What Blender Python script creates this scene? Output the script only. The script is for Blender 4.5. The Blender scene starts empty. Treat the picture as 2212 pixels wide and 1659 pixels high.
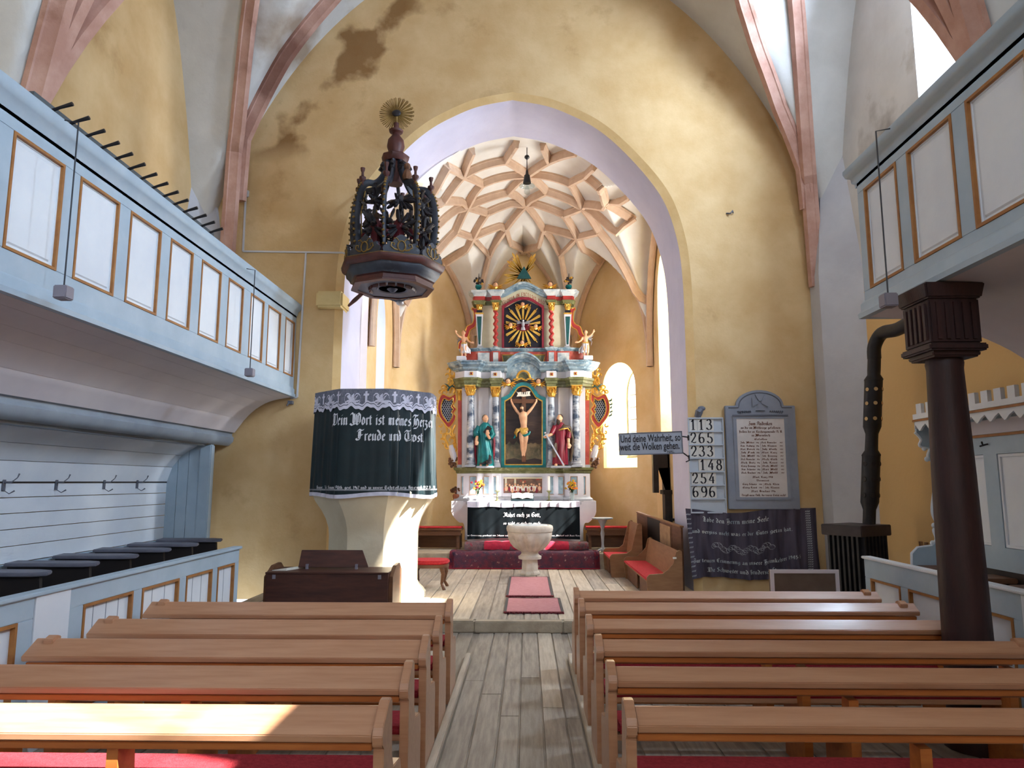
import bpy, bmesh, math, random
from math import sin, cos, pi, sqrt, atan2, radians, hypot
from mathutils import Vector as V, noise as mn
random.seed(11)
sc = bpy.context.scene
col = sc.collection
# ---------------------------------------------------------------- camera, world, sun, lamps, exposure
F, CX, CY, EYE = 1530.0, 1106.0, 829.5, 1.75
PITCH = math.atan(211 / F)
YAW = math.atan(32 / F * cos(PITCH))
cd = bpy.data.cameras.new('camera')
cd.sensor_width = 36
cd.lens = F / 2212 * 36
cd.clip_start = .05
cam = bpy.data.objects.new('camera', cd)
cam.location = (0, 0, EYE)
cam.rotation_euler = (pi / 2 + PITCH, 0, YAW)
col.objects.link(cam)
sc.camera = cam
sc.view_settings.view_transform = 'Standard'
sc.view_settings.look = 'None'
sc.view_settings.gamma = 1
sc.view_settings.use_curve_mapping = False
sc.view_settings.exposure = 0.0
w = bpy.data.worlds.new('sky')
sc.world = w
w.use_nodes = True
w.node_tree.nodes['Background'].inputs[0].default_value = (.74, .86, 1, 1)
w.node_tree.nodes['Background'].inputs[1].default_value = 3.0
SUN = V((-1, .34, -.96)).normalized()
sl = bpy.data.lights.new('sun', 'SUN')
sl.energy = 42
sl.angle = radians(.6)
sl.color = (1, .95, .86)
so = bpy.data.objects.new('sun', sl)
so.rotation_euler = SUN.to_track_quat('-Z', 'Y').to_euler()
so.location = (14, -2, 14)
col.objects.link(so)


def daylight(name, loc, aim, sx, sy, power, color=(.66, .81, 1)):
    l = bpy.data.lights.new(name, 'AREA')
    l.shape = 'RECTANGLE'
    l.size, l.size_y, l.energy, l.color = sx, sy, power, color
    o = bpy.data.objects.new(name, l)
    o.location = loc
    o.rotation_euler = V(aim).to_track_quat('-Z', 'Y').to_euler()
    col.objects.link(o)


# daylight entering through the windows (one lamp in each opening)
daylight('window_daylight', (5.43, 7.52, 7.9), (-1, 0, 0), 1.05, 2.4, 980)
daylight('window_daylight', (5.43, .82, 6.3), (-1, 0, 0), 1.05, 3.6, 760)
daylight('window_daylight', (5.43, -3.8, 6.3), (-1, 0, 0), 1.2, 3.8, 760)
daylight('window_daylight', (-.2, -6.15, 6.6), (0, 1, 0), 2.0, 4.2, 300)
daylight('window_daylight', (3.32, 13.35, 4.4), (-1, 0, 0), .8, 3.2, 400, (.98, .98, .96))
daylight('window_daylight', (2.57, 15.87, 3.2), (-.81, -.587, 0), .66, 2.1, 250, (.98, .98, .96))
daylight('window_daylight', (-3.48, 13.35, 4.0), (1, 0, 0), .64, 2.8, 70)

# ---------------------------------------------------------------- pixel-measured points at a known depth
fw = V((-sin(YAW) * cos(PITCH), cos(YAW) * cos(PITCH), sin(PITCH)))
rt = V((cos(YAW), sin(YAW), 0))
upv = rt.cross(fw)


def ray(px, py): return fw + rt * ((px - CX) / F) - upv * ((py - CY) / F)
def at(px, py, y): d = ray(px, py); return V((0, 0, EYE)) + d * (y / d.y)
def atx(px, py, x): d = ray(px, py); return V((0, 0, EYE)) + d * (x / d.x)
def atz(px, py, z): d = ray(px, py); return V((0, 0, EYE)) + d * ((z - EYE) / d.z)


# ---------------------------------------------------------------- materials
def lin(c):
    return tuple((x / 255 / 12.92 if x / 255 <= .04045 else ((x / 255 + .055) / 1.055) ** 2.4) for x in c) + (1,)


MATS = {}


def mat(name, rgb, rough=.6, rgb2=None, scale=4, amount=1.0, bump=0.0, bscale=30, metal=0.0, stretch=(1, 1, 1), spec=.4,
        coat=0, lo=.35, hi=.65, rgb3=None, scale3=1.0, lo3=.55, hi3=.7, trans=0, wave=None, detail=6):
    m = bpy.data.materials.new(name)
    m.use_nodes = True
    nt = m.node_tree
    N, L = nt.nodes, nt.links
    b = N['Principled BSDF']
    b.inputs['Roughness'].default_value = rough
    b.inputs['Metallic'].default_value = metal
    b.inputs['Specular IOR Level'].default_value = spec
    b.inputs['Coat Weight'].default_value = coat
    b.inputs['Coat Roughness'].default_value = .15
    b.inputs['Transmission Weight'].default_value = trans
    b.inputs['Base Color'].default_value = lin(rgb)
    tc = N.new('ShaderNodeTexCoord')
    mp = N.new('ShaderNodeMapping')
    mp.inputs['Scale'].default_value = stretch
    L.new(tc.outputs['Object'], mp.inputs['Vector'])

    def noise(s, d=6):
        t = N.new('ShaderNodeTexNoise')
        t.inputs['Scale'].default_value = s
        t.inputs['Detail'].default_value = d
        t.inputs['Roughness'].default_value = .6
        L.new(mp.outputs[0], t.inputs['Vector'])
        return t

    def ramp(src, a, z):
        r = N.new('ShaderNodeMapRange')
        r.inputs['From Min'].default_value, r.inputs['From Max'].default_value = a, z
        L.new(src, r.inputs['Value'])
        return r.outputs[0]

    def mix(fac, A, B):
        x = N.new('ShaderNodeMix')
        x.data_type = 'RGBA'
        L.new(fac, x.inputs['Factor'])
        for s, k in ((A, 6), (B, 7)):
            if isinstance(s, tuple): x.inputs[k].default_value = s
            else: L.new(s, x.inputs[k])
        return x.outputs[2]
    c = None
    if rgb2:
        if wave:
            t = N.new('ShaderNodeTexWave')
            t.inputs['Scale'].default_value, t.inputs['Distortion'].default_value, t.inputs['Detail'].default_value = wave
            t.bands_direction = 'Z'
            L.new(mp.outputs[0], t.inputs['Vector'])
            f = ramp(t.outputs['Fac'], lo, hi)
        else:
            f = ramp(noise(scale, detail).outputs['Fac'], lo, hi)
        c = mix(f, lin(rgb), lin(rgb2))
        if rgb3:
            c = mix(ramp(noise(scale3, 7).outputs['Fac'], lo3, hi3), c, lin(rgb3))
        L.new(c, b.inputs['Base Color'])
    if bump:
        bp = N.new('ShaderNodeBump')
        bp.inputs['Strength'].default_value = bump
        bp.inputs['Distance'].default_value = .02
        L.new(noise(bscale).outputs['Fac'], bp.inputs['Height'])
        L.new(bp.outputs[0], b.inputs['Normal'])
    MATS[name] = m
    return m


mat('plaster_yellow', (218, 186, 138), .85, (202, 166, 114), 1.3, bump=.25, bscale=14, rgb3=(150, 108, 52), scale3=.9, lo3=.62, hi3=.85)
mat('plaster_chancel', (226, 196, 148), .85, (214, 178, 122), 1.5, bump=.2, bscale=14, rgb3=(232, 200, 140), scale3=1.1, lo3=.58, hi3=.8)
mat('plaster_pale', (226, 204, 150), .85, (214, 188, 128), 2, bump=.2, bscale=16)
mat('plaster_band', (228, 194, 138), .85, (214, 176, 118), 2, bump=.2, bscale=16)
mat('plaster_lavender', (206, 204, 222), .85, (196, 194, 214), 1.5, bump=.2, bscale=10)
mat('plaster_white', (214, 212, 208), .85, (200, 198, 194), 1.2, bump=.25, bscale=12, rgb3=(150, 136, 112), scale3=.8, lo3=.62, hi3=.8)
mat('plaster_web', (234, 230, 222), .85, (224, 218, 208), 2, bump=.1, bscale=16)
mat('figure_red', (104, 32, 40), .5, (76, 26, 34), 8)
mat('plaster_grey', (196, 196, 200), .85, (182, 182, 188), 1.4, bump=.25, bscale=12, rgb3=(140, 132, 118), scale3=.9, lo3=.64, hi3=.8)
mat('stone_rib', (216, 188, 162), .8, (204, 172, 146), 5, bump=.2, bscale=30)
mat('nave_rib', (198, 158, 142), .8, (176, 132, 116), 3, bump=.25, bscale=20, rgb3=(138, 92, 72), scale3=1.3, lo3=.6, hi3=.75)
mat('stain', (132, 92, 40), .9, (168, 124, 62), 6)
mat('floor_wood', (178, 166, 150), .55, (146, 134, 120), 3, bump=.25, bscale=40, stretch=(9, .7, 1), rgb3=(116, 104, 92), scale3=1.2, lo3=.55, hi3=.8)
mat('floor_wood_light', (206, 192, 172), .55, (180, 164, 142), 3, bump=.2, bscale=40, stretch=(9, .7, 1), rgb3=(150, 134, 114), scale3=1.2, lo3=.6, hi3=.8)
mat('floor_wood_b', (160, 148, 134), .55, (134, 122, 108), 3, bump=.25, bscale=40, stretch=(9, .7, 1), rgb3=(104, 94, 82), scale3=1.2, lo3=.55, hi3=.8)
mat('step_stone', (186, 172, 150), .8, (160, 146, 126), 5, bump=.3)
mat('bench_wood', (190, 142, 108), .34, (174, 124, 90), 3, bump=.05, bscale=60, stretch=(.6, 8, 8), spec=.5, coat=.25)
mat('bench_edge', (186, 110, 52), .4, (166, 92, 42), 3, stretch=(.6, 8, 8))
mat('wood_dark', (84, 48, 38), .5, (64, 36, 30), 3, stretch=(1, 1, 7), spec=.4)
mat('wood_column', (58, 32, 30), .5, (42, 24, 24), 5, stretch=(3, 3, .5), bump=.15, bscale=25)
mat('wood_brown', (112, 74, 50), .5, (92, 58, 38), 3, stretch=(1, 1, 6))
mat('wood_pew', (150, 108, 74), .5, (132, 92, 60), 3, stretch=(1, 1, 6))
mat('wood_black', (38, 30, 28), .55, (28, 22, 22), 3)
mat('red_cushion', (176, 46, 56), .95, (150, 32, 44), 40, bump=.6, bscale=120)
mat('red_bright', (206, 54, 58), .95, (176, 38, 48), 30, bump=.5, bscale=100)
mat('paint_blue', (170, 186, 198), .5, (158, 176, 190), 3, bump=.05, bscale=30)
mat('paint_white', (222, 226, 230), .5, (212, 217, 224), 2, bump=.05, bscale=30)
mat('paint_grey', (150, 158, 166), .55, (136, 144, 154), 3)
mat('paint_soffit', (214, 206, 208), .6, (204, 196, 200), 1.5)
mat('line_orange', (164, 112, 58), .5, (146, 94, 48), 8)
mat('iron', (46, 44, 46), .5, (36, 34, 36), 8, metal=.3)
mat('iron_brown', (62, 52, 54), .5, (50, 42, 44), 8, metal=.2)
mat('wire', (40, 40, 46), .5)
mat('box_grey', (132, 126, 136), .5)
mat('ledge_grey', (112, 112, 124), .5, (92, 92, 104), 3)
mat('conduit', (206, 204, 206), .5)
mat('cloth_green', (20, 40, 44), .5, (14, 30, 34), 5, spec=.4, bump=.05)
mat('cloth_black', (14, 22, 26), .8, (10, 16, 20), 5, spec=.12)
mat('cloth_purple', (84, 76, 90), .7, (54, 46, 58), 3, stretch=(3, 1, .3))
mat('lace', (224, 220, 232), .9, (210, 206, 220), 20)
mat('lace_net', (128, 128, 140), .95, (100, 102, 114), 60)
mat('letter_white', (222, 222, 226), .8)
mat('letter_black', (34, 30, 36), .8)
mat('letter_brown', (110, 72, 54), .8)
mat('letter_red', (150, 84, 60), .8)
mat('gold', (236, 190, 92), .3, (206, 150, 56), 8, metal=.7, bump=.2, bscale=40)
mat('gold_matte', (206, 166, 84), .5, (180, 136, 56), 8, metal=.3)
mat('marble_blue', (136, 156, 166), .35, (76, 102, 118), 5, bump=.02, lo=.42, hi=.62, rgb3=(190, 198, 196), scale3=7, lo3=.5, hi3=.66)
mat('marble_pale', (190, 196, 196), .35, (120, 136, 146), 5, lo=.45, hi=.65, rgb3=(214, 210, 202), scale3=6, lo3=.5, hi3=.7)
mat('marble_column', (164, 170, 178), .3, (56, 70, 90), 3.6, lo=.44, hi=.56, stretch=(1, 1, 1.6), rgb3=(206, 202, 198), scale3=4, lo3=.52, hi3=.66)
mat('marble_olive', (112, 112, 70), .4, (84, 84, 48), 7, rgb3=(146, 146, 112), scale3=9, lo3=.55, hi3=.7)
mat('marble_red', (190, 84, 66), .4, (160, 60, 50), 5, rgb3=(210, 130, 110), scale3=6, lo3=.58, hi3=.72)
mat('marble_cream', (206, 198, 172), .45, (190, 182, 152), 4)
mat('altar_white', (214, 212, 216), .5, (204, 202, 208), 4)
mat('altar_grey', (170, 172, 176), .5, (150, 152, 158), 5)
mat('altar_red', (176, 56, 48), .45, (150, 42, 40), 6)
mat('crimson', (142, 32, 48), .45, (112, 24, 38), 6)
mat('teal', (24, 124, 124), .3, (16, 96, 98), 9, metal=.25)
mat('teal_dark', (24, 84, 82), .4, (18, 66, 66), 9)
mat('navy', (26, 24, 40), .6, (20, 19, 32), 5)
mat('painting_dark', (66, 50, 46), .5, (38, 32, 34), 3, stretch=(.6, 1, 3), rgb3=(96, 76, 62), scale3=2.4, lo3=.55, hi3=.8)
mat('painting_land', (130, 110, 84), .5, (84, 82, 62), 6, rgb3=(60, 62, 48), scale3=5, lo3=.5, hi3=.7)
mat('painting_supper', (128, 96, 76), .5, (84, 66, 58), 9, rgb3=(170, 60, 44), scale3=11, lo3=.58, hi3=.64)
mat('painting_window', (150, 170, 180), .5, (110, 134, 142), 8)
mat('flesh', (222, 174, 136), .5, (206, 152, 114), 8)
mat('hair', (74, 50, 36), .7, (54, 36, 28), 20)
mat('grey_hair', (122, 102, 84), .7, (96, 80, 66), 20)
mat('robe_red', (130, 26, 46), .4, (104, 18, 36), 6, stretch=(3, 3, .6))
mat('robe_brown', (92, 74, 54), .5, (64, 52, 44), 6)
mat('silver', (190, 192, 200), .35, (160, 162, 172), 10, metal=.4)
mat('canopy_red', (92, 48, 42), .5, (66, 36, 34), 5, bump=.1)
mat('canopy_blue', (58, 62, 72), .5, (38, 40, 48), 4, bump=.1, rgb3=(96, 104, 108), scale3=5, lo3=.6, hi3=.76)
mat('canopy_under', (96, 100, 120), .6, (78, 82, 100), 4)
mat('canopy_dark', (46, 42, 46), .5, (32, 30, 34), 8, rgb3=(84, 66, 46), scale3=9, lo3=.55, hi3=.7)
mat('canopy_gold', (150, 120, 60), .45, (110, 84, 44), 10, metal=.3)
mat('leaf_green', (58, 82, 40), .7, (40, 62, 30), 15)
mat('flower_yellow', (226, 184, 40), .7)
mat('flower_orange', (214, 120, 40), .7)
mat('dry_flowers', (128, 88, 60), .8, (90, 60, 44), 12)
mat('font_stone', (214, 204, 190), .75, (190, 178, 162), 4, bump=.35, bscale=22, rgb3=(150, 132, 118), scale3=3, lo3=.6, hi3=.78)
mat('candle', (236, 232, 222), .5)
mat('paper', (232, 228, 214), .7, (220, 214, 198), 10)
mat('rug_red', (122, 34, 50), .95, (92, 26, 44), 12, bump=.3, bscale=60, rgb3=(52, 40, 64), scale3=9, lo3=.52, hi3=.6)
mat('rug_field', (166, 30, 54), .95, (140, 22, 46), 14, bump=.3, bscale=60)
mat('rug_dark', (58, 40, 56), .95, (96, 38, 52), 11, bump=.3, bscale=60, rgb3=(150, 120, 112), scale3=16, lo3=.62, hi3=.68)
mat('rug_pale', (112, 86, 84), .95, (78, 56, 64), 14, bump=.3, bscale=60, rgb3=(128, 40, 54), scale3=17, lo3=.56, hi3=.62)
mat('runner_pink', (198, 140, 142), .95, (182, 120, 126), 18, bump=.3, bscale=80, stretch=(1, 3, 1))
mat('runner_edge', (84, 78, 76), .95)
mat('runner_fringe', (112, 34, 46), .95)
mat('memorial_grey', (146, 150, 160), .6, (132, 136, 148), 3, bump=.08)
mat('memorial_dark', (96, 98, 108), .6)
mat('memorial_panel', (220, 210, 204), .6, (208, 198, 192), 4)
mat('board_grey', (190, 196, 204), .6, (180, 187, 196), 4)
mat('tile_cream', (218, 212, 204), .6, (208, 202, 192), 6)
mat('sign_grey', (156, 160, 170), .5, (146, 150, 160), 3)
mat('screen_brown', (104, 88, 74), .7, (92, 76, 64), 6)
mat('poster', (176, 140, 104), .7, (150, 116, 86), 8)
mat('lamp_black', (26, 26, 28), .4)
mat('pulpit_plaster', (232, 220, 192), .8, (222, 208, 178), 2, bump=.2, bscale=14)
mat('terracotta', (150, 88, 60), .8, (120, 70, 50), 10)
mat('glass_vase', (200, 214, 210), .1, trans=.6)


# the right wall is yellow below and limewashed white above
m = MATS['plaster_white'].copy()
MATS['plaster_right'] = m
N_, L_ = m.node_tree.nodes, m.node_tree.links
b_ = N_['Principled BSDF']
s_ = b_.inputs['Base Color'].links[0].from_socket
t_ = N_.new('ShaderNodeTexCoord')
x_ = N_.new('ShaderNodeSeparateXYZ')
L_.new(t_.outputs['Object'], x_.inputs[0])
r_ = N_.new('ShaderNodeMapRange')
r_.inputs['From Min'].default_value, r_.inputs['From Max'].default_value = 4.5, 4.9
L_.new(x_.outputs['Z'], r_.inputs['Value'])
q_ = N_.new('ShaderNodeMix')
q_.data_type = 'RGBA'
q_.inputs[6].default_value = lin((216, 176, 116))
L_.new(r_.outputs[0], q_.inputs['Factor'])
L_.new(s_, q_.inputs[7])
L_.new(q_.outputs[2], b_.inputs['Base Color'])


def glass(name, tint):
    m = bpy.data.materials.new(name)
    m.use_nodes = True
    nt = m.node_tree
    nt.nodes.remove(nt.nodes['Principled BSDF'])
    t = nt.nodes.new('ShaderNodeBsdfTransparent')
    t.inputs[0].default_value = tint
    g = nt.nodes.new('ShaderNodeBsdfGlossy')
    g.inputs['Roughness'].default_value = .05
    x = nt.nodes.new('ShaderNodeMixShader')
    x.inputs[0].default_value = .06
    nt.links.new(t.outputs[0], x.inputs[1])
    nt.links.new(g.outputs[0], x.inputs[2])
    nt.links.new(x.outputs[0], nt.nodes['Material Output'].inputs[0])
    MATS[name] = m


glass('window_glass', (.95, .97, 1, 1))
glass('lamp_glass', (.86, .9, .9, 1))


# ---------------------------------------------------------------- mesh helpers
class MB:
    def __init__(s): s.v, s.f = [], []

    def add(s, vs, fs):
        o = len(s.v)
        s.v += [tuple(p) for p in vs]
        s.f += [tuple(i + o for i in f) for f in fs]
        return s

    def hexa(s, p): return s.add(p, [(0, 3, 2, 1), (4, 5, 6, 7), (0, 1, 5, 4), (1, 2, 6, 5), (2, 3, 7, 6), (3, 0, 4, 7)])

    def box(s, x0, x1, y0, y1, z0, z1):
        return s.hexa([(x0, y0, z0), (x1, y0, z0), (x1, y1, z0), (x0, y1, z0), (x0, y0, z1), (x1, y0, z1), (x1, y1, z1), (x0, y1, z1)])

    def bar(s, p, q, wd, ht, up=(0, 0, 1)):
        p, q, up = V(p), V(q), V(up)
        t = (q - p).normalized()
        a = t.cross(up)
        if a.length < 1e-4: a = t.cross(V((0, 1, 0)))
        a.normalize()
        b = a.cross(t)
        a *= wd / 2
        b *= ht / 2
        return s.hexa([p - a - b, p + a - b, q + a - b, q - a - b, p - a + b, p + a + b, q + a + b, q - a + b])

    def tube(s, pts, r, n=8, fl=1.0, up=None):
        pts = [V(p) for p in pts]
        rs = r if isinstance(r, (list, tuple)) else [r] * len(pts)
        vs = []
        prev = V(up) if up else None
        for i, p in enumerate(pts):
            t = (pts[min(i + 1, len(pts) - 1)] - pts[max(i - 1, 0)])
            t = t.normalized() if t.length > 1e-9 else V((0, 0, 1))
            if prev is None:
                prev = t.orthogonal()
            a = prev - t * prev.dot(t)
            a = a.normalized() if a.length > 1e-6 else t.orthogonal().normalized()
            prev = a
            b = t.cross(a)
            for k in range(n):
                an = 2 * pi * k / n
                vs.append(p + a * (cos(an) * rs[i]) + b * (sin(an) * rs[i] * fl))
        m = len(pts)
        fs = [(i * n + k, i * n + (k + 1) % n, (i + 1) * n + (k + 1) % n, (i + 1) * n + k) for i in range(m - 1) for k in range(n)]
        fs += [tuple(range(n - 1, -1, -1)), tuple((m - 1) * n + k for k in range(n))]
        return s.add(vs, fs)

    def lathe(s, c, prof, n=16, rot=0, sx=1, sy=1, fn=None):
        vs = []
        for (r, z) in prof:
            for k in range(n):
                a = rot + 2 * pi * k / n
                rr = r * (fn(a, z) if fn else 1)
                vs.append((c[0] + rr * cos(a) * sx, c[1] + rr * sin(a) * sy, c[2] + z))
        m = len(prof)
        fs = [(i * n + k, i * n + (k + 1) % n, (i + 1) * n + (k + 1) % n, (i + 1) * n + k) for i in range(m - 1) for k in range(n)]
        fs += [tuple(range(n - 1, -1, -1)), tuple((m - 1) * n + k for k in range(n))]
        return s.add(vs, fs)

    def ell(s, c, rx, ry, rz, n=12, m=8):
        return s.lathe(c, [(sin(pi * (i + .02) / (m + .04)), -rz * cos(pi * (i + .02) / (m + .04))) for i in range(m + 1)], n, 0, rx, ry)

    def prism(s, poly, mapf, d0, d1):
        n = len(poly)
        vs = [mapf(u, v, d0) for u, v in poly] + [mapf(u, v, d1) for u, v in poly]
        fs = [tuple(range(n)), tuple(range(2 * n - 1, n - 1, -1))] + [(i, (i + 1) % n, n + (i + 1) % n, n + i) for i in range(n)]
        return s.add(vs, fs)

    def ring(s, outer, inner, mapf, d0, d1):
        n = len(outer)
        vs = [mapf(*p, d0) for p in outer] + [mapf(*p, d0) for p in inner] + [mapf(*p, d1) for p in outer] + [mapf(*p, d1) for p in inner]
        fs = []
        for i in range(n):
            j = (i + 1) % n
            fs += [(i, j, n + j, n + i), (2 * n + i, 2 * n + j, j, i), (2 * n + j, 2 * n + i, 3 * n + i, 3 * n + j), (n + i, n + j, 3 * n + j, 3 * n + i)]
        return s.add(vs, fs)

    def grid(s, nu, nv, f, keep=None):
        vs = [f(i / nu, j / nv) for j in range(nv + 1) for i in range(nu + 1)]
        fs = []
        for j in range(nv):
            for i in range(nu):
                a = j * (nu + 1) + i
                q = (a, a + 1, a + nu + 2, a + nu + 1)
                if keep is None or any(keep(vs[k]) for k in q):
                    fs.append(q)
        return s.add(vs, fs)

    def plan(s, path, prof, closed=False):
        """a moulding: profile [(out, z)] run along a plan polyline; out is to the right of the direction of travel"""
        n = len(path)
        vs = []
        for i in range(n):
            p = V((path[i][0], path[i][1]))
            ns = []
            for a, b in ((i - 1, i), (i, i + 1)):
                if closed or (a >= 0 and b < n):
                    d = V(path[b % n][:2]) - V(path[a % n][:2])
                    ns.append(V((d.y, -d.x)).normalized())
            m = sum(ns, V((0, 0)))
            m = m / max(m.dot(ns[0]), .3)
            for o, z in prof:
                vs.append((p.x + m.x * o, p.y + m.y * o, z))
        k = len(prof)
        fs = []
        for i in range(n if closed else n - 1):
            j = (i + 1) % n
            fs += [(i * k + t, i * k + (t + 1) % k, j * k + (t + 1) % k, j * k + t) for t in range(k)]
        if not closed:
            fs += [tuple(range(k)), tuple((n - 1) * k + t for t in range(k - 1, -1, -1))]
        return s.add(vs, fs)


def wloc(o):
    p = V((0, 0, 0))
    while o:
        p += o.location
        o = o.parent
    return p


def obj(name, mb, m, parent=None, smooth=35, label=None, bevel=0, kind=None, solid=0, remesh=0, sub=0, weld=False):
    me = bpy.data.meshes.new(name)
    off = wloc(parent)
    me.from_pydata([(x - off.x, y - off.y, z - off.z) for x, y, z in mb.v], [], mb.f)
    bm = bmesh.new()
    bm.from_mesh(me)
    if weld: bmesh.ops.remove_doubles(bm, verts=bm.verts, dist=1e-5)
    bmesh.ops.recalc_face_normals(bm, faces=bm.faces)
    if bevel:
        es = [e for e in bm.edges if len(e.link_faces) == 2 and e.calc_face_angle(0) > .6]
        bmesh.ops.bevel(bm, geom=es, offset=bevel, segments=2, affect='EDGES', clamp_overlap=True)
    bm.to_mesh(me)
    bm.free()
    me.materials.append(MATS[m])
    o = bpy.data.objects.new(name, me)
    col.objects.link(o)
    o.parent = parent
    if remesh or solid or sub:
        if solid:
            q = o.modifiers.new('solid', 'SOLIDIFY')
            q.thickness, q.offset = solid, 0
        if remesh:
            q = o.modifiers.new('remesh', 'REMESH')
            q.mode, q.voxel_size = 'VOXEL', remesh
            q = o.modifiers.new('smooth', 'SMOOTH')
            q.iterations = 4
        if sub:
            q = o.modifiers.new('sub', 'SUBSURF')
            q.levels = q.render_levels = sub
        dg = bpy.context.evaluated_depsgraph_get()
        me2 = bpy.data.meshes.new_from_object(o.evaluated_get(dg))
        o.modifiers.clear()
        o.data = me2
        me = me2
        if not me.materials: me.materials.append(MATS[m])
    if smooth:
        me.polygons.foreach_set('use_smooth', [True] * len(me.polygons))
        me.set_sharp_from_angle(angle=radians(smooth if not remesh else 80))
    if label: o['label'] = label
    if kind: o['kind'] = kind
    return o


def tag(o, label, cat, group=None):
    o['label'], o['category'] = label, cat
    if group: o['group'] = group
    return o


def root(name, loc, label, cat, group=None):
    o = bpy.data.objects.new(name, None)
    o.empty_display_size = .1
    o.location = loc
    col.objects.link(o)
    return tag(o, label, cat, group)


def copy_tree(o, parent=None):
    c = o.copy()
    col.objects.link(c)
    c.parent = parent
    for ch in list(o.children): copy_tree(ch, c)
    return c


def struct(name, mb, m, parent=None, **k):
    o = obj(name, mb, m, parent, **k)
    if parent is None: o['kind'] = 'structure'
    return o


def smoothline(pts, n=6):
    """Catmull-Rom through the points"""
    pts = [V(p) for p in pts]
    out = []
    for i in range(len(pts) - 1):
        a, b, c, d = pts[max(i - 1, 0)], pts[i], pts[i + 1], pts[min(i + 2, len(pts) - 1)]
        for k in range(n):
            t = k / n
            out.append(.5 * ((2 * b) + (c - a) * t + (2 * a - 5 * b + 4 * c - d) * t * t + (3 * b - a - 3 * c + d) * t ** 3))
    out.append(pts[-1])
    return out


def arcpts(cx, cy, rx, ry, a0, a1, n=10):
    return [(cx + rx * cos(radians(a0 + (a1 - a0) * i / n)), cy + ry * sin(radians(a0 + (a1 - a0) * i / n))) for i in range(n + 1)]
# ---------------------------------------------------------------- lettering: broad-nib pen strokes and plain type
X4 = 4.0


def mi(x, a=X4, b=0): return [(x - .35, a - .35), (x, a - .1), (x + .05, a - .5), (x + .05, b + .5), (x + .25, b + .1), (x + .6, b + .35)]


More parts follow.
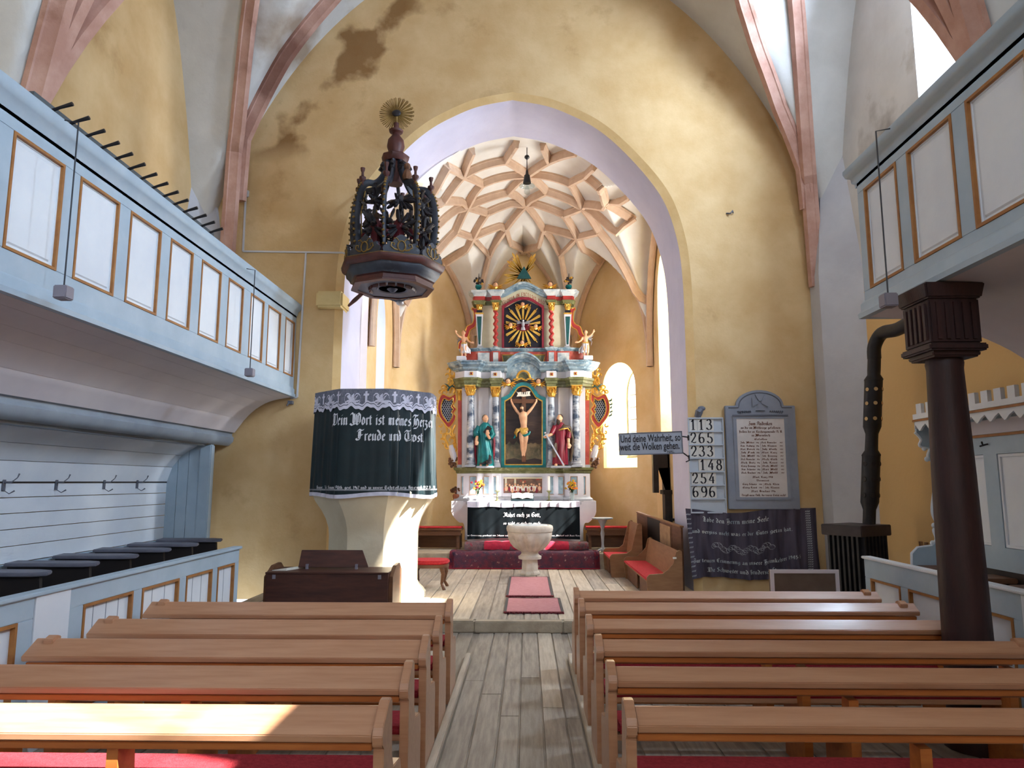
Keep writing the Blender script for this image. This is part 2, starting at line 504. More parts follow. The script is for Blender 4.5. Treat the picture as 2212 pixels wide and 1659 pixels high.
FR = {
    'a': (3.1, [[(.5, 3.6), (1.2, 4), (2.0, 3.5), (2.0, .5), (2.5, .1)], [(2, 2.2), (.8, 1.9), (.5, 1), (1, .2), (2, .9)]]),
    'b': (3.0, [[(.2, 6.2), (.6, 6.4), (.6, .6), (1.2, .1), (2.1, .7), (2.1, 3), (1.4, 3.9), (.6, 3.2)]]),
    'c': (2.5, [[(2, 3.4), (1.5, 3.9), (.6, 3.1), (.6, .8), (1.2, .1), (2, .7)]]),
    'd': (3.0, [[(.3, 6.3), (1.4, 5.3), (2.2, 3.5), (2.2, .9), (1.4, .1), (.6, .7), (.6, 2.9), (1.3, 3.9), (2.2, 3.2)]]),
    'e': (2.5, [[(.6, 2.0), (1.9, 2.7), (1.8, 3.5), (1.3, 3.9), (.6, 3.1), (.6, .8), (1.2, .1), (2, .7)]]),
    'f': (2.2, [[(1.9, 6.2), (1.2, 6.6), (.7, 5.8), (.7, .2), (.5, -.6)], [(0, 3.8), (1.6, 3.9)]]),
    'g': (3.0, [[(2.2, 3.3), (1.3, 3.9), (.6, 3), (.6, .9), (1.3, .2), (2.2, .9)], [(2.2, 3.8), (2.2, -.6), (1.4, -1.7), (.4, -1.2)]]),
    'h': (3.0, [[(.2, 6.2), (.6, 6.4), (.6, .4), (.9, .1)], [(.6, 3.2), (1.5, 3.9), (2.2, 3.2), (2.2, .2), (1.6, -1.2)]]),
    'i': (1.7, [mi(.7), [(.8, 5.2), (1.1, 5.6)]]),
    'k': (2.7, [[(.2, 6.2), (.6, 6.4), (.6, .4), (.9, .1)], [(.6, 3), (1.6, 3.9), (1.9, 3.2), (.7, 2.3), (1.9, .3), (2.4, .3)]]),
    'l': (1.7, [[(.3, 6.2), (.7, 6.4), (.7, .5), (1, .1), (1.4, .4)]]),
    'm': (4.6, [mi(.6), mi(2.1), mi(3.6), [(.6, 3.1), (2, 4)], [(2.1, 3.1), (3.5, 4)]]),
    'n': (3.1, [mi(.6), mi(2.1), [(.6, 3.1), (2, 4)]]),
    'o': (2.9, [[(1.3, 3.9), (.6, 3.1), (.6, .8), (1.3, .1), (2.1, .8), (2.1, 3.1), (1.3, 3.9), (.9, 4.2)]]),
    'p': (3.0, [[(.2, 3.7), (.6, 4), (.6, -1.6)], [(.6, 3.2), (1.4, 3.9), (2.1, 3.1), (2.1, .8), (1.3, .1), (.6, .6)]]),
    'r': (2.2, [mi(.6), [(.7, 3.1), (1.5, 4), (1.9, 3.6)]]),
    's': (2.5, [[(1.9, 3.5), (1.3, 3.9), (.6, 3.2), (.7, 2.5), (1.8, 1.7), (1.9, .9), (1.2, .1), (.4, .5)]]),
    't': (2.0, [[(.7, 5.2), (.7, .6), (1.1, .1), (1.6, .5)], [(0, 3.8), (1.5, 3.9)]]),
    'u': (3.1, [mi(.6), mi(2.1), [(.8, .2), (2, 1)]]),
    'v': (2.8, [[(.3, 3.7), (.6, 4), (.6, .7), (1.2, .1), (2, .8), (2, 3.2), (1.5, 4)]]),
    'w': (4.2, [[(.3, 3.7), (.6, 4), (.6, .7), (1.2, .1), (1.9, .6)], [(1.9, 4), (1.9, .6), (2.6, .1), (3.4, .8), (3.4, 3.2), (2.9, 4)]]),
    'z': (2.5, [[(.5, 3.6), (1.2, 3.9), (1.8, 3.2), (.8, 2.1), (1.8, 1.3), (1.9, -.4), (1.1, -1.6), (.4, -1)]]),
    'ß': (2.9, [[(.6, -1), (.6, 5.6), (1.3, 6.5), (2, 5.6), (1, 4), (2, 3.3), (2.1, .8), (1.2, .1)]]),
    'D': (5.2, [[(.2, 5.2), (1, 6.6), (2.6, 5.9), (4.2, 6.4), (4.6, 3.6), (4, .9), (2.4, .1), (.6, .8), (-.2, -.6)], [(1.4, 5.6), (1.2, 3), (1.6, .7)], [(2.3, 5.4), (2.3, 1)]]),
    'W': (6.6, [[(-.4, 5.6), (.4, 6.8), (1.4, 6), (1.3, 1.6), (2.2, .2), (3.4, 1), (3.4, 6)], [(3.4, 5.6), (4.6, 6.7), (5.9, 5.4), (5.8, 1.3), (4.4, .1), (3.3, .8)], [(2.1, 6.2), (2.4, 3.2), (2.1, 1)], [(4.5, 5.6), (4.5, 1.2)], [(-.6, .6), (.8, -.3), (2, .3)]]),
    'H': (5.0, [[(.1, 5.2), (1.2, 6.8), (2.3, 6), (1.4, 4.4), (1.4, 1), (.2, -.4)], [(1.4, 3.4), (2.9, 4.5), (4, 3.4), (4, .8), (2.8, -1), (1, -1.2)], [(2.2, 6.5), (3.6, 6.2), (4, 6.9)], [(2.4, 3.6), (2.4, .6)]]),
    'F': (4.6, [[(.2, 5.4), (1.2, 6.8), (2.8, 6), (4.2, 6.6)], [(2, 6), (2.2, 3), (1.6, .6), (.2, .3), (-.6, 1.2)], [(.8, 3.4), (2.2, 3.1), (3.6, 3.6)], [(1.2, 5.6), (1.1, 1.4)]]),
    'T': (4.6, [[(.4, 5.3), (1.4, 6.7), (2.9, 6.1), (4.2, 6.7)], [(2.6, 5.9), (1, 4.6), (.7, 1.8), (2, .1), (4, 1)], [(2.6, 5.4), (2.7, 1.2)]]),
    'N': (5.4, [[(-.2, 5.4), (.8, 6.7), (1.7, 5.7), (1.7, 1), (.5, -.2), (-.4, .6)], [(1.7, 5), (3.4, 6.6), (4.6, 5.5), (4.6, .8), (5.2, .1)], [(2.7, 5.4), (2.7, 1)], [(3.6, 5.4), (3.7, 1.2)]]),
    'G': (4.8, [[(3.8, 6.3), (2.6, 6.8), (.8, 5.2), (.5, 2), (1.8, .1), (3.8, .7), (4.1, 2.6), (2.9, 3.6), (2.2, 3)], [(1.7, 5.6), (1.6, 1.2)], [(3.8, 6.3), (4.4, 5.6)]]),
    'L': (4.4, [[(.3, 5.4), (1.3, 6.8), (2.3, 5.9), (1.6, 4.2), (1.6, 1.2), (.3, .2)], [(1, .9), (2.4, .1), (3.9, .9)], [(2.6, 6), (2.6, 1.4)]]),
    'S': (4.4, [[(3.5, 6), (2.4, 6.8), (.9, 5.6), (1.3, 4.2), (3.3, 3.2), (3.4, 1.2), (2, .1), (.2, .8)], [(2.2, 5.6), (2.2, 1)]]),
    'E': (4.2, [[(3.6, 6.2), (2.4, 6.7), (.8, 5), (.7, 1.8), (2, .1), (3.6, .9)], [(.9, 3.4), (3, 3.8)], [(1.8, 5.8), (1.8, 1)]]),
    'M': (6.0, [mi(.8, 6.4), mi(2.7, 6.4), mi(4.6, 6.4), [(.8, 5.4), (2.6, 6.6)], [(2.7, 5.4), (4.5, 6.6)], [(-.4, .6), (.6, -.3)]]),
    'B': (4.6, [[(.2, 5.4), (1.2, 6.6), (1.3, .8), (.1, .1)], [(1.2, 5.8), (2.6, 6.7), (3.7, 5.4), (2.2, 3.7), (3.9, 2.6), (3.4, .5), (1.4, .2)], [(2.3, 5.8), (2.3, .8)]]),
    'J': (3.4, [[(.3, 5.4), (1.3, 6.7), (2.6, 6), (2.2, 4), (2.3, .4), (1.2, -1.2), (.1, -.6)]]),
    'K': (4.4, [[(.2, 5.4), (1.2, 6.6), (1.2, .4), (.2, -.2)], [(1.2, 3.4), (2.9, 6.6), (3.6, 5.6), (1.8, 3.5), (3.4, .4), (4, .4)]]),
    'A': (5.0, [[(.2, 4.6), (.8, 6), (2.2, 6.6), (1.4, 3), (.4, .2)], [(2.2, 6.4), (3.8, 5.6), (3.8, .6), (4.6, .2)], [(1.2, 2.4), (3.8, 2.8)]]),
    'P': (4.4, [[(.2, 5.4), (1.2, 6.6), (1.2, -.8)], [(1.2, 5.8), (2.6, 6.7), (3.7, 5.2), (3.4, 2.6), (1.3, 2.2)], [(2.3, 5.8), (2.3, 2.8)]]),
    'V': (4.4, [[(.1, 5.4), (1, 6.7), (1.3, 5.6), (1.2, 1.4), (2.4, .1), (3.8, 1.6), (3.8, 4.8), (2.6, 6.4)]]),
    'Z': (3.8, [[(.4, 5.6), (1.4, 6.7), (3, 5.9), (1.2, 3.7), (3, 2.8), (3, .8), (1.5, .1), (.2, .8)]]),
    '1': (2.0, [[(.4, 5), (1.1, 6), (1.1, .2)]]), '9': (2.6, [[(2, 4.4), (1.2, 5.8), (.5, 4.4), (1.2, 3.2), (2, 4.4), (1.9, 1.6), (.7, .1)]]),
    '6': (2.6, [[(2, 5.8), (.7, 4), (.5, 1.4), (1.3, .1), (2.1, 1.5), (1.3, 2.8), (.6, 1.6)]]), '7': (2.4, [[(.4, 5.8), (2, 5.8), (.9, .1)]]),
    '4': (2.6, [[(1.6, 0), (1.6, 6), (.3, 2), (2.3, 2)]]), '2': (2.5, [[(.5, 4.7), (1.2, 5.8), (2, 4.6), (.5, .3), (2.1, .3)]]),
    '3': (2.5, [[(.5, 5.4), (1.4, 5.8), (1.9, 4.4), (1.1, 3.2), (2, 1.8), (1.3, .1), (.4, .6)]]), '8': (2.6, [[(1.2, 3.2), (.6, 4.5), (1.3, 5.8), (2, 4.5), (.6, 1.5), (1.3, .1), (2.1, 1.5), (1.2, 3.2)]]),
    '5': (2.5, [[(2, 5.8), (.8, 5.8), (.7, 3.4), (1.6, 3.6), (2, 1.8), (1.2, .1), (.4, .6)]]),
    '.': (1.2, [[(.4, .4), (.7, .1)]]), ',': (1.3, [[(.5, .5), (.8, .1), (.4, -1)]]), ':': (1.2, [[(.4, .4), (.7, .1)], [(.4, 3.4), (.7, 3.1)]]),
    '-': (2.2, [[(.3, 2.2), (1.6, 2.2)]]), '!': (1.3, [[(.6, 6), (.6, 1.8)], [(.5, .4), (.8, .1)]]), ' ': (2.0, []),
    '+': (4, [[(1.6, 6.6), (1.6, 0)], [(0, 4.6), (3.2, 4.6)]]),
}
AR = lambda *a: arcpts(*a, n=9)
DG = {
    '1': (2.6, [[(.3, 5.2), (1.2, 6.6)], [(1.2, 6.9), (1.2, .1)], [(.3, .1), (2.2, .1)]]),
    '2': (3.4, [AR(1.5, 5.2, 1.2, 1.7, 190, -30) + [(.4, .6)], [(.4, .4), (1.4, .6), (2.2, .1), (2.9, .9)]]),
    '3': (3.4, [AR(1.3, 5.3, 1.1, 1.6, 160, -80), AR(1.3, 1.9, 1.4, 1.9, 85, -165)]),
    '4': (3.4, [[(2.2, 6.9), (.2, 2.2)], [(.1, 2.0), (3, 2.0)], [(2.2, 4.6), (2.2, .1)]]),
    '5': (3.2, [[(.6, 6.7), (2.7, 6.7)], [(.6, 6.7), (.5, 3.8)], AR(1.3, 2.1, 1.4, 2.1, 125, -160)]),
    '6': (3.4, [AR(1.7, 3.5, 1.5, 3.4, 70, 180) + AR(1.5, 2.0, 1.3, 2.0, 180, 530)]),
    '8': (3.4, [AR(1.5, 5.2, 1.0, 1.6, 0, 360), AR(1.5, 1.8, 1.3, 1.9, 0, 360)]),
    '9': (3.4, [AR(1.5, 3.5, 1.5, 3.4, -110, 0) + AR(1.6, 4.9, 1.3, 2.0, 0, 355)]),
}


def textw(s, font=FR): return sum(font.get(c, font.get(' ', (2, [])))[0] for c in s)


def nib(mb, s, mapf, h, x0=0, y0=0, center=True, nw=.85, ang=42, font=FR, thin=.14, fit=None):
    """letters drawn by sweeping a broad nib; h is the cap height; mapf(u, v) gives the point on the lettered surface"""
    k = h / 6.6
    kx = k
    if fit: kx = fit / textw(s, font)
    x = x0 - (textw(s, font) * kx / 2 if center else 0)
    nx, ny = nw * cos(radians(ang)) / 2, nw * sin(radians(ang)) / 2
    for c in s:
        adv, st = font.get(c, (2, []))
        for pl in st:
            for (a, b), (c2, d) in zip(pl, pl[1:]):
                L = hypot(c2 - a, d - b) or 1
                ox, oy = -(d - b) / L * thin / 2, (c2 - a) / L * thin / 2
                if ox * nx + oy * ny < 0: ox, oy = -ox, -oy
                q = [(a - nx - ox, b - ny - oy), (a + nx + ox, b + ny + oy), (c2 + nx + ox, d + ny + oy), (c2 - nx - ox, d - ny - oy)]
                mb.add([mapf(x + u * kx, y0 + v * k) for u, v in q], [(0, 1, 2, 3)])
        x += adv * kx
    return x


def plain(mb, s, mapf, h, x0=0, y0=0, xs=1.0, center=False, bold=0):
    """plain type from the built-in font, flattened to a mesh"""
    c = bpy.data.curves.new('t', 'FONT')
    c.body, c.size, c.resolution_u = s, h / .72, 3
    c.fill_mode, c.offset = 'FRONT', bold * h
    o = bpy.data.objects.new('t', c)
    col.objects.link(o)
    me = bpy.data.meshes.new_from_object(o.evaluated_get(bpy.context.evaluated_depsgraph_get()))
    ps = [tuple(v.co) for v in me.vertices]
    fs = [tuple(p.vertices) for p in me.polygons]
    bpy.data.objects.remove(o)
    bpy.data.meshes.remove(me)
    wd = max(p[0] for p in ps) * xs
    mb.add([mapf(x0 + p[0] * xs - (wd / 2 if center else 0), y0 + p[1]) for p in ps], fs)


# ---------------------------------------------------------------- the building
WY, BY = 10.9, 12.2            # nave face and chancel face of the chancel-arch wall
XC = -.08
RP = [(2.64, 12.2), (2.64, 14.6), (1.12, 16.7)]
LP = [(-2.80, 12.2), (-2.80, 14.6), (-1.28, 16.7)]
POLY = [RP[0], RP[1], RP[2], LP[2], LP[1], LP[0]]
CW = list(zip(POLY, POLY[1:]))
APEX = [6.75, 6.85, 7.35, 6.85, 6.75]
SP = 4.35


def lun(i, v): return SP + (APEX[i] - SP) * sqrt(max(0, 1 - ((min(1, abs(v)) + .6) / 1.6) ** 2)) / .9270


def zc(x, y):
    dm, zl = 9, 0
    for i, ((ax, ay), (bx, by)) in enumerate(CW):
        l = hypot(bx - ax, by - ay)
        tx, ty = (bx - ax) / l, (by - ay) / l
        s, d = (x - ax) * tx + (y - ay) * ty, max(0, -(x - ax) * ty + (y - ay) * tx)
        dm = min(dm, d)
        v = abs(2 * s / l - 1)
        if v < 1: zl = max(zl, lun(i, v) + .12 * d)
    t = min(1, dm / 2.72)
    return max(SP + 3.7 * (1 - (1 - t) ** 2.2) ** .62, min(zl, 8.07))


def zn(x, y):
    u = min(1, abs(x + .2) / 5.1)
    v = abs((y - 8.8 + 2.1 + 420) % 4.2 - 2.1) / 2.1
    return max(4.2 + 6.6 * (1 - u * u) ** .6, min(4.6 + 5.2 * (1 - min(1, v) ** 1.8) ** .8 + .15 * (5.1 - abs(x + .2)), 10.82))


def open_wall(name, a, b, h, m, openings, out=.45, z0=0, rev='plaster_white'):
    """a wall from a to b (room on the left of a->b) with arched, splayed window openings [(s, half, sill, spring, apex)]"""
    a, b = V(a), V(b)
    L = (b - a).length
    t = (b - a) / L
    n = V((t.y, -t.x))          # outward
    P = lambda s, z, d=0: (a.x + t.x * s + n.x * d, a.y + t.y * s + n.y * d, z)
    mb, rv = MB(), MB()
    cuts = [0]
    for (s, hw, sill, spr, ap) in openings:
        mb.add([P(cuts[-1], z0), P(s - hw, z0), P(s - hw, h), P(cuts[-1], h)], [(0, 1, 2, 3)])
        N = 16
        xs = [-cos(pi * i / N) for i in range(N + 1)]
        top = lambda q: spr + (ap - spr) * sqrt(max(0, 1 - q * q)) ** .9
        for q0, q1 in zip(xs, xs[1:]):
            s0, s1 = s + q0 * hw, s + q1 * hw
            mb.add([P(s0, z0), P(s1, z0), P(s1, sill), P(s0, sill)], [(0, 1, 2, 3)])
            mb.add([P(s0, top(q0)), P(s1, top(q1)), P(s1, h), P(s0, h)], [(0, 1, 2, 3)])
        k = .62
        out_in = [P(s - hw, sill)] + [P(s + q * hw, top(q)) for q in xs] + [P(s + hw, sill)]
        sill2 = sill + .25
        out_out = [P(s - hw * k, sill2, out)] + [P(s + q * hw * k, top(q) - .12, out) for q in xs] + [P(s + hw * k, sill2, out)]
        m2 = len(out_in)
        rv.add(out_in + out_out, [(i, (i + 1) % m2, m2 + (i + 1) % m2, m2 + i) for i in range(m2)])
        # glass, bars
        wn = MB()
        f = lambda u, v, d: P(u, v, d)
        oo = [(s - hw * k, sill2)] + [(s + q * hw * k, top(q) - .12) for q in xs] + [(s + hw * k, sill2)]
        ii = [(s + (u - s) * .9, sill2 + .05 + (v - sill2) * .965) for u, v in oo]
        wn.ring(oo, ii, f, out - .03, out + .03)
        for j in range(1, 6):
            z = sill2 + (spr - sill2) * j / 5.2
            wn.add([P(s - hw * k, z - .012, out), P(s + hw * k, z - .012, out), P(s + hw * k, z + .012, out), P(s - hw * k, z + .012, out)], [(0, 1, 2, 3)])
        wn.add([P(s - .012, sill2, out), P(s + .012, sill2, out), P(s + .012, ap - .12, out), P(s - .012, ap - .12, out)], [(0, 1, 2, 3)])
        WIN.append(1)
        fr = struct('window_%d' % len(WIN), wn, 'paint_grey')
        g = MB().add([P(u, v, out + .005) for u, v in oo], [tuple(range(len(oo)))])
        obj('pane', g, 'window_glass', fr)
        cuts.append(s + hw)
    mb.add([P(cuts[-1], z0), P(L, z0), P(L, h), P(cuts[-1], h)], [(0, 1, 2, 3)])
    o = struct(name, mb, m, smooth=0)
    if rv.v: obj('window_reveal', rv, rev, o, smooth=40)
    return o


WIN = []
# chancel-arch wall: pointed opening
half = [(-.23, 8.0), (.34, 7.89), (.79, 7.7), (1.16, 7.48), (1.53, 7.15), (1.97, 6.63), (2.25, 6.16), (2.42, 5.55), (2.48, 4.94), (2.49, 4.2)]
hp = smoothline([(x, 0, z) for x, z in half], 5)
rightarc = [(p.x, p.z) for p in hp]
xm = -.225
cx0 = lambda x: xm - (x - xm) * (2.92 - .225) / (2.49 + .225)
ARCH = [(cx0(x), z) for x, z in reversed(rightarc)] + rightarc[1:]
ARCH = [(ARCH[0][0], 0)] + ARCH + [(ARCH[-1][0], 0)]


def grow(e): return [(xm + (x - xm) * (1 + e / 2.7), z if z == 0 else z + e * .9 * max(0, (z - 4.2) / 3.8)) for x, z in ARCH]


band, outer = grow(.11), grow(.12)
XL, XR, TOP = -5.3, 4.9, 11.4
mb = MB()
mb.add([(XL, WY, 0), (outer[0][0], WY, 0), (outer[0][0], WY, TOP), (XL, WY, TOP)], [(0, 1, 2, 3)])
mb.add([(outer[-1][0], WY, 0), (XR, WY, 0), (XR, WY, TOP), (outer[-1][0], WY, TOP)], [(0, 1, 2, 3)])
for (x0, z0), (x1, z1) in zip(outer[1:-1], outer[2:-1]):
    mb.add([(x0, WY, z0), (x1, WY, z1), (x1, WY, TOP), (x0, WY, TOP)], [(0, 1, 2, 3)])
wf = struct('wall_front', mb, 'plaster_yellow', smooth=0)
n = len(ARCH)
mb = MB().add([(x, WY, z) for x, z in outer] + [(x, WY + .06, z) for x, z in ARCH], [(i, i + 1, n + i + 1, n + i) for i in range(n - 1)])
obj('arch_chamfer', mb, 'plaster_band', wf)
mb = MB().add([(x, WY + .06, z) for x, z in ARCH] + [(x, BY, z) for x, z in ARCH], [(i, i + 1, n + i + 1, n + i) for i in range(n - 1)])
obj('arch_soffit', mb, 'plaster_lavender', wf, smooth=50)
mb = MB()
mb.add([(-3.4, BY, 0), (ARCH[0][0], BY, 0), (ARCH[0][0], BY, TOP), (-3.4, BY, TOP)], [(0, 1, 2, 3)])
mb.add([(ARCH[-1][0], BY, 0), (3.2, BY, 0), (3.2, BY, TOP), (ARCH[-1][0], BY, TOP)], [(0, 1, 2, 3)])
for (x0, z0), (x1, z1) in zip(ARCH[1:-1], ARCH[2:-1]):
    mb.add([(x0, BY, z0), (x1, BY, z1), (x1, BY, TOP), (x0, BY, TOP)], [(0, 1, 2, 3)])
obj('chancel_face', mb, 'plaster_chancel', wf, smooth=0)
mb = MB().box(-3.3, -2.88, WY - .16, WY + .3, 4.46, 4.72)
obj('corbel', mb, 'plaster_pale', wf, bevel=.03)
# nave side walls and west wall
open_wall('wall_right', (XR, -5.6), (XR, WY), TOP, 'plaster_right', [(5.6 - 3.8, .95, 4.5, 7.2, 8.4), (5.6 + .82, .70, 4.5, 7.4, 8.6), (5.6 + 7.52, .85, 5.95, 8.1, 9.5)])
open_wall('wall_left', (XL, WY), (XL, -5.6), TOP, 'plaster_yellow', [])
open_wall('wall_back', (XL, -5.6), (XR, -5.6), TOP, 'plaster_yellow', [(5.1, 1.5, 4.4, 7.4, 9)])
# piers at the corners and between the bays
for i, (x0, x1, y0, y1, zt) in enumerate([(4.45, 4.9, 10.1, WY, 8.2), (-5.3, -4.8, 10.3, WY, 7.6), (-5.3, -5.0, 6.45, 6.95, 6.4), (4.6, 4.9, 6.45, 6.95, 6.4)]):
    mb = MB()
    sx = 1 if x1 > 0 else -1
    xi = x0 if sx > 0 else x1
    # inward face with a slanted flank dying into the wall
    xo = x1 if sx > 0 else x0
    pl = [(xi, y1), (xi, y0 + .45), (xo, y0)] if y1 == WY else [(xo, y1), (xi, y1 - .2), (xi, y0 + .2), (xo, y0)]
    pl = pl + [(xo, y1)] if y1 == WY else pl
    zlow = 0 if i == 0 else 3.3
    cx_, cy_ = xo, (y1 if y1 == WY else (y0 + y1) / 2)
    tp = [(cx_ + (u - cx_) * .15, cy_ + (v - cy_) * .15) for u, v in pl]
    zs_ = 4.9 if y1 == WY else 4.7
    m_ = len(pl)
    mb.add([(u, v, zlow) for u, v in pl] + [(u, v, zs_) for u, v in pl] + [(u, v, zt) for u, v in tp], [tuple(range(m_))] + [(a + i_, a + (i_ + 1) % m_, a + m_ + (i_ + 1) % m_, a + m_ + i_) for a in (0, m_) for i_ in range(m_)])
    p = struct('wall_pier', mb, 'plaster_grey')
# nave vault
xs = [-.2 - 5.1 * cos(pi * i / 90) for i in range(91)]
y0v, y1v = -5.6, WY
mb = MB().grid(90, 220, lambda u, v: (-.2 - 5.14 * cos(pi * u), y0v + (y1v - y0v) * v, zn(-.2 - 5.1 * cos(pi * u), y0v + (y1v - y0v) * v)))
cl = struct('ceiling', mb, 'plaster_white', smooth=60)


def rib(path, parent, m, wd, ht, cen, name='rib', up=0):
    """a chamfered rib following a path on the vault, hanging towards the room; cen(p) is the point the vault curves about"""
    path = [V(p) for p in path]
    vs = []
    k = 7
    prof = [(-.5, -.1), (-.5, .25), (-.42, .30), (-.26, .80), (-.24, 1), (.24, 1), (.26, .80), (.42, .30), (.5, .25), (.5, -.1)]
    for i, p in enumerate(path):
        t = (path[min(i + 1, len(path) - 1)] - path[max(i - 1, 0)]).normalized()
        inn = cen(p) - p
        inn = (inn - t * inn.dot(t)).normalized()
        s = t.cross(inn)
        for a, b in prof: vs.append(p + s * (a * wd) + inn * (b * ht))
    q = len(prof)
    fs = [(i * q + j, i * q + (j + 1) % q, (i + 1) * q + (j + 1) % q, (i + 1) * q + j) for i in range(len(path) - 1) for j in range(q)]
    fs += [tuple(range(q)), tuple((len(path) - 1) * q + j for j in range(q - 1, -1, -1))]
    return obj(name, MB().add(vs, fs), m, parent, smooth=18)


def onv(pts, zf, n=8):
    out = []
    for (a, b), (c, d) in zip(pts, pts[1:]):
        for i in range(n):
            x, y = a + (c - a) * i / n, b + (d - b) * i / n
            out.append((x, y, zf(x, y)))
    out.append((pts[-1][0], pts[-1][1], zf(*pts[-1])))
    return out


ncen = lambda p: V((-.2, p.y * .6 + .4 * 8.8, 4.5))
for pts, z0 in [([(-4.68, 10.55), (-4.28, 9.88), (-4.04, 9.52), (-3, 7.9), (-1.6, 5.9), (-.2, 4.0)], 5.2), ([(-4.57, 10.6), (-3.87, 10.37), (-3.14, 10.28), (-1.6, 9.9), (-.2, 9.5)], 6.2),
                ([(4.49, 10.67), (4.14, 9.9), (3.96, 9.55), (2.8, 7.9), (1.2, 5.9), (-.2, 4.0)], 4.75), ([(4.4, 10.62), (4.0, 10.43), (3.24, 9.75), (1.2, 9.6), (-.2, 9.5)], 6.0)]:
    p3 = onv(pts, zn)
    sx = -1 if pts[0][0] < 0 else 1
    p3 = [(pts[0][0] + .08 * sx, pts[0][1] + .12, z0), (pts[0][0] + .04 * sx, pts[0][1] + .06, (z0 + p3[0][2]) / 2)] + p3
    rib(p3, cl, 'nave_rib', .2, .17, ncen)
for s in (-1, 1):
    for pts in ([(s * 4.9 - .2, 6.7), (s * 3.9 - .2, 7.4), (s * 2.6 - .2, 8.3), (-.2, 9.5)], [(s * 4.9 - .2, 6.7), (s * 2.6 - .2, 5.4), (-.2, 4.0)], [(s * 4.9 - .2, 6.7), (s * 3.9 - .2, 6.7), (-.2, 6.7)]):
        rib([(s * 5.0 - .2, 6.7, 4.6)] + onv(pts, zn), cl, 'nave_rib', .26, .17, lambda p: V((-.2, 6.7, 4.5)))
# chancel walls
for i, ((a, b), nm) in enumerate(zip(CW, ('wall_chancel_right', 'wall_apse_right', 'wall_apse', 'wall_apse_left', 'wall_chancel_left'))):
    op = []
    L = hypot(b[0] - a[0], b[1] - a[1])
    if i == 0: op = [(1.15, .62, 2.6, 5.2, 6.2)]
    if i == 1: op = [(1.06, .52, 2.05, 3.75, 4.35)]
    if i == 4: op = [(1.25, .38, 2.4, 4.6, 5.4)]
    open_wall(nm, a, b, 8.6, 'plaster_chancel', op, out=.6, rev='plaster_lavender' if i == 4 else 'plaster_pale')


def inside(p):
    return all(-(p[0] - a[0]) * (b[1] - a[1]) + (p[1] - a[1]) * (b[0] - a[0]) > -.10 for a, b in CW) if False else all((b[0] - a[0]) * (p[1] - a[1]) - (b[1] - a[1]) * (p[0] - a[0]) > -.1 for a, b in CW)


mb = MB().grid(150, 130, lambda u, v: (-2.84 + 5.52 * u, 12.15 + 4.6 * v, zc(-2.84 + 5.52 * u, 12.15 + 4.6 * v)), keep=inside)
cv = struct('ceiling.001', mb, 'plaster_web', smooth=50)
ND = dict(A=(-.17, 12.45), B=(-.4, 13.11), C=(.46, 13.05), D=(.04, 13.8), E=(-1.25, 13.0), F=(-.92, 13.84), G=(.92, 13.67), H=(-.39, 14.45), I=(.45, 14.32), J=(-1.68, 13.33), K=(-1.28, 14.31),
          L=(0, 14.9), M=(1.23, 14.26), N=(-.87, 14.78), O=(.85, 14.74), P=(1.63, 13.44), Q=(-1.56, 14.63), R=(-1.22, 15.07), S=(-.46, 15.41), T=(.41, 15.43), U=(1.17, 14.98), V=(1.6, 14.47), W=(-.87, 15.81),
          X=(-.07, 16.62), Y=(.81, 15.69), Z=(-1.85, 15.68), a=(1.70, 15.68), b=(2.2, 13.8), c=(-2.3, 13.8), E1=(-1.0, 12.3), E2=(-1.47, 12.25), C1=(.32, 12.5), C2=(.95, 12.25), G1=(1.17, 12.95), P1=(1.45, 12.92),
          G2=(1.3, 12.3), P2=(2.0, 13.1), J2=(-2.1, 13.1), R1=(2.56, 14.55), R2=(1.10, 16.55), L1=(-2.72, 14.55), L2=(-1.26, 16.55), R0=(2.58, 12.3), L0=(-2.74, 12.3), B1=(-.9, 12.4))
ED = ('A-B B-E B-D D-C C-C1 C-C2 E-E1 E-E2 E-J E-F F-D F-K D-G G-G1 G1-G2 G-M D-H H-K H-L D-I I-L I-M J-K J-J2 J2-E2 K-N N-L L-O O-M M-P P-P1 P1-G1 P-P2 M-V M-b L-S L-T N-R K-Q K-c O-U Q-R R-S S-X T-X T-U U-V '
      'S-W R-W T-Y U-Y R-Z U-a V-R1 W-L2 Y-R2 Q-L1 P-b J-c P2-R0 J2-L0').split()
ccen = lambda p: V((XC, min(14.2, max(12.6, p.y)), 4.8))
for e in ED:
    a, b = e.split('-')
    rib(onv([ND[a], ND[b]], zc, 9), cv, 'stone_rib', .12, .15, ccen)
for i, ((a, b), ap) in enumerate(zip(CW, APEX)):
    a, b = V(a), V(b)
    t = (b - a)
    nn = V((-t.y, t.x)).normalized()
    for sgn in (-1, 1):
        pts = []
        for k in range(15):
            v = sgn * sin(pi / 2 * k / 14)
            q = a + t * (.5 + v / 2 * .985) + nn * .04
            pts.append((q.x, q.y, lun(i, v) + .02))
        pts.append((pts[-1][0], pts[-1][1], 4.12))
        rib(pts, cv, 'stone_rib', .13, .10, lambda p: V((XC, 14.0, p.z)))
# floors of planks
nf = MB().box(XL, XR, -5.6, 8.64, -.3, -.012)
fl = struct('floor', nf, 'floor_wood_b')
nf = MB().box(-3.9, XR, 8.62, 13.72, -.3, .118)
fl2 = struct('floor.001', nf, 'floor_wood_b')


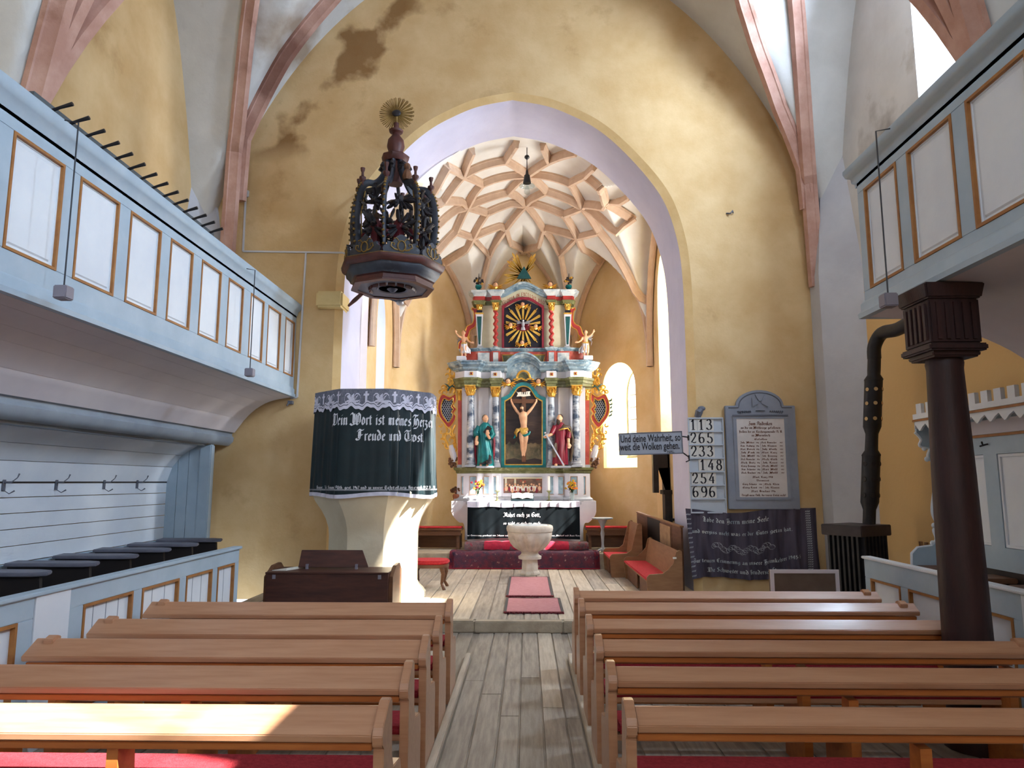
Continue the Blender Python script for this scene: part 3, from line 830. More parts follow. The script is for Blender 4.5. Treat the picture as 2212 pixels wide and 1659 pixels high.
def planks(parent, x0, x1, wd, ys, z, mats, gap=.006, jit=0.0):
    x = x0
    while x < x1 - .02:
        wq = min(wd * random.uniform(.85, 1.15), x1 - x)
        yy = list(ys)
        for i in range(1, len(yy) - 1): yy[i] += random.uniform(-.7, .7)
        for a, b in zip(yy, yy[1:]):
            g = gap * random.uniform(.5, 1.3)
            dz = random.uniform(-.004, 0)
            mb = MB()
            e = .004
            mb.add([(x + g, a + .003, z - .03), (x + wq - g, a + .003, z - .03), (x + wq - g, b - .003, z - .03), (x + g, b - .003, z - .03),
                    (x + g + e, a + .006, z + dz), (x + wq - g - e, a + .006, z + dz), (x + wq - g - e, b - .006, z + dz), (x + g + e, b - .006, z + dz)],
                   [(4, 5, 6, 7), (0, 1, 5, 4), (1, 2, 6, 5), (2, 3, 7, 6), (3, 0, 4, 7)])
            obj('plank', mb, random.choice(mats), parent, smooth=0)
        x += wq


planks(fl, -.56, .40, .175, [-1, 3.4, 6.0, 8.6], 0, ['floor_wood', 'floor_wood', 'floor_wood_b', 'floor_wood_light'])
planks(fl, -3.3, -.62, .26, [-1, 4.2, 8.6], 0, ['floor_wood', 'floor_wood_b'])
planks(fl, .46, 3.5, .26, [-1, 4.2, 8.6], 0, ['floor_wood', 'floor_wood_b'])
planks(fl2, -2.95, 2.6, .22, [8.72, 11.4, 13.68], .13, ['floor_wood_light', 'floor_wood_light', 'floor_wood'])
planks(fl2, -3.9, -2.95, .24, [8.72, 10.9], .13, ['floor_wood'])
planks(fl2, 2.6, 4.4, .24, [8.72, 10.9], .13, ['floor_wood'])
for i, (x0, x1) in enumerate([(-3.3, -1.5), (-1.5, -.62), (-.62, .42), (.42, 2.0), (2.0, 3.5)]):
    struct('trim_%d' % (i + 1), MB().box(x0 + .003, x1 - .003, 8.58, 8.72, 0, .131 + .004 * (i % 2)), 'step_stone', bevel=.012)
struct('trim_6', MB().box(-.615, -.565, -1, 7.4, -.005, .05), 'floor_wood_light', bevel=.006)
struct('trim_7', MB().box(.405, .455, -1, 7.4, -.005, .05), 'floor_wood_light', bevel=.006)
# altar steps
def step(name, y, z0, z1, m):
    hw = 2.8
    return struct(name, MB().box(-2.8, 2.64, y, 16.6, z0, z1) if False else MB().prism([(-2.8, y), (2.64, y), (2.64, 14.6), (1.12, 16.7), (-1.28, 16.7), (-2.8, 14.6)], lambda u, v, d: (u, v, d), z0, z1), m, bevel=.015)


step('floor.002', 13.72, .0, .40, 'step_stone')
struct('floor.003', MB().box(-1.16, 1.18, 14.1, 16.6, .40, .55), 'step_stone', bevel=.015)
# ---------------------------------------------------------------- panelled fronts
def rectring(mb, P, u0, u1, z0, z1, wd, d0, d1):
    mb.ring([(u0, z0), (u1, z0), (u1, z1), (u0, z1)], [(u0 + wd, z0 + wd), (u1 - wd, z0 + wd), (u1 - wd, z1 - wd), (u0 + wd, z1 - wd)], P, d0, d1)


def panelled(parent, P, u0, u1, z0, z1, panels, pz0, pz1, fd=.03, line=.022, field=True, planky=False, pm='paint_white'):
    """P(u, z, out). Frame of rails and stiles standing fd proud of sunk panels; each panel has a painted moulding line."""
    mb = MB()
    b = lambda a, c, e, f: mb.hexa([P(a, e, 0), P(c, e, 0), P(c, e, fd), P(a, e, fd), P(a, f, 0), P(c, f, 0), P(c, f, fd), P(a, f, fd)])
    b(u0, u1, z0, pz0)
    b(u0, u1, pz1, z1)
    es = [u0] + [e for p in panels for e in p] + [u1]
    for a, c in zip(es[::2], es[1::2]): b(a, c, pz0, pz1)
    obj('frame', mb, 'paint_blue', parent, smooth=0, bevel=.004)
    for a, c in panels:
        mb = MB()
        mb.hexa([P(a - .01, pz0 - .01, -.015), P(c + .01, pz0 - .01, -.015), P(c + .01, pz0 - .01, .004), P(a - .01, pz0 - .01, .004),
                 P(a - .01, pz1 + .01, -.015), P(c + .01, pz1 + .01, -.015), P(c + .01, pz1 + .01, .004), P(a - .01, pz1 + .01, .004)])
        if field:
            i = .055
            mb.hexa([P(a + i, pz0 + i, .004), P(c - i, pz0 + i, .004), P(c - i - .012, pz0 + i + .012, .014), P(a + i + .012, pz0 + i + .012, .014),
                     P(a + i, pz1 - i, .004), P(c - i, pz1 - i, .004), P(c - i - .012, pz1 - i - .012, .014), P(a + i + .012, pz1 - i - .012, .014)])
            rectring(mb, P, a + .02, c - .02, pz0 + .02, pz1 - .02, .012, .004, .012)
        p = obj('panel', mb, pm, parent, smooth=0)
        ml = MB()
        rectring(ml, P, a, c, pz0, pz1, line, .004, fd + .006)
        obj('moulding', ml, 'line_orange', p, smooth=0)
        if planky:
            k = MB()
            m = max(2, int((c - a) / .16))
            for i in range(1, m):
                u = a + (c - a) * i / m
                k.hexa([P(u - .004, pz0 + .02, .004), P(u + .004, pz0 + .02, .004), P(u + .004, pz0 + .02, .006), P(u - .004, pz0 + .02, .006),
                        P(u - .004, pz1 - .02, .004), P(u + .004, pz1 - .02, .004), P(u + .004, pz1 - .02, .006), P(u - .004, pz1 - .02, .006)])
            obj('joint', k, 'paint_grey', p, smooth=0)


CORN = [(0, 0), (.03, .0), (.03, .03), (.05, .05), (.055, .09), (.085, .11), (.10, .15), (.10, .18), (0, .18)]
BASE = [(0, 0), (.06, 0), (.065, .04), (.045, .06), (.045, .12), (.02, .16), (0, .17)]
# left gallery
GX, GZ0, GZ1 = -3.66, 3.08, 4.46
gl = root('gallery', (GX, 5, GZ0), 'long pale blue panelled gallery along the left wall with a peg rail on top', 'gallery')
Y0g, Y1g = -3.0, WY - .03
PL = lambda u, z, o: (GX + o, u, z)
edges = [(10.38, 10.80), (9.66, 10.17), (9.02, 9.50), (8.32, 8.78), (7.60, 8.11), (6.90, 7.39), (6.16, 6.71), (5.42, 5.98)]
y = 5.42
while y > -2.2:
    edges.append((y - .76, y - .2))
    y -= .76
panelled(gl, PL, Y0g, Y1g, GZ0, GZ1, sorted(edges), 3.36, 4.22)
mb = MB().plan([(GX, Y0g), (GX, Y1g)], [(o, GZ1 - .15 + z) for o, z in CORN])
mb.box(GX - .16, GX + .1, Y0g, Y1g, GZ1 + .03, GZ1 + .06)
obj('cornice', mb, 'paint_blue', gl, smooth=50)
mb = MB().plan([(GX, Y0g), (GX, Y1g)], [(o, GZ0 - .03 + z) for o, z in BASE])
obj('base_moulding', mb, 'paint_blue', gl, smooth=50)
mb = MB().box(GX - .12, GX - .016, Y0g, Y1g, GZ0, GZ1)
mb.box(-5.28, GX - .02, Y0g, Y1g, GZ0 + .0, GZ0 + .12)
obj('gallery_floor', mb, 'paint_grey', gl, smooth=0)
# boarded cove under the gallery
cove = smoothline([(GX + .0, 0, GZ0 - .03), (-4.0, 0, 2.98), (-4.28, 0, 2.80), (-4.52, 0, 2.5)], 6)
nb = 5
L = len(cove) - 1
for k in range(nb):
    i0, i1 = int(L * k / nb), int(L * (k + 1) / nb)
    seg = cove[i0:i1 + 1]
    mb = MB()
    y0, y1 = Y0g, Y1g - .004
    vs = []
    for p in seg: vs += [(p.x, y0, p.z), (p.x, y1, p.z), (p.x - .004, y1, p.z + .03), (p.x - .004, y0, p.z + .03)]
    vs[0] = (seg[0].x - .004, y0, seg[0].z)
    vs[1] = (seg[0].x - .004, y1, seg[0].z)
    m = len(seg)
    mb.add(vs, [(i * 4 + j, i * 4 + (j + 1) % 4, i * 4 + 4 + (j + 1) % 4, i * 4 + 4 + j) for i in range(m - 1) for j in range(4)] + [(0, 1, 2, 3), (4 * m - 1, 4 * m - 2, 4 * m - 3, 4 * m - 4)])
    obj('soffit_board', mb, 'paint_soffit', gl, smooth=40)
pr = root('peg_rail', (GX - .28, 8, GZ1 + .04), 'dark grey rail with upright wooden pegs behind the left gallery parapet', 'rail')
yt = 8.15
mb = MB().box(GX - .15, GX - .11, 5.0, yt, GZ1 + .062, GZ1 + .26)
obj('rail_board', mb, 'teal_dark' if False else 'paint_grey', pr, smooth=0)
MATS['rail'] = mat('rail', (86, 92, 96), .6, (72, 78, 82), 5)
pr.children[0].data.materials[0] = MATS['rail']
for i in range(14):
    yy = 5.2 + i * (yt - 5.35) / 13
    mb = MB().tube([(GX - .13, yy, GZ1 + .20), (GX - .04, yy, GZ1 + .235), (GX + .06, yy, GZ1 + .265)], [.014, .013, .018], 6)
    obj('peg', mb, 'iron', pr)
# thin rods with small boxes on the parapets
def rod(px, py0, px1, py1, x, lab):
    a, b = atx(px, py0, x), atx(px1, py1, x)
    yy = (a.y + b.y) / 2
    s = 1 if x < 0 else -1
    o = s * .135
    r = obj('lamp_rod', MB().tube([(x + o * .2, yy, a.z + .06), (x + o, yy, a.z + .04), (x + o, yy, b.z)], .006, 5), 'wire', lab)
    obj('box', MB().box(x + o - .05, x + o + .05, yy - .05, yy + .05, b.z - .08, b.z + .02), 'box_grey', r, bevel=.008)


rod(130, 275, 100, 625, GX + .12, gl)
rod(527, 590, 517, 800, GX + .12, gl)

# right gallery
HX, HY, HZ0 = 2.93, 5.98, 3.17
gr = root('gallery', (HX, 4, HZ0), 'pale blue panelled gallery on the right, carried by a dark column', 'gallery')
PR = lambda u, z, o: (HX - o, u, z)
ed = [(5.33, 5.86), (4.60, 5.17), (3.86, 4.44)]
y = 3.86
while y > -2.2:
    ed.append((y - .76, y - .2))
    y -= .76
panelled(gr, PR, Y0g, HY, HZ0, GZ1, sorted(ed), 3.36, 4.24)
pth = [(4.88, HY), (HX, HY), (HX, Y0g)][::-1]
pth = [(HX, Y0g), (HX, HY), (4.88, HY)]
flip = lambda prof: [(-o, z) for o, z in prof]
mb = MB().plan(pth, flip([(o, GZ1 - .15 + z) for o, z in CORN]))
obj('cornice', mb, 'paint_blue', gr, smooth=50)
mb = MB().plan(pth, flip([(o, HZ0 - .03 + z) for o, z in BASE]))
obj('base_moulding', mb, 'paint_blue', gr, smooth=50)
mb = MB().box(HX + .016, HX + .12, Y0g, HY, HZ0, GZ1).box(HX + .02, 4.88, HY - .1, HY - .004, HZ0, GZ1).box(HX, 4.88, Y0g, HY - .11, HZ0 + .01, HZ0 + .12)
obj('gallery_floor', mb, 'paint_grey', gr, smooth=0)
cove = smoothline([(HX, 0, HZ0 - .03), (3.5, 0, 3.08), (4.1, 0, 2.84), (4.55, 0, 2.45)], 6)
L = len(cove) - 1
for k in range(5):
    seg = cove[int(L * k / 5):int(L * (k + 1) / 5) + 1]
    vs = []
    for p in seg: vs += [(p.x, Y0g, p.z), (p.x, HY - .02, p.z), (p.x + .004, HY - .02, p.z + .03), (p.x + .004, Y0g, p.z + .03)]
    m = len(seg)
    mb = MB().add(vs, [(i * 4 + j, i * 4 + (j + 1) % 4, i * 4 + 4 + (j + 1) % 4, i * 4 + 4 + j) for i in range(m - 1) for j in range(4)] + [(0, 1, 2, 3), (4 * m - 1, 4 * m - 2, 4 * m - 3, 4 * m - 4)])
    obj('soffit_board', mb, 'paint_soffit', gr, smooth=40)
mb = MB().prism([(HX + .02, HZ0 - .02), (4.88, HZ0 - .02), (4.88, 2.36), (4.55, 2.42)] + [(p.x, p.z + .01) for p in reversed(cove)], lambda u, v, d: (u, d, v), HY - .018, HY + .01)
obj('end_board', mb, 'paint_soffit', gr, smooth=0)
rod(1930, 295, 1960, 640, HX - .12, gr)
# column
CXX, CYY = 2.98, 5.05
cm = root('gallery_column', (CXX, CYY, 0), 'dark brown turned wooden column under the right gallery', 'column')
mb = MB().lathe((CXX, CYY, 0), [(.19, 0), (.19, .1), (.165, .14), (.158, .3), (.150, 1.0), (.138, 1.8), (.118, 2.54), (.124, 2.58), (.116, 2.62)], 14, .2)
obj('shaft', mb, 'wood_column', cm, smooth=40)
mb = MB()
sq = lambda a, z: [(CXX - a, CYY - a, z), (CXX + a, CYY - a, z), (CXX + a, CYY + a, z), (CXX - a, CYY + a, z)]
for a, b, z0, z1 in [(.16, .17, 2.61, 2.65), (.20, .20, 2.65, 2.70), (.175, .175, 2.70, 3.02), (.19, .21, 3.02, 3.13)]:
    mb.hexa(sq(a, z0) + sq(b, z1))
cp = obj('capital', mb, 'wood_column', cm, smooth=0, bevel=.012)
mb = MB()
for s in range(4):
    for k in range(5):
        o = -.12 + k * .06
        q = [(o, -.18), (o + .028, -.18), (o + .028, -.178), (o, -.178)]
        rr = [(CXX + x * cos(s * pi / 2) - y * sin(s * pi / 2), CYY + x * sin(s * pi / 2) + y * cos(s * pi / 2)) for x, y in [(o - .012, -.19), (o + .016, -.19), (o + .016, -.17), (o - .012, -.17)]]
        mb.hexa([(x, y, 2.73) for x, y in rr] + [(x, y, 2.99) for x, y in rr])
obj('fluting', mb, 'wood_column', cp, smooth=0)

# ---------------------------------------------------------------- left stalls under the gallery
SX = -3.27
st = root('stall_screen', (SX, 6, 0), 'pale blue panelled stall front beside the left pews', 'stall front')
PS = lambda u, z, o: (SX + o, u, z)
sp = [(7.55, 7.98), (6.86, 7.42), (6.08, 6.72), (5.28, 5.94), (3.95, 4.6), (3.1, 3.7), (2.2, 2.9), (1.3, 2.0)]
panelled(st, PS, 5.12, 8.1, 0, 1.0, sorted(sp[:4]), .12, .86, planky=True, field=False)
panelled(st, PS, .6, 4.75, 0, 1.0, sorted(sp[4:]), .12, .86, planky=True, field=False)
obj('plain_board', MB().box(SX - .01, SX + .035, 4.755, 5.115, 0, 1.0), 'paint_white', st, smooth=0)
obj('cap_rail', MB().box(SX - .05, SX + .055, .6, 8.12, 1.0, 1.03), 'paint_blue', st, bevel=.006)
obj('backing', MB().box(SX - .05, SX - .016, .6, 8.1, 0, 1.0), 'paint_grey', st, smooth=0)
# boarded wall panelling with coat hooks
bp = root('wall_panelling', (-5.2, 6, .9), 'white boarded panelling with coat hooks under the left gallery', 'panelling')
prof = [(-5.24, .93), (-5.24, 1.10), (-5.24, 1.27), (-5.24, 1.43), (-5.24, 1.59), (-5.24, 1.74), (-5.17, 1.96), (-5.04, 2.13), (-4.82, 2.27)]
for (xa, za), (xb, zb) in zip(prof, prof[1:]):
    dx, dz = zb - za, -(xb - xa)
    l = hypot(dx, dz)
    nx, nz = dx / l * .02, dz / l * .02
    g = .004
    ux, uz = (xb - xa) / l * g, (zb - za) / l * g
    y0, y1 = .5, 10.3
    A = [(xa + ux, za + uz), (xb - ux, zb - uz)]
    mb = MB().hexa([(A[0][0] - nx, y0, A[0][1] - nz), (A[0][0], y0, A[0][1]), (A[1][0], y0, A[1][1]), (A[1][0] - nx, y0, A[1][1] - nz),
                    (A[0][0] - nx, y1, A[0][1] - nz), (A[0][0], y1, A[0][1]), (A[1][0], y1, A[1][1]), (A[1][0] - nx, y1, A[1][1] - nz)])
    obj('board', mb, 'paint_white', bp, smooth=0)
obj('joint_strip', MB().box(-5.245, -5.232, .5, 10.29, 1.735, 1.752), 'wood_black', bp, smooth=0)
obj('lower_rail', MB().box(-5.26, -5.18, .5, 10.3, .84, .925), 'paint_blue', bp, bevel=.006)
for yy in (6.2, 7.05, 7.85, 8.75, 9.5):
    mb = MB().tube([(-5.235, yy, 1.74), (-5.16, yy, 1.74), (-5.12, yy + .03, 1.79), (-5.11, yy + .04, 1.83)], [.008, .006, .005, .008], 6)
    mb.tube([(-5.235, yy, 1.73), (-5.22, yy, 1.66), (-5.17, yy, 1.63), (-5.13, yy + .02, 1.66)], [.006, .005, .005, .008], 6)
    mb.box(-5.24, -5.225, yy - .02, yy + .02, 1.66, 1.77)
    obj('coat_hook', mb, 'memorial_dark', bp)
# end boards of the stall
for k in range(3):
    x0 = -5.24 + k * .155
    ztop = [1.96, 2.12, 2.2][k]
    mb = MB().prism([(x0, .4), (x0 + .148, .4), (x0 + .148, ztop + .12), (x0, ztop)], lambda u, v, d: (u, d, v), 10.3, 10.34)
    obj('end_board', mb, 'paint_blue', bp, smooth=0)
obj('end_post', MB().box(-4.775, -4.6, 10.27, 10.4, .4, 2.29), 'paint_blue', bp, bevel=.015)
bm_ = root('gallery_beam', (-4.6, 6, 2.4), 'grey moulded timber beam under the left gallery', 'beam')
mb = MB().plan([(-4.66, Y0g), (-4.66, 10.88)], [(0, 2.30), (.06, 2.30), (.12, 2.36), (.13, 2.42), (.10, 2.45), (.10, 2.49), (.14, 2.52), (.14, 2.55), (0, 2.55)])
obj('beam', mb, 'paint_grey', bm_, smooth=50)
obj('beam_underside', MB().box(-4.84, -4.661, Y0g, 10.26, 2.27, 2.34), 'wood_brown' if False else 'paint_grey', bm_, bevel=.02)
# row of stall seats with dividers
ss = root('stall_bench', (-4.6, 7, 0), 'row of dark stall seats with grey ledges behind the left stall front', 'seats')
for i in range(9):
    yb = 10.1 - i * .72
    mb = MB().prism([(-5.14, yb), (-4.40, yb), (-4.27, yb - .04), (-4.25, yb - .14), (-4.35, yb - .20), (-5.14, yb - .20)], lambda u, v, d: (u, v, d + .05 * (yb - v) * -1), .93, .965)
    obj('ledge', mb, 'ledge_grey', ss, bevel=.008)
    mb = MB().prism([(-5.14, 0), (-4.31, 0), (-4.29, .55), (-4.32, .915), (-5.14, .915)], lambda u, v, d: (u, d, v), yb - .14, yb - .10)
    obj('divider', mb, 'wood_black', ss, smooth=0)
obj('seat_back', MB().box(-5.17, -5.15, 3, 10.25, .2, .83), 'wood_black', ss, smooth=0)
obj('seat_base', MB().box(-5.14, -4.1, 3, 10.2, 0, .36), 'wood_black', ss, smooth=0)

# ---------------------------------------------------------------- right stalls
TX = 3.44
sf = root('stall_screen', (TX, 6, 0), 'pale panelled stall front beside the right pews behind the column', 'stall front')
PT = lambda u, z, o: (TX - o, u, z)
panelled(sf, PT, 5.12, 7.42, 0, .98, [(5.22, 5.86), (6.06, 6.6), (6.74, 7.3)], .12, .80, field=False)
panelled(sf, PT, 1.0, 4.55, 0, .98, [(1.2, 1.8), (2.0, 2.6), (2.85, 3.5), (3.75, 4.4)], .12, .80, field=False)
obj('plain_board', MB().box(TX - .035, TX + .01, 4.555, 5.115, 0, .98), 'paint_white', sf, smooth=0)
obj('cap_rail', MB().box(TX - .05, TX + .05, 1.0, 7.44, .98, 1.005), 'paint_white', sf, bevel=.006)
obj('backing', MB().box(TX + .016, TX + .05, 1.0, 7.42, 0, .98), 'paint_grey', sf, smooth=0)
cs = root('choir_stall', (4.7, 6.5, 0), 'tall white choir stall with a battlemented crest behind the column', 'stall')
KX = 4.62
ya, yb = 4.0, 8.05
PK = lambda u, z, o: (KX - o, u, z)
mb = MB()
mb.box(KX - .03, KX, ya, yb, .95, 1.13)
obj('back_board', MB().box(KX + .016, KX + .05, ya, yb, .3, 2.41), 'paint_blue', cs, smooth=0)
mb = MB()
fr = lambda a, c, e, f: mb.box(KX - .03, KX + .015, a, c, e, f)
mb.v, mb.f = [], []
pans = [(7.25, 7.8), (6.45, 7.05), (5.65, 6.25), (4.85, 5.45), (4.1, 4.65)]
fr(ya, yb, .9, 1.12)
fr(ya, yb, 2.02, 2.2)
es = [ya] + [e for p in sorted(pans) for e in p] + [yb]
for a, c in zip(es[::2], es[1::2]): fr(a, c, 1.12, 2.02)
obj('frame', mb, 'paint_blue', cs, smooth=0)
for a, c in pans:
    mb = MB().box(KX - .004, KX + .016, a + .004, c - .004, 1.124, 2.016)
    mb.ring([(a + .004, 1.124), (c - .004, 1.124), (c - .004, 2.016), (a + .004, 2.016)], [(a + .03, 1.15), (c - .03, 1.15), (c - .03, 1.99), (a + .03, 1.99)], PK, .004, .02)
    obj('panel', mb, 'paint_white', cs, smooth=0)
obj('moulding', MB().box(KX - .05, KX - .03, ya, yb, 2.19, 2.215), 'line_orange', cs, smooth=0)
obj('frieze_board', MB().box(KX - .028, KX + .015, ya, yb, 2.22, 2.36), 'paint_soffit', cs, smooth=0)
# projecting canopy: scalloped valance and battlements
FX = 4.38
obj('canopy_top', MB().box(FX, KX + .05, ya, yb, 2.42, 2.44), 'paint_white', cs, smooth=0)
VZ = lambda z: 2.31 + (z - 2.37) * .9
pl = [(ya, 2.44), (ya, VZ(2.40))]
q = int((yb - ya) / .2)
for i in range(q):
    a = ya + (yb - ya) * i / q
    w_ = (yb - ya) / q
    pl += [(a + .01, VZ(2.44)), (a + w_ * .25, VZ(2.42)), (a + w_ * .5, VZ(2.375)), (a + w_ * .62, VZ(2.37)), (a + w_ * .8, VZ(2.41)), (a + w_ * .97, VZ(2.45))]
pl += [(yb, VZ(2.40)), (yb, 2.44)]
mb = MB().prism(pl, lambda u, v, d: (d, u, v), FX - .012, FX + .012)
obj('valance', mb, 'paint_white', cs, smooth=0)
obj('crest_line', MB().box(FX - .03, FX - .013, ya, yb + .02, 2.415, 2.437), 'line_orange', cs, smooth=0)
mb = MB().box(FX - .02, FX + .02, ya, yb + .02, 2.442, 2.50)
m = int((yb - ya) / .19)
for i in range(m):
    a = ya + .19 * i
    mb.box(FX - .02, FX + .02, a + .09, a + .19, 2.50, 2.61)
obj('battlement', mb, 'paint_white', cs, smooth=0)
# scrolled end board of the stall, seen edge on
ep = smoothline([(FX, 0, 2.30), (4.44, 0, 2.22), (4.42, 0, 2.15), (4.52, 0, 2.12), (4.50, 0, 2.03), (4.55, 0, 1.96), (4.58, 0, 1.86), (4.54, 0, 1.66), (4.50, 0, 1.42), (4.54, 0, 1.28), (4.50, 0, 1.22), (4.52, 0, 1.12), (4.46, 0, 1.05)], 5)
pl = [(p.x, p.z) for p in ep] + [(4.30, 1.02), (4.24, .96), (4.22, .6), (4.22, 0), (KX + .05, 0), (KX + .05, 2.41), (FX, 2.41)]
mb = MB().prism(pl, lambda u, v, d: (u, d, v), yb, yb + .035)
obj('end_panel', mb, 'paint_blue', cs, smooth=0)
mb = MB().tube([(p.x - .008, yb + .018, p.z) for p in ep] + [(4.30, yb + .018, 1.03), (4.235, yb + .018, .97), (4.212, yb + .018, .6)], .016, 6)
for (x, z) in [(4.46, 2.12), (4.48, 2.0), (4.5, 1.27), (4.47, 1.08)]: mb.ell((x, yb + .018, z), .03, .022, .03, 8, 6)
obj('scroll_edge', mb, 'paint_white', cs)
mb = MB().tube([(KX - .04, 7.15, 2.12), (KX - .09, 7.15, 2.11), (KX - .11, 7.13, 2.14)], .009, 6).tube([(KX - .04, 7.15, 2.12), (KX - .09, 7.2, 2.10)], .008, 6)
obj('coat_hook', mb, 'iron', cs)
for i in range(5):
    yy = yb - .05 - i * .74
    mb = MB().prism([(KX - .03, yy), (4.25, yy), (4.18, yy - .06), (4.18, yy - .3), (4.26, yy - .36), (KX - .03, yy - .36)], lambda u, v, d: (u, v, d), .80, .85)
    obj('ledge', mb, 'wood_brown', cs, bevel=.01)
    mb = MB().prism([(KX - .03, 0), (4.24, 0), (4.22, .79), (KX - .03, .79)], lambda u, v, d: (u, d, v), yy - .2, yy - .16)
    obj('divider', mb, 'wood_black', cs, smooth=0)
obj('seat_base', MB().box(4.3, KX, ya, yb, 0, .42), 'wood_black', cs, smooth=0)
obj('seat_back', MB().box(KX - .028, KX + .01, ya, yb, .42, .9), 'wood_black', cs, smooth=0)

# ---------------------------------------------------------------- pews
def pew(L, lab, s, d=.135, h=.078):
    """a pew running from the aisle (x = 0) to x = s*L, ridge of its book rest along y = 0, facing the altar"""
    r = root('pew', (0, 0, 0), lab, 'pew', 'wooden pews with red seat pads')
    X = lambda a: s * a
    bx = lambda mb, a, b, *q: mb.box(min(X(a), X(b)), max(X(a), X(b)), *q)
    mb = MB()
    q = [(-d, .732 - h), (-d - .004, .762 - h), (-.005, .764), (.022, .760), (.024, .730), (-d + .027, .727 - h)]
    mb.prism(q, lambda u, v, d: (d, u, v), X(.048), X(L))
    obj('book_rest', mb, 'bench_wood', r, smooth=25, bevel=.004)
    obj('rest_lip', bx(MB(), .05, L - .02, -d + .014, -d + .042, .694 - h, .724 - h), 'bench_edge', r, smooth=0, bevel=.004)
    obj('back_rail', bx(MB(), .05, L - .16, -.012, .014, .62, .705), 'bench_wood', r, smooth=0)
    obj('seat_board', bx(MB(), .05, L - .14, .03, .31, .375, .405), 'bench_wood', r, smooth=0, bevel=.004)
    mb = MB().grid(24, 4, lambda u, v: (X(.06 + (L - .22) * u), .045 + .33 * v, .415 + .004 * sin(u * 40) - (.03 if v in (0, 1) else 0)))
    mb2 = bx(MB(), .06, L - .16, .025, .315, .406, .448)
    obj('seat_pad', mb2, 'red_cushion', r, bevel=.014)
    prof = [(-d + .02, 0), (.33, 0), (.33, .38), (.30, .44), (.12, .47), (.075, .54), (.06, .77), (.035, .792), (-.01, .792), (-d - .003, .794 - h), (-d - .02, .762 - h), (-d - .012, .722 - h), (-d + .015, .70 - h)]
    obj('bench_end', MB().prism(prof, lambda u, v, d: (d, u, v), X(0), X(.046)), 'bench_wood', r, smooth=20, bevel=.004)
    for a in (L * .46, L - .22):
        prof2 = [(-d + .03, .0), (.28, 0), (.28, .373), (.05, .373), (.03, .615), (-d + .032, .612)]
        obj('leg', MB().prism(prof2, lambda u, v, d: (d, u, v), X(a), X(a + .05)), 'bench_edge', r, smooth=20)
    obj('foot_rail', bx(MB(), .05, L - .22, .30, .34, .09, .15), 'bench_edge', r, smooth=0)
    pf = [(-.045, .72), (.03, .69), (.04, .772), (.0, .785), (-.05, .765)]
    obj('end_cap', MB().prism(pf, lambda u, v, d: (d, u, v), X(L - .13), X(L - .07)), 'bench_wood', r, smooth=20, bevel=.004)
    return r


ords = ['nearest', 'second nearest', 'third nearest', 'fourth nearest', 'fifth nearest']
p0 = pew(2.50, 'nearest pew left of the aisle with sunlight on its book rest', -1)
p0.location = (-.61, 3.30, 0)
for i, y in enumerate([3.97, 4.62, 5.27, 6.01]):
    c = copy_tree(p0)
    c.location = (-.615, y, 0)
    c['label'] = 'wooden pew with red pad left of the aisle, ' + ['second from the camera', 'third from the camera', 'fourth from the camera', 'front pew before the harmonium'][i]
q0 = pew(2.74, 'nearest pew right of the aisle, passing before the foot of the column', 1, .088, .052)
q0.location = (.425, 3.32, 0)
for i, y in enumerate([4.0, 4.66, 5.34, 6.06, 6.68]):
    c = copy_tree(q0)
    c.location = (.425, y, 0)
    c['label'] = 'wooden pew with red pad right of the aisle, ' + ['second from the camera', 'third from the camera', 'fourth from the camera', 'fifth from the camera', 'front pew with the board behind it'][i]
bd = tag(obj('screen_board', MB().box(2.36, 3.02, 7.12, 7.16, 0, .90), 'wood_brown', bevel=.004), 'grey brown framed board standing just beyond the front right pew', 'board')
bd.data.materials[0] = MATS['screen_brown']
rg = MB()
rectring(rg, lambda u, v, d: (u, 7.12 - d, v), 2.36, 3.02, 0, .905, .035, -.002, .012)
obj('edge_frame', rg, 'paint_soffit', bd, smooth=0)
# ---------------------------------------------------------------- pulpit
PX, PY = -2.16, 10.2
c8 = cos(pi / 8)
def octo(apo, z, cx=PX, cy=PY, rot=0): return [(cx + apo / c8 * cos(pi / 8 + rot + k * pi / 4), cy + apo / c8 * sin(pi / 8 + rot + k * pi / 4), z) for k in range(8)]


def octloft(mb, prof, cx=PX, cy=PY, rot=0):
    m = len(prof)
    vs = []
    for a, z in prof: vs += octo(a, z, cx, cy, rot)
    fs = [(i * 8 + k, i * 8 + (k + 1) % 8, (i + 1) * 8 + (k + 1) % 8, (i + 1) * 8 + k) for i in range(m - 1) for k in range(8)]
    return mb.add(vs, fs + [tuple(range(7, -1, -1)), tuple((m - 1) * 8 + k for k in range(8))])


pu = root('pulpit', (PX, PY, .13), 'cream plastered octagonal stone pulpit left of the chancel arch', 'pulpit')
obj('pedestal', octloft(MB(), [(.70, .12), (.70, .2), (.66, .26), (.61, .31), (.585, .36), (.585, 1.02), (.595, 1.12), (.63, 1.24), (.69, 1.36), (.77, 1.48), (.80, 1.55)]), 'pulpit_plaster', pu, smooth=25)
obj('basket', octloft(MB(), [(.80, 1.55), (.82, 1.6), (.80, 1.64), (.785, 2.9), (.80, 2.98), (.70, 2.98), (.70, 2.0)]), 'pulpit_plaster', pu, smooth=25)
# cloth hung round the basket
APO = .825
SIDE = 2 * APO * math.tan(pi / 8)


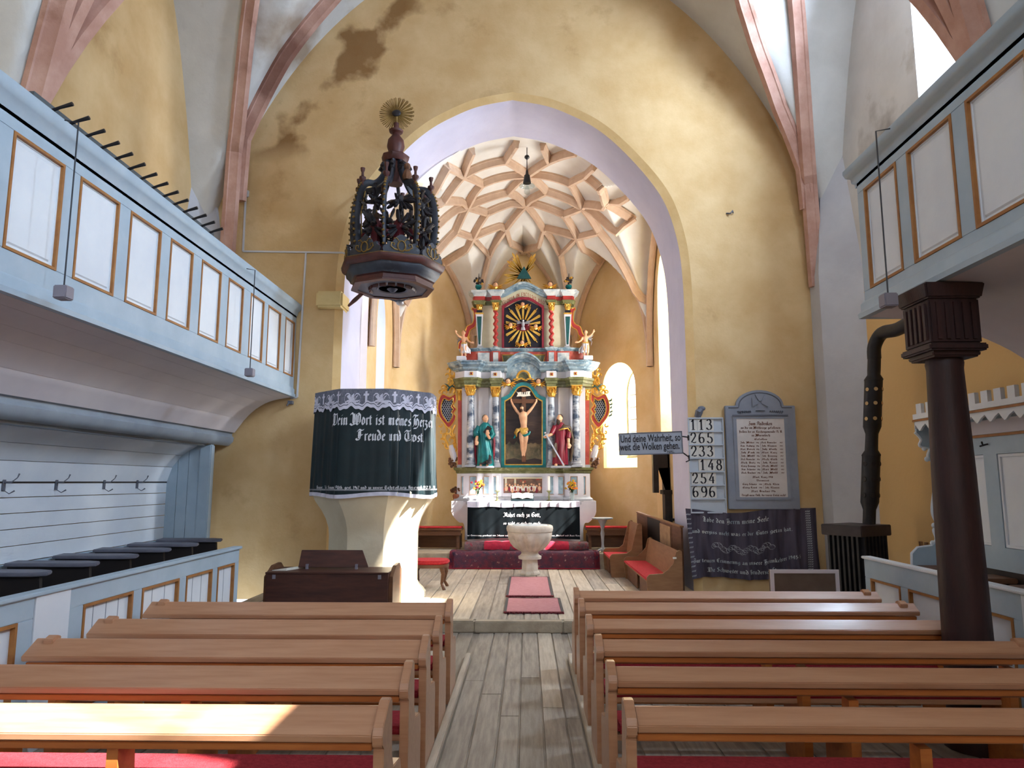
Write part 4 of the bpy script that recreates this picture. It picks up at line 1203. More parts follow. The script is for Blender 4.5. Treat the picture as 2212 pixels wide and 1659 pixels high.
def pcl(s, z, out=0):
    """s = distance round the octagon, measured from the middle of the front face"""
    k = math.floor(s / SIDE + .5)
    f = s - k * SIDE
    a = -pi / 2 + k * pi / 4
    t = min(1, max(0, (2.9 - z) / 1.3))
    amp = .004 + .012 * t + (.016 * t if k == 1 else 0)
    d = APO + .03 * t + amp * (sin(s * 34 + 1.3 * sin(z * 2)) + .6 * sin(s * 57 + 2)) * (.10 if k == 0 else .45 if k < 0 else 1) - .012 * (2 * abs(f) / SIDE) ** 8
    d += out
    ff = f * (1 + .03 * t)
    return (PX + d * cos(a) - ff * sin(a), PY + d * sin(a) + ff * cos(a), z)


pc = root('pulpit_cloth', (PX, PY - .84, 1.6), 'dark green pulpit cloth with white script and a lace edge', 'cloth')
S0, S1 = -1.72 * SIDE, 2.2 * SIDE
zb = lambda s: 1.60 + .02 * sin(s * 5) - .015 * abs(s)
mb = MB().grid(170, 26, lambda u, v: pcl(S0 + (S1 - S0) * u, 2.97 + (zb(S0 + (S1 - S0) * u) - 2.97) * v))
obj('cloth', mb, 'cloth_green', pc, smooth=60)
mb = MB().grid(170, 2, lambda u, v: pcl(S0 + (S1 - S0) * u, zb(S0 + (S1 - S0) * u) + .004 - .05 * v, .003))
obj('fringe', mb, 'lace', pc, smooth=60)
zl = lambda s: 2.72 + .022 * sin(s * 26) + .012 * sin(s * 61)
mb = MB().grid(170, 4, lambda u, v: pcl(S0 + (S1 - S0) * u, 2.985 + (zl(S0 + (S1 - S0) * u) - 2.985) * v, .008))
lc = obj('lace', mb, 'lace_net', pc, smooth=60)
mb = MB()
M = lambda u, v: pcl(u, v, .014)
s = S0 + .05
i = 0
while s < S1 - .05:            # worked motifs: crosses and scrolled leaves over a scalloped border
    if i % 3 == 0:
        nib(mb, '+', M, .15, s, 2.80, nw=.5, thin=.9)
    else:
        sg = 1 if i % 3 == 1 else -1
        for j in range(4):
            a0 = radians(60 + 38 * j)
            pts = [(s + sg * (.05 - r_ * cos(a0)), 2.80 + r_ * sin(a0) + .01) for r_ in (.015, .05, .1)]
            for (u0, v0), (u1, v1) in zip(pts, pts[1:]):
                mb.add([M(u0 - .012, v0 - .010), M(u0 + .012, v0 + .012), M(u1 + .020, v1 + .012), M(u1 - .016, v1 - .016)], [(0, 1, 2, 3)])
        ar = arcpts(s, 2.85, .045, .07, 0, 330, 9)
        for (u0, v0), (u1, v1) in zip(ar, ar[1:]): mb.add([M(u0, v0 - .007), M(u0, v0 + .009), M(u1, v1 + .009), M(u1, v1 - .007)], [(0, 1, 2, 3)])
    s += .128
    i += 1
N = 150
for i in range(N):
    a, b = S0 + (S1 - S0) * i / N, S0 + (S1 - S0) * (i + 1) / N
    for o, t in ((.0, .045), (.058, .020)):
        mb.add([M(a, zl(a) + o), M(b, zl(b) + o), M(b, zl(b) + o + t), M(a, zl(a) + o + t)], [(0, 1, 2, 3)])
obj('lace_motif', mb, 'lace', lc, smooth=0)
mb = MB()
M = lambda u, v: pcl(u, v, .007)
nib(mb, 'Dein Wort ist meines Herzen', M, .155, .30, 2.50, fit=1.55, nw=1.0)
nib(mb, 'Freude und Trost.', M, .145, .40, 2.29, fit=.98, nw=1.0)
nib(mb, 'Brunner, Joh. Simon, Altb. gest. 1967 und zu unsrer Tochter Maria Klamen geb. 1923 gest. 1984', M, .042, .18, 1.655, fit=2.0, nw=1.0)
obj('lettering', mb, 'letter_white', pc, smooth=0)
mb = MB()
for z in (1.635, 1.645): mb.grid(120, 1, lambda u, v: pcl(S0 + (S1 - S0) * u, z + .004 * v, .006))
obj('border_line', mb, 'letter_white', pc, smooth=0)

# ---------------------------------------------------------------- sounding board: carved crown hanging over the pulpit
QX, QY, QR = -1.98, 10.15, .78
ca = root('sounding_board', (QX, QY, 4.5), 'carved wooden crown-shaped sounding board hanging above the pulpit', 'canopy')
oc = [(QX + QR * cos(radians(-90 - 2 + 45 * k)), QY + QR * sin(radians(-90 - 2 + 45 * k))) for k in range(8)]
def ocp(k, r): return V((QX + r * cos(radians(-92 + 45 * k)), QY + r * sin(radians(-92 + 45 * k)), 0))
ring = oc[:]
inner = .60
pth = [(QX + inner * cos(radians(-92 + 45 * k)), QY + inner * sin(radians(-92 + 45 * k))) for k in range(8)]
mb = MB().plan(pth, [(-.07, 4.555), (.02, 4.555), (.02, 4.58), (-.0, 4.59), (-.0, 4.645), (.03, 4.66), (-.07, 4.66)], closed=True)
obj('frieze', mb, 'canopy_red', ca, smooth=30)
mb = MB().plan(pth, [(-.3, 4.66), (.03, 4.66), (.05, 4.70), (.09, 4.74), (.10, 4.79), (.10, 4.80), (-.3, 4.80)], closed=True)
obj('blue_moulding', mb, 'canopy_blue', ca, smooth=50)
mb = MB().plan(pth, [(-.3, 4.80), (.12, 4.80), (.15, 4.83), (.165, 4.87), (.165, 4.90), (.14, 4.915), (-.3, 4.915)], closed=True)
obj('cornice', mb, 'canopy_red', ca, smooth=50)
mb = MB().plan(pth, [(.165, 4.896), (.170, 4.896), (.170, 4.902), (.165, 4.902)], closed=True)
obj('gilt_line', mb, 'canopy_gold', ca, smooth=0)
mb = MB().add([(p.x, p.y, 4.572) for p in (ocp(k, .60) for k in range(8))] + [(p.x, p.y, 4.60) for p in (ocp(k, .60) for k in range(8))], [tuple(range(8)), tuple(range(15, 7, -1))])
un = obj('underside', mb, 'canopy_under', ca, smooth=0)
mb = MB()
for a0 in range(-20, 200, 22):
    a = radians(a0 + 180)
    mb.tube([(QX + .34 * cos(a), QY + .34 * sin(a), 4.565), (QX + .34 * cos(a + .3), QY + .34 * sin(a + .3), 4.565)], [.035, .045], 6, fl=.3, up=(0, 0, 1))
obj('wreath', mb, 'canopy_red', un)
mb = MB().lathe((QX, QY, 0), [(.20, 4.572), (.22, 4.56), (.24, 4.572)], 24)
mb.lathe((QX, QY, 0), [(.02, 4.52), (.05, 4.54), (.08, 4.572)], 10)
obj('boss', mb, 'canopy_under', un)
mb = MB().ell((QX + .05, QY + .36, 4.46), .06, .09, .045, 10, 8).tube([(QX + .05, QY + .36, 4.47), (QX - .12, QY + .30, 4.5)], [.05, .01], 6, fl=.3).tube([(QX + .05, QY + .36, 4.47), (QX + .2, QY + .26, 4.5)], [.05, .01], 6, fl=.3)
obj('dove', mb, 'silver', un)
# cresting cartouches on the rim
for k in range(8):
    p, q = ocp(k, .72), ocp(k + 1, .72)
    t = (q - p)
    L = t.length
    t.normalize()
    nr = V((t.y, -t.x, 0))
    f = lambda u, v, d: tuple(p + t * (L * .5 + u) + nr * d + V((0, 0, 4.91 + v)))
    pl = smoothline([(-.25, 0, 0), (-.26, 0, .07), (-.2, 0, .12), (-.2, 0, .16), (-.13, 0, .15), (-.1, 0, .2), (-.05, 0, .25), (0, 0, .27)], 3)
    pts = [(v.x, v.z) for v in pl]
    pts = pts + [(-x, z) for x, z in reversed(pts[:-1])]
    o = obj('cartouche', MB().prism(pts, f, -.02, .02), 'canopy_blue', ca, smooth=0)
    m2 = MB()
    ar = [(x, z + .1) for x, z in arcpts(0, 0, .055, .075, 0, 360, 16)]
    m2.tube([f(u, v, .025) for u, v in ar], .011, 5)
    for sg in (-1, 1):
        m2.tube([f(sg * u, v, .025) for u, v in [(.05, .04), (.10, .05), (.15, .09), (.14, .14), (.10, .13), (.11, .1)]], [.012, .012, .011, .01, .009, .006], 5)
        m2.tube([f(sg * u, v, .025) for u, v in [(.04, .17), (.07, .21), (.11, .2)]], .009, 5)
    obj('gilt_scroll', m2, 'canopy_gold', o)
# eight curved ribs rising to the hub
for k in range(8):
    d = ocp(k, 1) - V((QX, QY, 0))
    pr_ = smoothline([(.55, 0, 4.92), (.60, 0, 5.25), (.62, 0, 5.6), (.58, 0, 5.92), (.48, 0, 6.08), (.33, 0, 6.12), (.22, 0, 6.24), (.14, 0, 6.42), (.12, 0, 6.56)], 4)
    pts = [(QX + d.x * p.x, QY + d.y * p.x, p.z) for p in pr_]
    o = obj('rib', MB().tube(pts, [.05] * 12 + [.052] * (len(pts) - 12), 8, fl=.55, up=(d.x, d.y, 0)), 'canopy_blue', ca)
    m2 = MB()
    for i in range(2, 17):
        p, z = pr_[i], 0
        m2.ell((QX + d.x * (p.x + .055), QY + d.y * (p.x + .055), p.z), .022, .022, .018, 6, 4)
    obj('bead', m2, 'canopy_gold', o, kind='stuff')
    m2 = MB().tube([(QX + d.x * .52, QY + d.y * .52, 4.95), (QX + d.x * .555, QY + d.y * .555, 5.6), (QX + d.x * .50, QY + d.y * .50, 5.95)], .012, 5)
    obj('gilt_line', m2, 'canopy_gold', o)
    # volute
    m2 = MB()
    sp_ = [(.16 + .075 * (1 - i / 16) * cos(i * .75), 6.42 + .075 * (1 - i / 16) * sin(i * .75)) for i in range(15)]
    m2.tube([(QX + d.x * r_, QY + d.y * r_, z) for r_, z in sp_], .03, 6)
    obj('volute', m2, 'canopy_dark', o)
    # turned finial on the shoulder
    obj('finial', MB().lathe((QX + d.x * .55, QY + d.y * .55, 6.02), [(.03, 0), (.02, .06), (.05, .1), (.05, .13), (.02, .15), (.018, .2), (.03, .23), (.036, .27), (.01, .27)], 8), 'canopy_red', ca)
    # carved leaf clusters between the ribs
    a2 = radians(-92 + 45 * k + 22.5)
    e = V((cos(a2), sin(a2), 0))
    s2 = V((-e.y, e.x, 0))
    m2 = MB()
    ctr = V((QX, QY, 5.78)) + e * .47
    for j in range(26):
        an, rr_ = random.uniform(0, 2 * pi), .19 * sqrt(random.random())
        low = j > 14
        c2 = ctr + V((0, 0, -.42 if low else 0)) + e * (.06 if low else 0)
        p2 = c2 + s2 * (rr_ * cos(an)) + V((0, 0, rr_ * sin(an))) + e * random.uniform(-.03, .06)
        q2 = p2 + (p2 - c2) * .35 + e * .03
        m2.tube([c2.lerp(p2, .4), p2, q2, q2 - (p2 - c2) * .1 + e * .03], [.03, .052, .04, .015], 6, fl=.55, up=e)
    m2.ell(ctr, .07, .07, .07, 8, 6)
    obj('leaf_cluster', m2, 'canopy_dark', ca)
# small carved red-robed figures standing inside the crown
for k in (0, 2, 7):
    a2 = radians(-92 + 45 * k + 22.5)
    e = V((cos(a2), sin(a2), 0))
    c = V((QX, QY, 4.95)) + e * .42
    s2 = V((-e.y, e.x, 0))
    m2 = MB().lathe(c, [(.07, .0), (.085, .12), (.07, .3), (.095, .42), (.045, .52), (.03, .55)], 10, fn=lambda a, z: 1 + .12 * cos(5 * a))
    for sg in (-1, 1): m2.tube([c + s2 * (.1 * sg) + V((0, 0, .44)), c + s2 * (.2 * sg) + V((0, 0, .34)) + e * .04, c + s2 * (.16 * sg) + V((0, 0, .25)) + e * .1], [.045, .04, .025], 6)
    fg = obj('figure', m2, 'figure_red', ca)
    obj('head', MB().ell(c + V((0, 0, .60)), .045, .045, .06, 10, 8), 'hair' if k % 2 else 'dry_flowers', fg)
    m3 = MB()
    for j in range(12):
        an = pi * j / 11 - .2
        tip = c + s2 * (.24 * cos(an)) + V((0, 0, .2 + .26 * sin(an))) - e * .03
        m3.tube([c + V((0, 0, .2)) - e * .03, tip], [.06, .015], 5, fl=.3, up=e)
    obj('leaf_spray', m3, 'canopy_dark', fg)
for k in (1, 5):
    d = ocp(k, 1) - V((QX, QY, 0))
    m2 = MB()
    c = V((QX + d.x * .33, QY + d.y * .33, 6.16))
    m2.lathe(c, [(.06, 0), (.075, .06), (.05, .14), (.02, .17)], 8).ell(c + V((0, 0, .21)), .05, .05, .055, 10, 8)
    obj('cherub', m2, 'dry_flowers', ca)
hub = [(QX + .15 * cos(radians(-92 + 45 * k)), QY + .15 * sin(radians(-92 + 45 * k))) for k in range(8)]
mb = MB().plan(hub, [(-.1, 6.54), (.02, 6.54), (.05, 6.58), (.06, 6.63), (.04, 6.65), (-.1, 6.65)], closed=True).lathe((QX, QY, 0), [(.12, 6.2), (.1, 6.56)], 8)
obj('hub', mb, 'canopy_red', ca, smooth=40)
obj('vase', MB().lathe((QX, QY, 6.64), [(.10, 0), (.11, .08), (.135, .16), (.12, .26), (.06, .34), (.055, .37), (.10, .39), (.11, .42), (.06, .45), (.04, .46), (.04, .54), (.01, .54)], 14), 'canopy_red', ca)
SZ = 7.34
mb = MB().tube([(QX, QY, 7.1), (QX, QY, SZ)], .02, 6)
for i in range(72):
    an = 2 * pi * i / 72
    if i % 6 == 0 and i % 12: pass
    L1 = .27 if i % 3 else .25
    mb.bar((QX + .03 * cos(an), QY + .006 * (i % 3), SZ + .03 * sin(an)), (QX + L1 * cos(an), QY + .012 * (i % 3), SZ + L1 * sin(an)), .006, .011)
obj('sunburst', mb, 'canopy_gold', ca, smooth=0)
mb = MB().ell((QX, QY - .015, SZ), .07, .02, .055, 12, 8)
obj('sunburst_boss', mb, 'canopy_dark', ca)
mb = MB().tube([(QX, QY, 7.1), (QX - .03, WY - .02, 7.2)], .012, 5).tube([(QX - .5, QY + .35, 5.9), (-2.75, WY - .01, 6.35)], .014, 5)
obj('iron_tie', mb, 'iron', ca)
mb = MB().tube([(QX - .5, QY + .2, 4.56), (-2.62, QY + .35, 4.5), (-2.75, QY + .5, 4.45)], [.03, .035, .02], 6).box(QX - .62, QX - .45, QY + .2, WY - .17, 4.68, 4.78)
obj('bracket', mb, 'canopy_red', ca)

# ---------------------------------------------------------------- harmonium and stool
hm = root('harmonium', (-2.9, 9.0, .13), 'dark brown harmonium with a propped music desk beside the pulpit', 'harmonium')
ha, hb = at(575, 1232, 8.85), at(838, 1232, 8.85)
h0, h1, hz = ha.x, hb.x, .62
tz = at(600, 1236, 8.85).z
mb = MB().box(h0, h1, 8.85, 9.4, .13, tz - .02)
obj('cabinet', mb, 'wood_dark', hm, smooth=0, bevel=.006)
obj('top_board', MB().box(h0 - .01, h1 + .01, 8.84, 9.42, tz - .02, tz), 'wood_dark', hm, bevel=.005)
mb = MB().prism([(8.92, .13), (9.55, .13), (9.55, tz - .04), (9.40, tz + .06), (9.15, tz + .05), (8.92, tz - .06)], lambda u, v, d: (d, u, v), h1, h1 + .05)
obj('cheek', mb, 'wood_brown', hm, smooth=0, bevel=.005)
mb = MB().prism([(8.92, .13), (9.55, .13), (9.55, tz - .04), (9.40, tz + .06), (9.15, tz + .05), (8.92, tz - .06)], lambda u, v, d: (d, u, v), h0 - .05, h0)
obj('cheek', mb, 'wood_brown', hm, smooth=0, bevel=.005)
d0, d1 = at(645, 1228, 9.2), at(797, 1228, 9.2)
d2, d3 = at(649, 1189, 9.25), at(781, 1189, 9.25)
obj('music_desk', MB().hexa([(d0.x, 9.18, tz + .02), (d1.x, 9.18, tz + .02), (d1.x, 9.2, tz + .02), (d0.x, 9.2, tz + .02), (d2.x, 9.3, d2.z), (d3.x, 9.3, d2.z), (d3.x, 9.32, d2.z), (d2.x, 9.32, d2.z)]), 'wood_dark', hm, smooth=0, bevel=.004)
mb = MB().box(d0.x + .1, d0.x + .13, 9.16, 9.2, tz, tz + .06).box(d1.x - .17, d1.x - .14, 9.16, 9.2, tz, tz + .06)
obj('hinge', mb, 'box_grey', hm, smooth=0)
obj('vent', MB().box(h1 - .24, h1 - .1, 8.843, 8.85, .2, .26), 'wood_black', hm, smooth=0)
mb = MB().box(h0 + .08, h0 + .12, 8.842, 8.85, tz - .08, tz - .03).box(h1 - .12, h1 - .08, 8.842, 8.85, tz - .08, tz - .03)
obj('label_plate', mb, 'box_grey', hm, smooth=0)
nt_ = tag(obj('note_sheet', MB().hexa([(h0 + .02, 9.0, tz), (h0 + .2, 9.0, tz), (h0 + .34, 9.3, tz), (h0 + .16, 9.3, tz), (h0 + .02, 9.0, tz + .006), (h0 + .2, 9.0, tz + .03), (h0 + .34, 9.3, tz + .03), (h0 + .16, 9.3, tz + .006)]), 'paper', smooth=0), 'white sheet of paper lying on the left end of the harmonium', 'paper')
sp0 = at(905, 1265, 10.6)
sx_, sy_ = -1.50, 11.2
so_ = root('stool', (sx_, sy_, .13), 'small stool with a red padded seat beside the pulpit foot', 'stool')
sz = .50
mb = MB().prism([(sx_ + .30 * abs(cos(a)) ** .7 * (1 if cos(a) > 0 else -1), sy_ + .27 * abs(sin(a)) ** .7 * (1 if sin(a) > 0 else -1)) for a in [2 * pi * i / 28 for i in range(28)]], lambda u, v, d: (u, v, d), sz, sz + .06)
obj('seat', mb, 'red_bright', so_, bevel=.02)
mb = MB().prism([(sx_ + .29 * abs(cos(a)) ** .7 * (1 if cos(a) > 0 else -1), sy_ + .26 * abs(sin(a)) ** .7 * (1 if sin(a) > 0 else -1)) for a in [2 * pi * i / 28 for i in range(28)]], lambda u, v, d: (u, v, d), sz - .05, sz)
obj('seat_frame', mb, 'wood_brown', so_)
for a, b in ((-1, -1), (1, -1), (1, 1), (-1, 1)):
    x, y = sx_ + a * .2, sy_ + b * .17
    obj('leg', MB().tube([(x, y, sz - .03), (x + a * .03, y + b * .03, .36), (x + a * .005, y, .22), (x + a * .05, y + b * .04, .131)], [.04, .032, .022, .026], 8), 'wood_brown', so_)

# ---------------------------------------------------------------- font
fx, fy, fz = .05, 12.8, .13
fo = root('baptismal_font', (fx, fy, fz), 'carved stone baptismal font with a gadrooned bowl before the altar', 'font')
K = 12.8 / 1530
lobes = lambda a, z: 1 + (.045 * abs(sin(a * 5)) if z < .74 else 0)
mb = MB().lathe((fx, fy, fz), [(.15, .40), (.21, .425), (.29, .475), (.35, .545), (.385, .63), (.395, .72), (.39, .745)], 80, fn=lambda a, z: 1 - .16 * max(0, abs(cos(a * 5.5 + 1.4 * z)) - .62) / .38 * min(1, max(0, .73 - z) * 6))
mb.lathe((fx, fy, fz), [(.37, .735), (.405, .75), (.415, .80), (.405, .845), (.38, .86), (.34, .86), (.33, .82), (.1, .76)], 40)
obj('bowl', mb, 'font_stone', fo, smooth=50)
mb = MB().lathe((fx, fy, fz), [(.135, .27), (.20, .275), (.205, .32), (.17, .34), (.145, .37), (.16, .41)], 24)
obj('collar', mb, 'font_stone', fo)
mb = MB().lathe((fx, fy, fz), [(.185, 0), (.185, .04), (.155, .07), (.145, .28)], 8, pi / 8)
obj('stem', mb, 'font_stone', fo, smooth=20, bevel=.008)
obj('lid', MB().lathe((fx, fy, fz), [(.325, .845), (.31, .862), (.06, .868), (.04, .885), (.01, .89)], 30), 'marble_pale', fo)

# ---------------------------------------------------------------- rugs
def slab(name, P4, th, m, label, nu=14, nv=10):
    pass


r1 = root('carpet', (-.06, 13.72, .4), 'patterned dark red carpet laid along the lower altar step', 'carpet')
x0, x1 = at(970, 1222, 13.6).x, at(1296, 1222, 13.6).x
def drape(x0, x1, pts, th=.012):
    """a strip draped over steps: pts = [(y, z)]"""
    pl = smoothline([(0, y, z) for y, z in pts], 4)
    vs = []
    n2 = 24
    for p in pl:
        for i in range(n2 + 1): vs.append((x0 + (x1 - x0) * i / n2, p.y + .008 * sin(i * 2.1 + p.z * 9), p.z + .006 * sin(i * 1.7 + p.y * 5)))
    fs = [(j * (n2 + 1) + i, j * (n2 + 1) + i + 1, (j + 1) * (n2 + 1) + i + 1, (j + 1) * (n2 + 1) + i) for j in range(len(pl) - 1) for i in range(n2)]
    return MB().add(vs, fs)


obj('carpet_pile', drape(x0, x1, [(13.58, .15), (13.62, .30), (13.66, .40), (13.74, .43), (13.95, .425), (14.08, .43)]), 'rug_dark', r1, smooth=60, solid=.014)
for a, b in ((x0, x0 + .10), (x1 - .10, x1)):
    obj('carpet_border', drape(a, b, [(13.568, .148), (13.608, .302), (13.648, .408), (13.735, .44), (13.95, .437), (14.08, .44)]), 'rug_red', r1, smooth=60)
obj('carpet_edge', MB().box(x0, x1, 13.555, 13.575, .138, .152), 'rug_field', r1, smooth=0)
r2 = root('carpet', (-.06, 14.1, .55), 'crimson carpet with pale border on the upper altar step', 'carpet')
a0, a1 = at(1003, 1190, 14.0).x, at(1272, 1190, 14.0).x
obj('carpet_pile', drape(a0, a1, [(14.02, .44), (14.04, .52), (14.12, .575), (14.25, .568), (14.48, .566)]), 'rug_pale', r2, smooth=60, solid=.012)
obj('carpet_field', drape(a0 + .38, a1 - .38, [(14.01, .448), (14.03, .532), (14.12, .588), (14.25, .580), (14.47, .578)]), 'rug_field', r2, smooth=60)
for i, (ya, yb, xa, xb, lab) in enumerate([(11.0, 12.45, -.42, .44, 'pink woven runner just before the font'), (9.35, 10.85, -.40, .48, 'pink woven runner nearer the chancel step')]):
    A = atz(1092, 1285 if i == 0 else 1322, .14)
    pass
def flat(x0, x1, y0, y1, z, k): return MB().grid(20, 24, lambda u, v: (x0 + (x1 - x0) * u, y0 + (y1 - y0) * v, z + .003 * sin(u * 9 + v * 7)))
for (pxs, lab) in [(((1093, 1287), (1196, 1287), 1247), 'pink woven runner just in front of the font'), (((1088, 1322), (1218, 1322), 1293), 'pink woven runner between the font and the chancel step')]:
    a, b, c = atz(*pxs[0], .14), atz(*pxs[1], .14), atz(1140, pxs[2], .14)
    xa, xb, y0, y1 = a.x, b.x, a.y, c.y
    r = root('runner_rug', ((xa + xb) / 2, y0, .131), lab, 'rug')
    obj('weave', flat(xa, xb, y0, y1, .141, 0), 'runner_pink', r, smooth=60, solid=.008)
    for u in (xa, xb - .035): obj('side_band', MB().box(u, u + .035, y0, y1, .145, .150), 'runner_edge', r, smooth=0)
    for v, d in ((y0, -1), (y1, 1)):
        m2 = MB()
        for i in range(46):
            x = xa + (xb - xa) * (i + .5) / 46
            m2.box(x - .006, x + .006, min(v, v + d * random.uniform(.04, .09)), max(v, v + d * .02), .134, .15)
        obj('fringe', m2, 'runner_fringe', r, smooth=0)
# ---------------------------------------------------------------- altar table
AY = 14.5
P = lambda px, py, y=AY: at(px, py, y)
al = root('altar_table', (-.07, 15, .55), 'white masonry altar table with rounded brackets behind the dark altar cloth', 'altar')
tl, tr = P(1006, 1085).x, P(1256, 1085).x
tz = P(1130, 1084).z
bz = .55
obj('block', MB().box(tl + .03, tr - .03, AY + .06, 15.4, bz, tz - .06), 'altar_white', al, bevel=.01)
obj('slab', MB().box(tl, tr, AY, 15.4, tz - .06, tz), 'altar_grey', al, bevel=.008)
# white curved brackets at the sides
yb_ = 14.95
for s, xa in ((-1, at(1012, 1090, yb_).x), (1, at(1252, 1090, yb_).x)):
    xo = at(975, 1090, yb_).x if s < 0 else at(1288, 1090, yb_).x
    zt, zm, zl_ = at(975, 1082, yb_).z, at(975, 1105, yb_).z, at(975, 1128, yb_).z
    pl = [(xa, zt), (xo, zt), (xo, zm)] + [(p.x, p.z) for p in smoothline([(xo, 0, zm), (xo + (xa - xo) * .12, 0, zm - .10), (xo + (xa - xo) * .45, 0, zl_), (xo + (xa - xo) * .7, 0, zl_ - .02), (xa - (xa - xo) * .2, 0, zl_ - .15)], 5)][1:] + [(xa - (xa - xo) * .2, .55), (xa, .55)]
    obj('bracket', MB().prism(pl, lambda u, v, d: (u, d, v), yb_, 15.5), 'altar_white', al, smooth=30)
ac = root('altar_cloth', (-.07, AY, .6), 'black altar cloth with white script hanging below a white linen', 'cloth')
xl, xr = P(1010, 1090, AY - .03).x, P(1252, 1090, AY - .03).x
zt, zb_ = tz - .09, P(1130, 1162, AY - .03).z


def acl(x, z, out=0):
    t = (zt - z) / (zt - zb_)
    return (x, AY - .03 - out - .012 * t * (1 + sin(x * 14 + 1) + .5 * sin(x * 31)), z - .035 * t * sin((x - xl) / (xr - xl) * pi) * 0)


mb = MB().grid(90, 16, lambda u, v: acl(xl + (xr - xl) * u, zt + (zb_ + .03 * sin(u * pi) - .03 - zt) * v))
obj('cloth', mb, 'cloth_black', ac, smooth=60, solid=.006)
mb = MB()
M = lambda u, v: acl(u, v, .008)
cxx = (P(1089, 1100).x + P(1167, 1100).x) / 2
nib(mb, 'Nahet euch zu Gott,', M, .085, cxx, P(0, 1115).z, fit=.74, nw=1.0)
nib(mb, 'so naht er sich zu euch:', M, .06, cxx, P(0, 1131.5).z, fit=.76, nw=1.0)
nib(mb, 'Zur Erinnerung gewidmet von Johann und Katharina Simon, Anna und Regina Schuster, Michael und Sara Kenst', M, .03, (xl + xr) / 2, zb_ + .035, fit=2.3, nw=1.0)
obj('lettering', mb, 'letter_white', ac, smooth=0)
ln = root('altar_linen', (-.07, 14.9, tz), 'white linen cloth folded over the altar table edge', 'cloth')
mb = MB().box(xl - .01, xr + .01, AY - .02, 15.35, tz + .001, tz + .008)
obj('top_cloth', mb, 'lace', ln, smooth=0)
mb = MB().grid(80, 4, lambda u, v: (xl - .01 + (xr - xl + .02) * u, AY - .045 - .006 * sin(u * 70), tz + .006 - (.11 + .008 * sin(u * 23)) * v))
obj('hem', mb, 'lace', ln, smooth=60)
mb = MB()
for k in (.08, .2, .31, .43, .52, .66, .74, .82, .93):
    x = xl + (xr - xl) * k
    mb.box(x - .006, x + .006, AY - .062, AY - .052, tz - .095, tz + .004)
obj('fold', mb, 'paint_blue', ln, smooth=0)
TZ = tz + .009
# things on the altar
def candle(px, lab):
    b = P(px, 1078, 14.75)
    x, y = b.x, 14.75
    r = root('candlestick', (x, y, TZ), lab, 'candlestick', 'altar candlesticks')
    obj('stick', MB().lathe((x, y, TZ), [(.055, 0), (.06, .012), (.02, .03), (.014, .06), (.026, .08), (.014, .10), (.012, .16), (.03, .185), (.055, .20), (.055, .21), (.015, .215)], 14), 'marble_olive', r)
    obj('candle', MB().lathe((x, y, TZ + .21), [(.026, 0), (.025, .29), (.008, .30)], 12), 'candle', r)
    obj('wick', MB().tube([(x, y, TZ + .50), (x + .003, y, TZ + .525)], .003, 5), 'wood_black', r)


candle(1074, 'candlestick with a white candle left of the open bible')
candle(1186, 'candlestick with a white candle right of the open bible')
b = P(1129, 1070, 14.65)
bb = root('bible', (b.x, 14.65, TZ), 'open bible on a dark sloping book rest on the altar', 'book')
x0, x1 = P(1106, 1070, 14.6).x, P(1151, 1070, 14.6).x
obj('book_rest', MB().hexa([(x0 - .02, 14.56, TZ), (x1 + .02, 14.56, TZ), (x1 + .02, 14.8, TZ), (x0 - .02, 14.8, TZ), (x0 - .02, 14.56, TZ + .03), (x1 + .02, 14.56, TZ + .03), (x1 + .02, 14.8, TZ + .13), (x0 - .02, 14.8, TZ + .13)]), 'cloth_green', bb, smooth=0)
mid = (x0 + x1) / 2
pg = lambda s: lambda u, v: (mid + s * (mid - x0) * u, 14.575 + .2 * v, TZ + .038 + .09 * v + .03 * sin(min(1, u * 1.4) * pi * .75) + .012 * (1 - u))
for s in (-1, 1): obj('page', MB().grid(10, 4, pg(s)), 'paper', bb, smooth=60, solid=.012)


def bouquet(name, x, y, z, lab, vase, n, h, spread, cols, vm='glass_vase', leaf='leaf_green'):
    r = root(name, (x, y, z), lab, 'vase')
    obj('vase', MB().lathe((x, y, z), vase, 16), vm, r)
    top = z + vase[-1][1]
    st_, lv = MB(), MB()
    fl_ = {c: MB() for c in cols}
    for i in range(n):
        a, q = random.uniform(0, 2 * pi), random.uniform(.15, 1)
        p = V((x + spread * q * cos(a), y + spread * .6 * q * sin(a), top + h * random.uniform(.35, 1) * (1.1 - .4 * q)))
        st_.tube([(x, y, top - .05), (x + (p.x - x) * .4, y + (p.y - y) * .4, top + (p.z - top) * .6), p], .004, 4)
        m = fl_[cols[i % len(cols)]]
        m.ell(p, .016, .016, .012, 6, 4)
        for j in range(5):
            b_ = 2 * pi * j / 5
            m.ell(p + V((.018 * cos(b_), .010 * sin(b_), .016 * sin(b_))), .012, .008, .012, 5, 3)
        q2 = V((x, y, top)).lerp(p, .55)
        d = V((random.uniform(-.06, .06), random.uniform(-.03, .03), random.uniform(0, .05)))
        lv.tube([q2, q2 + d * .5, q2 + d], [.004, .014, .002], 5, fl=.3)
    obj('stem', st_, leaf, r, kind='stuff')
    obj('leaf', lv, leaf, r, kind='stuff')
    for c in cols: obj('blossom', fl_[c], c, r, kind='stuff')
    return r


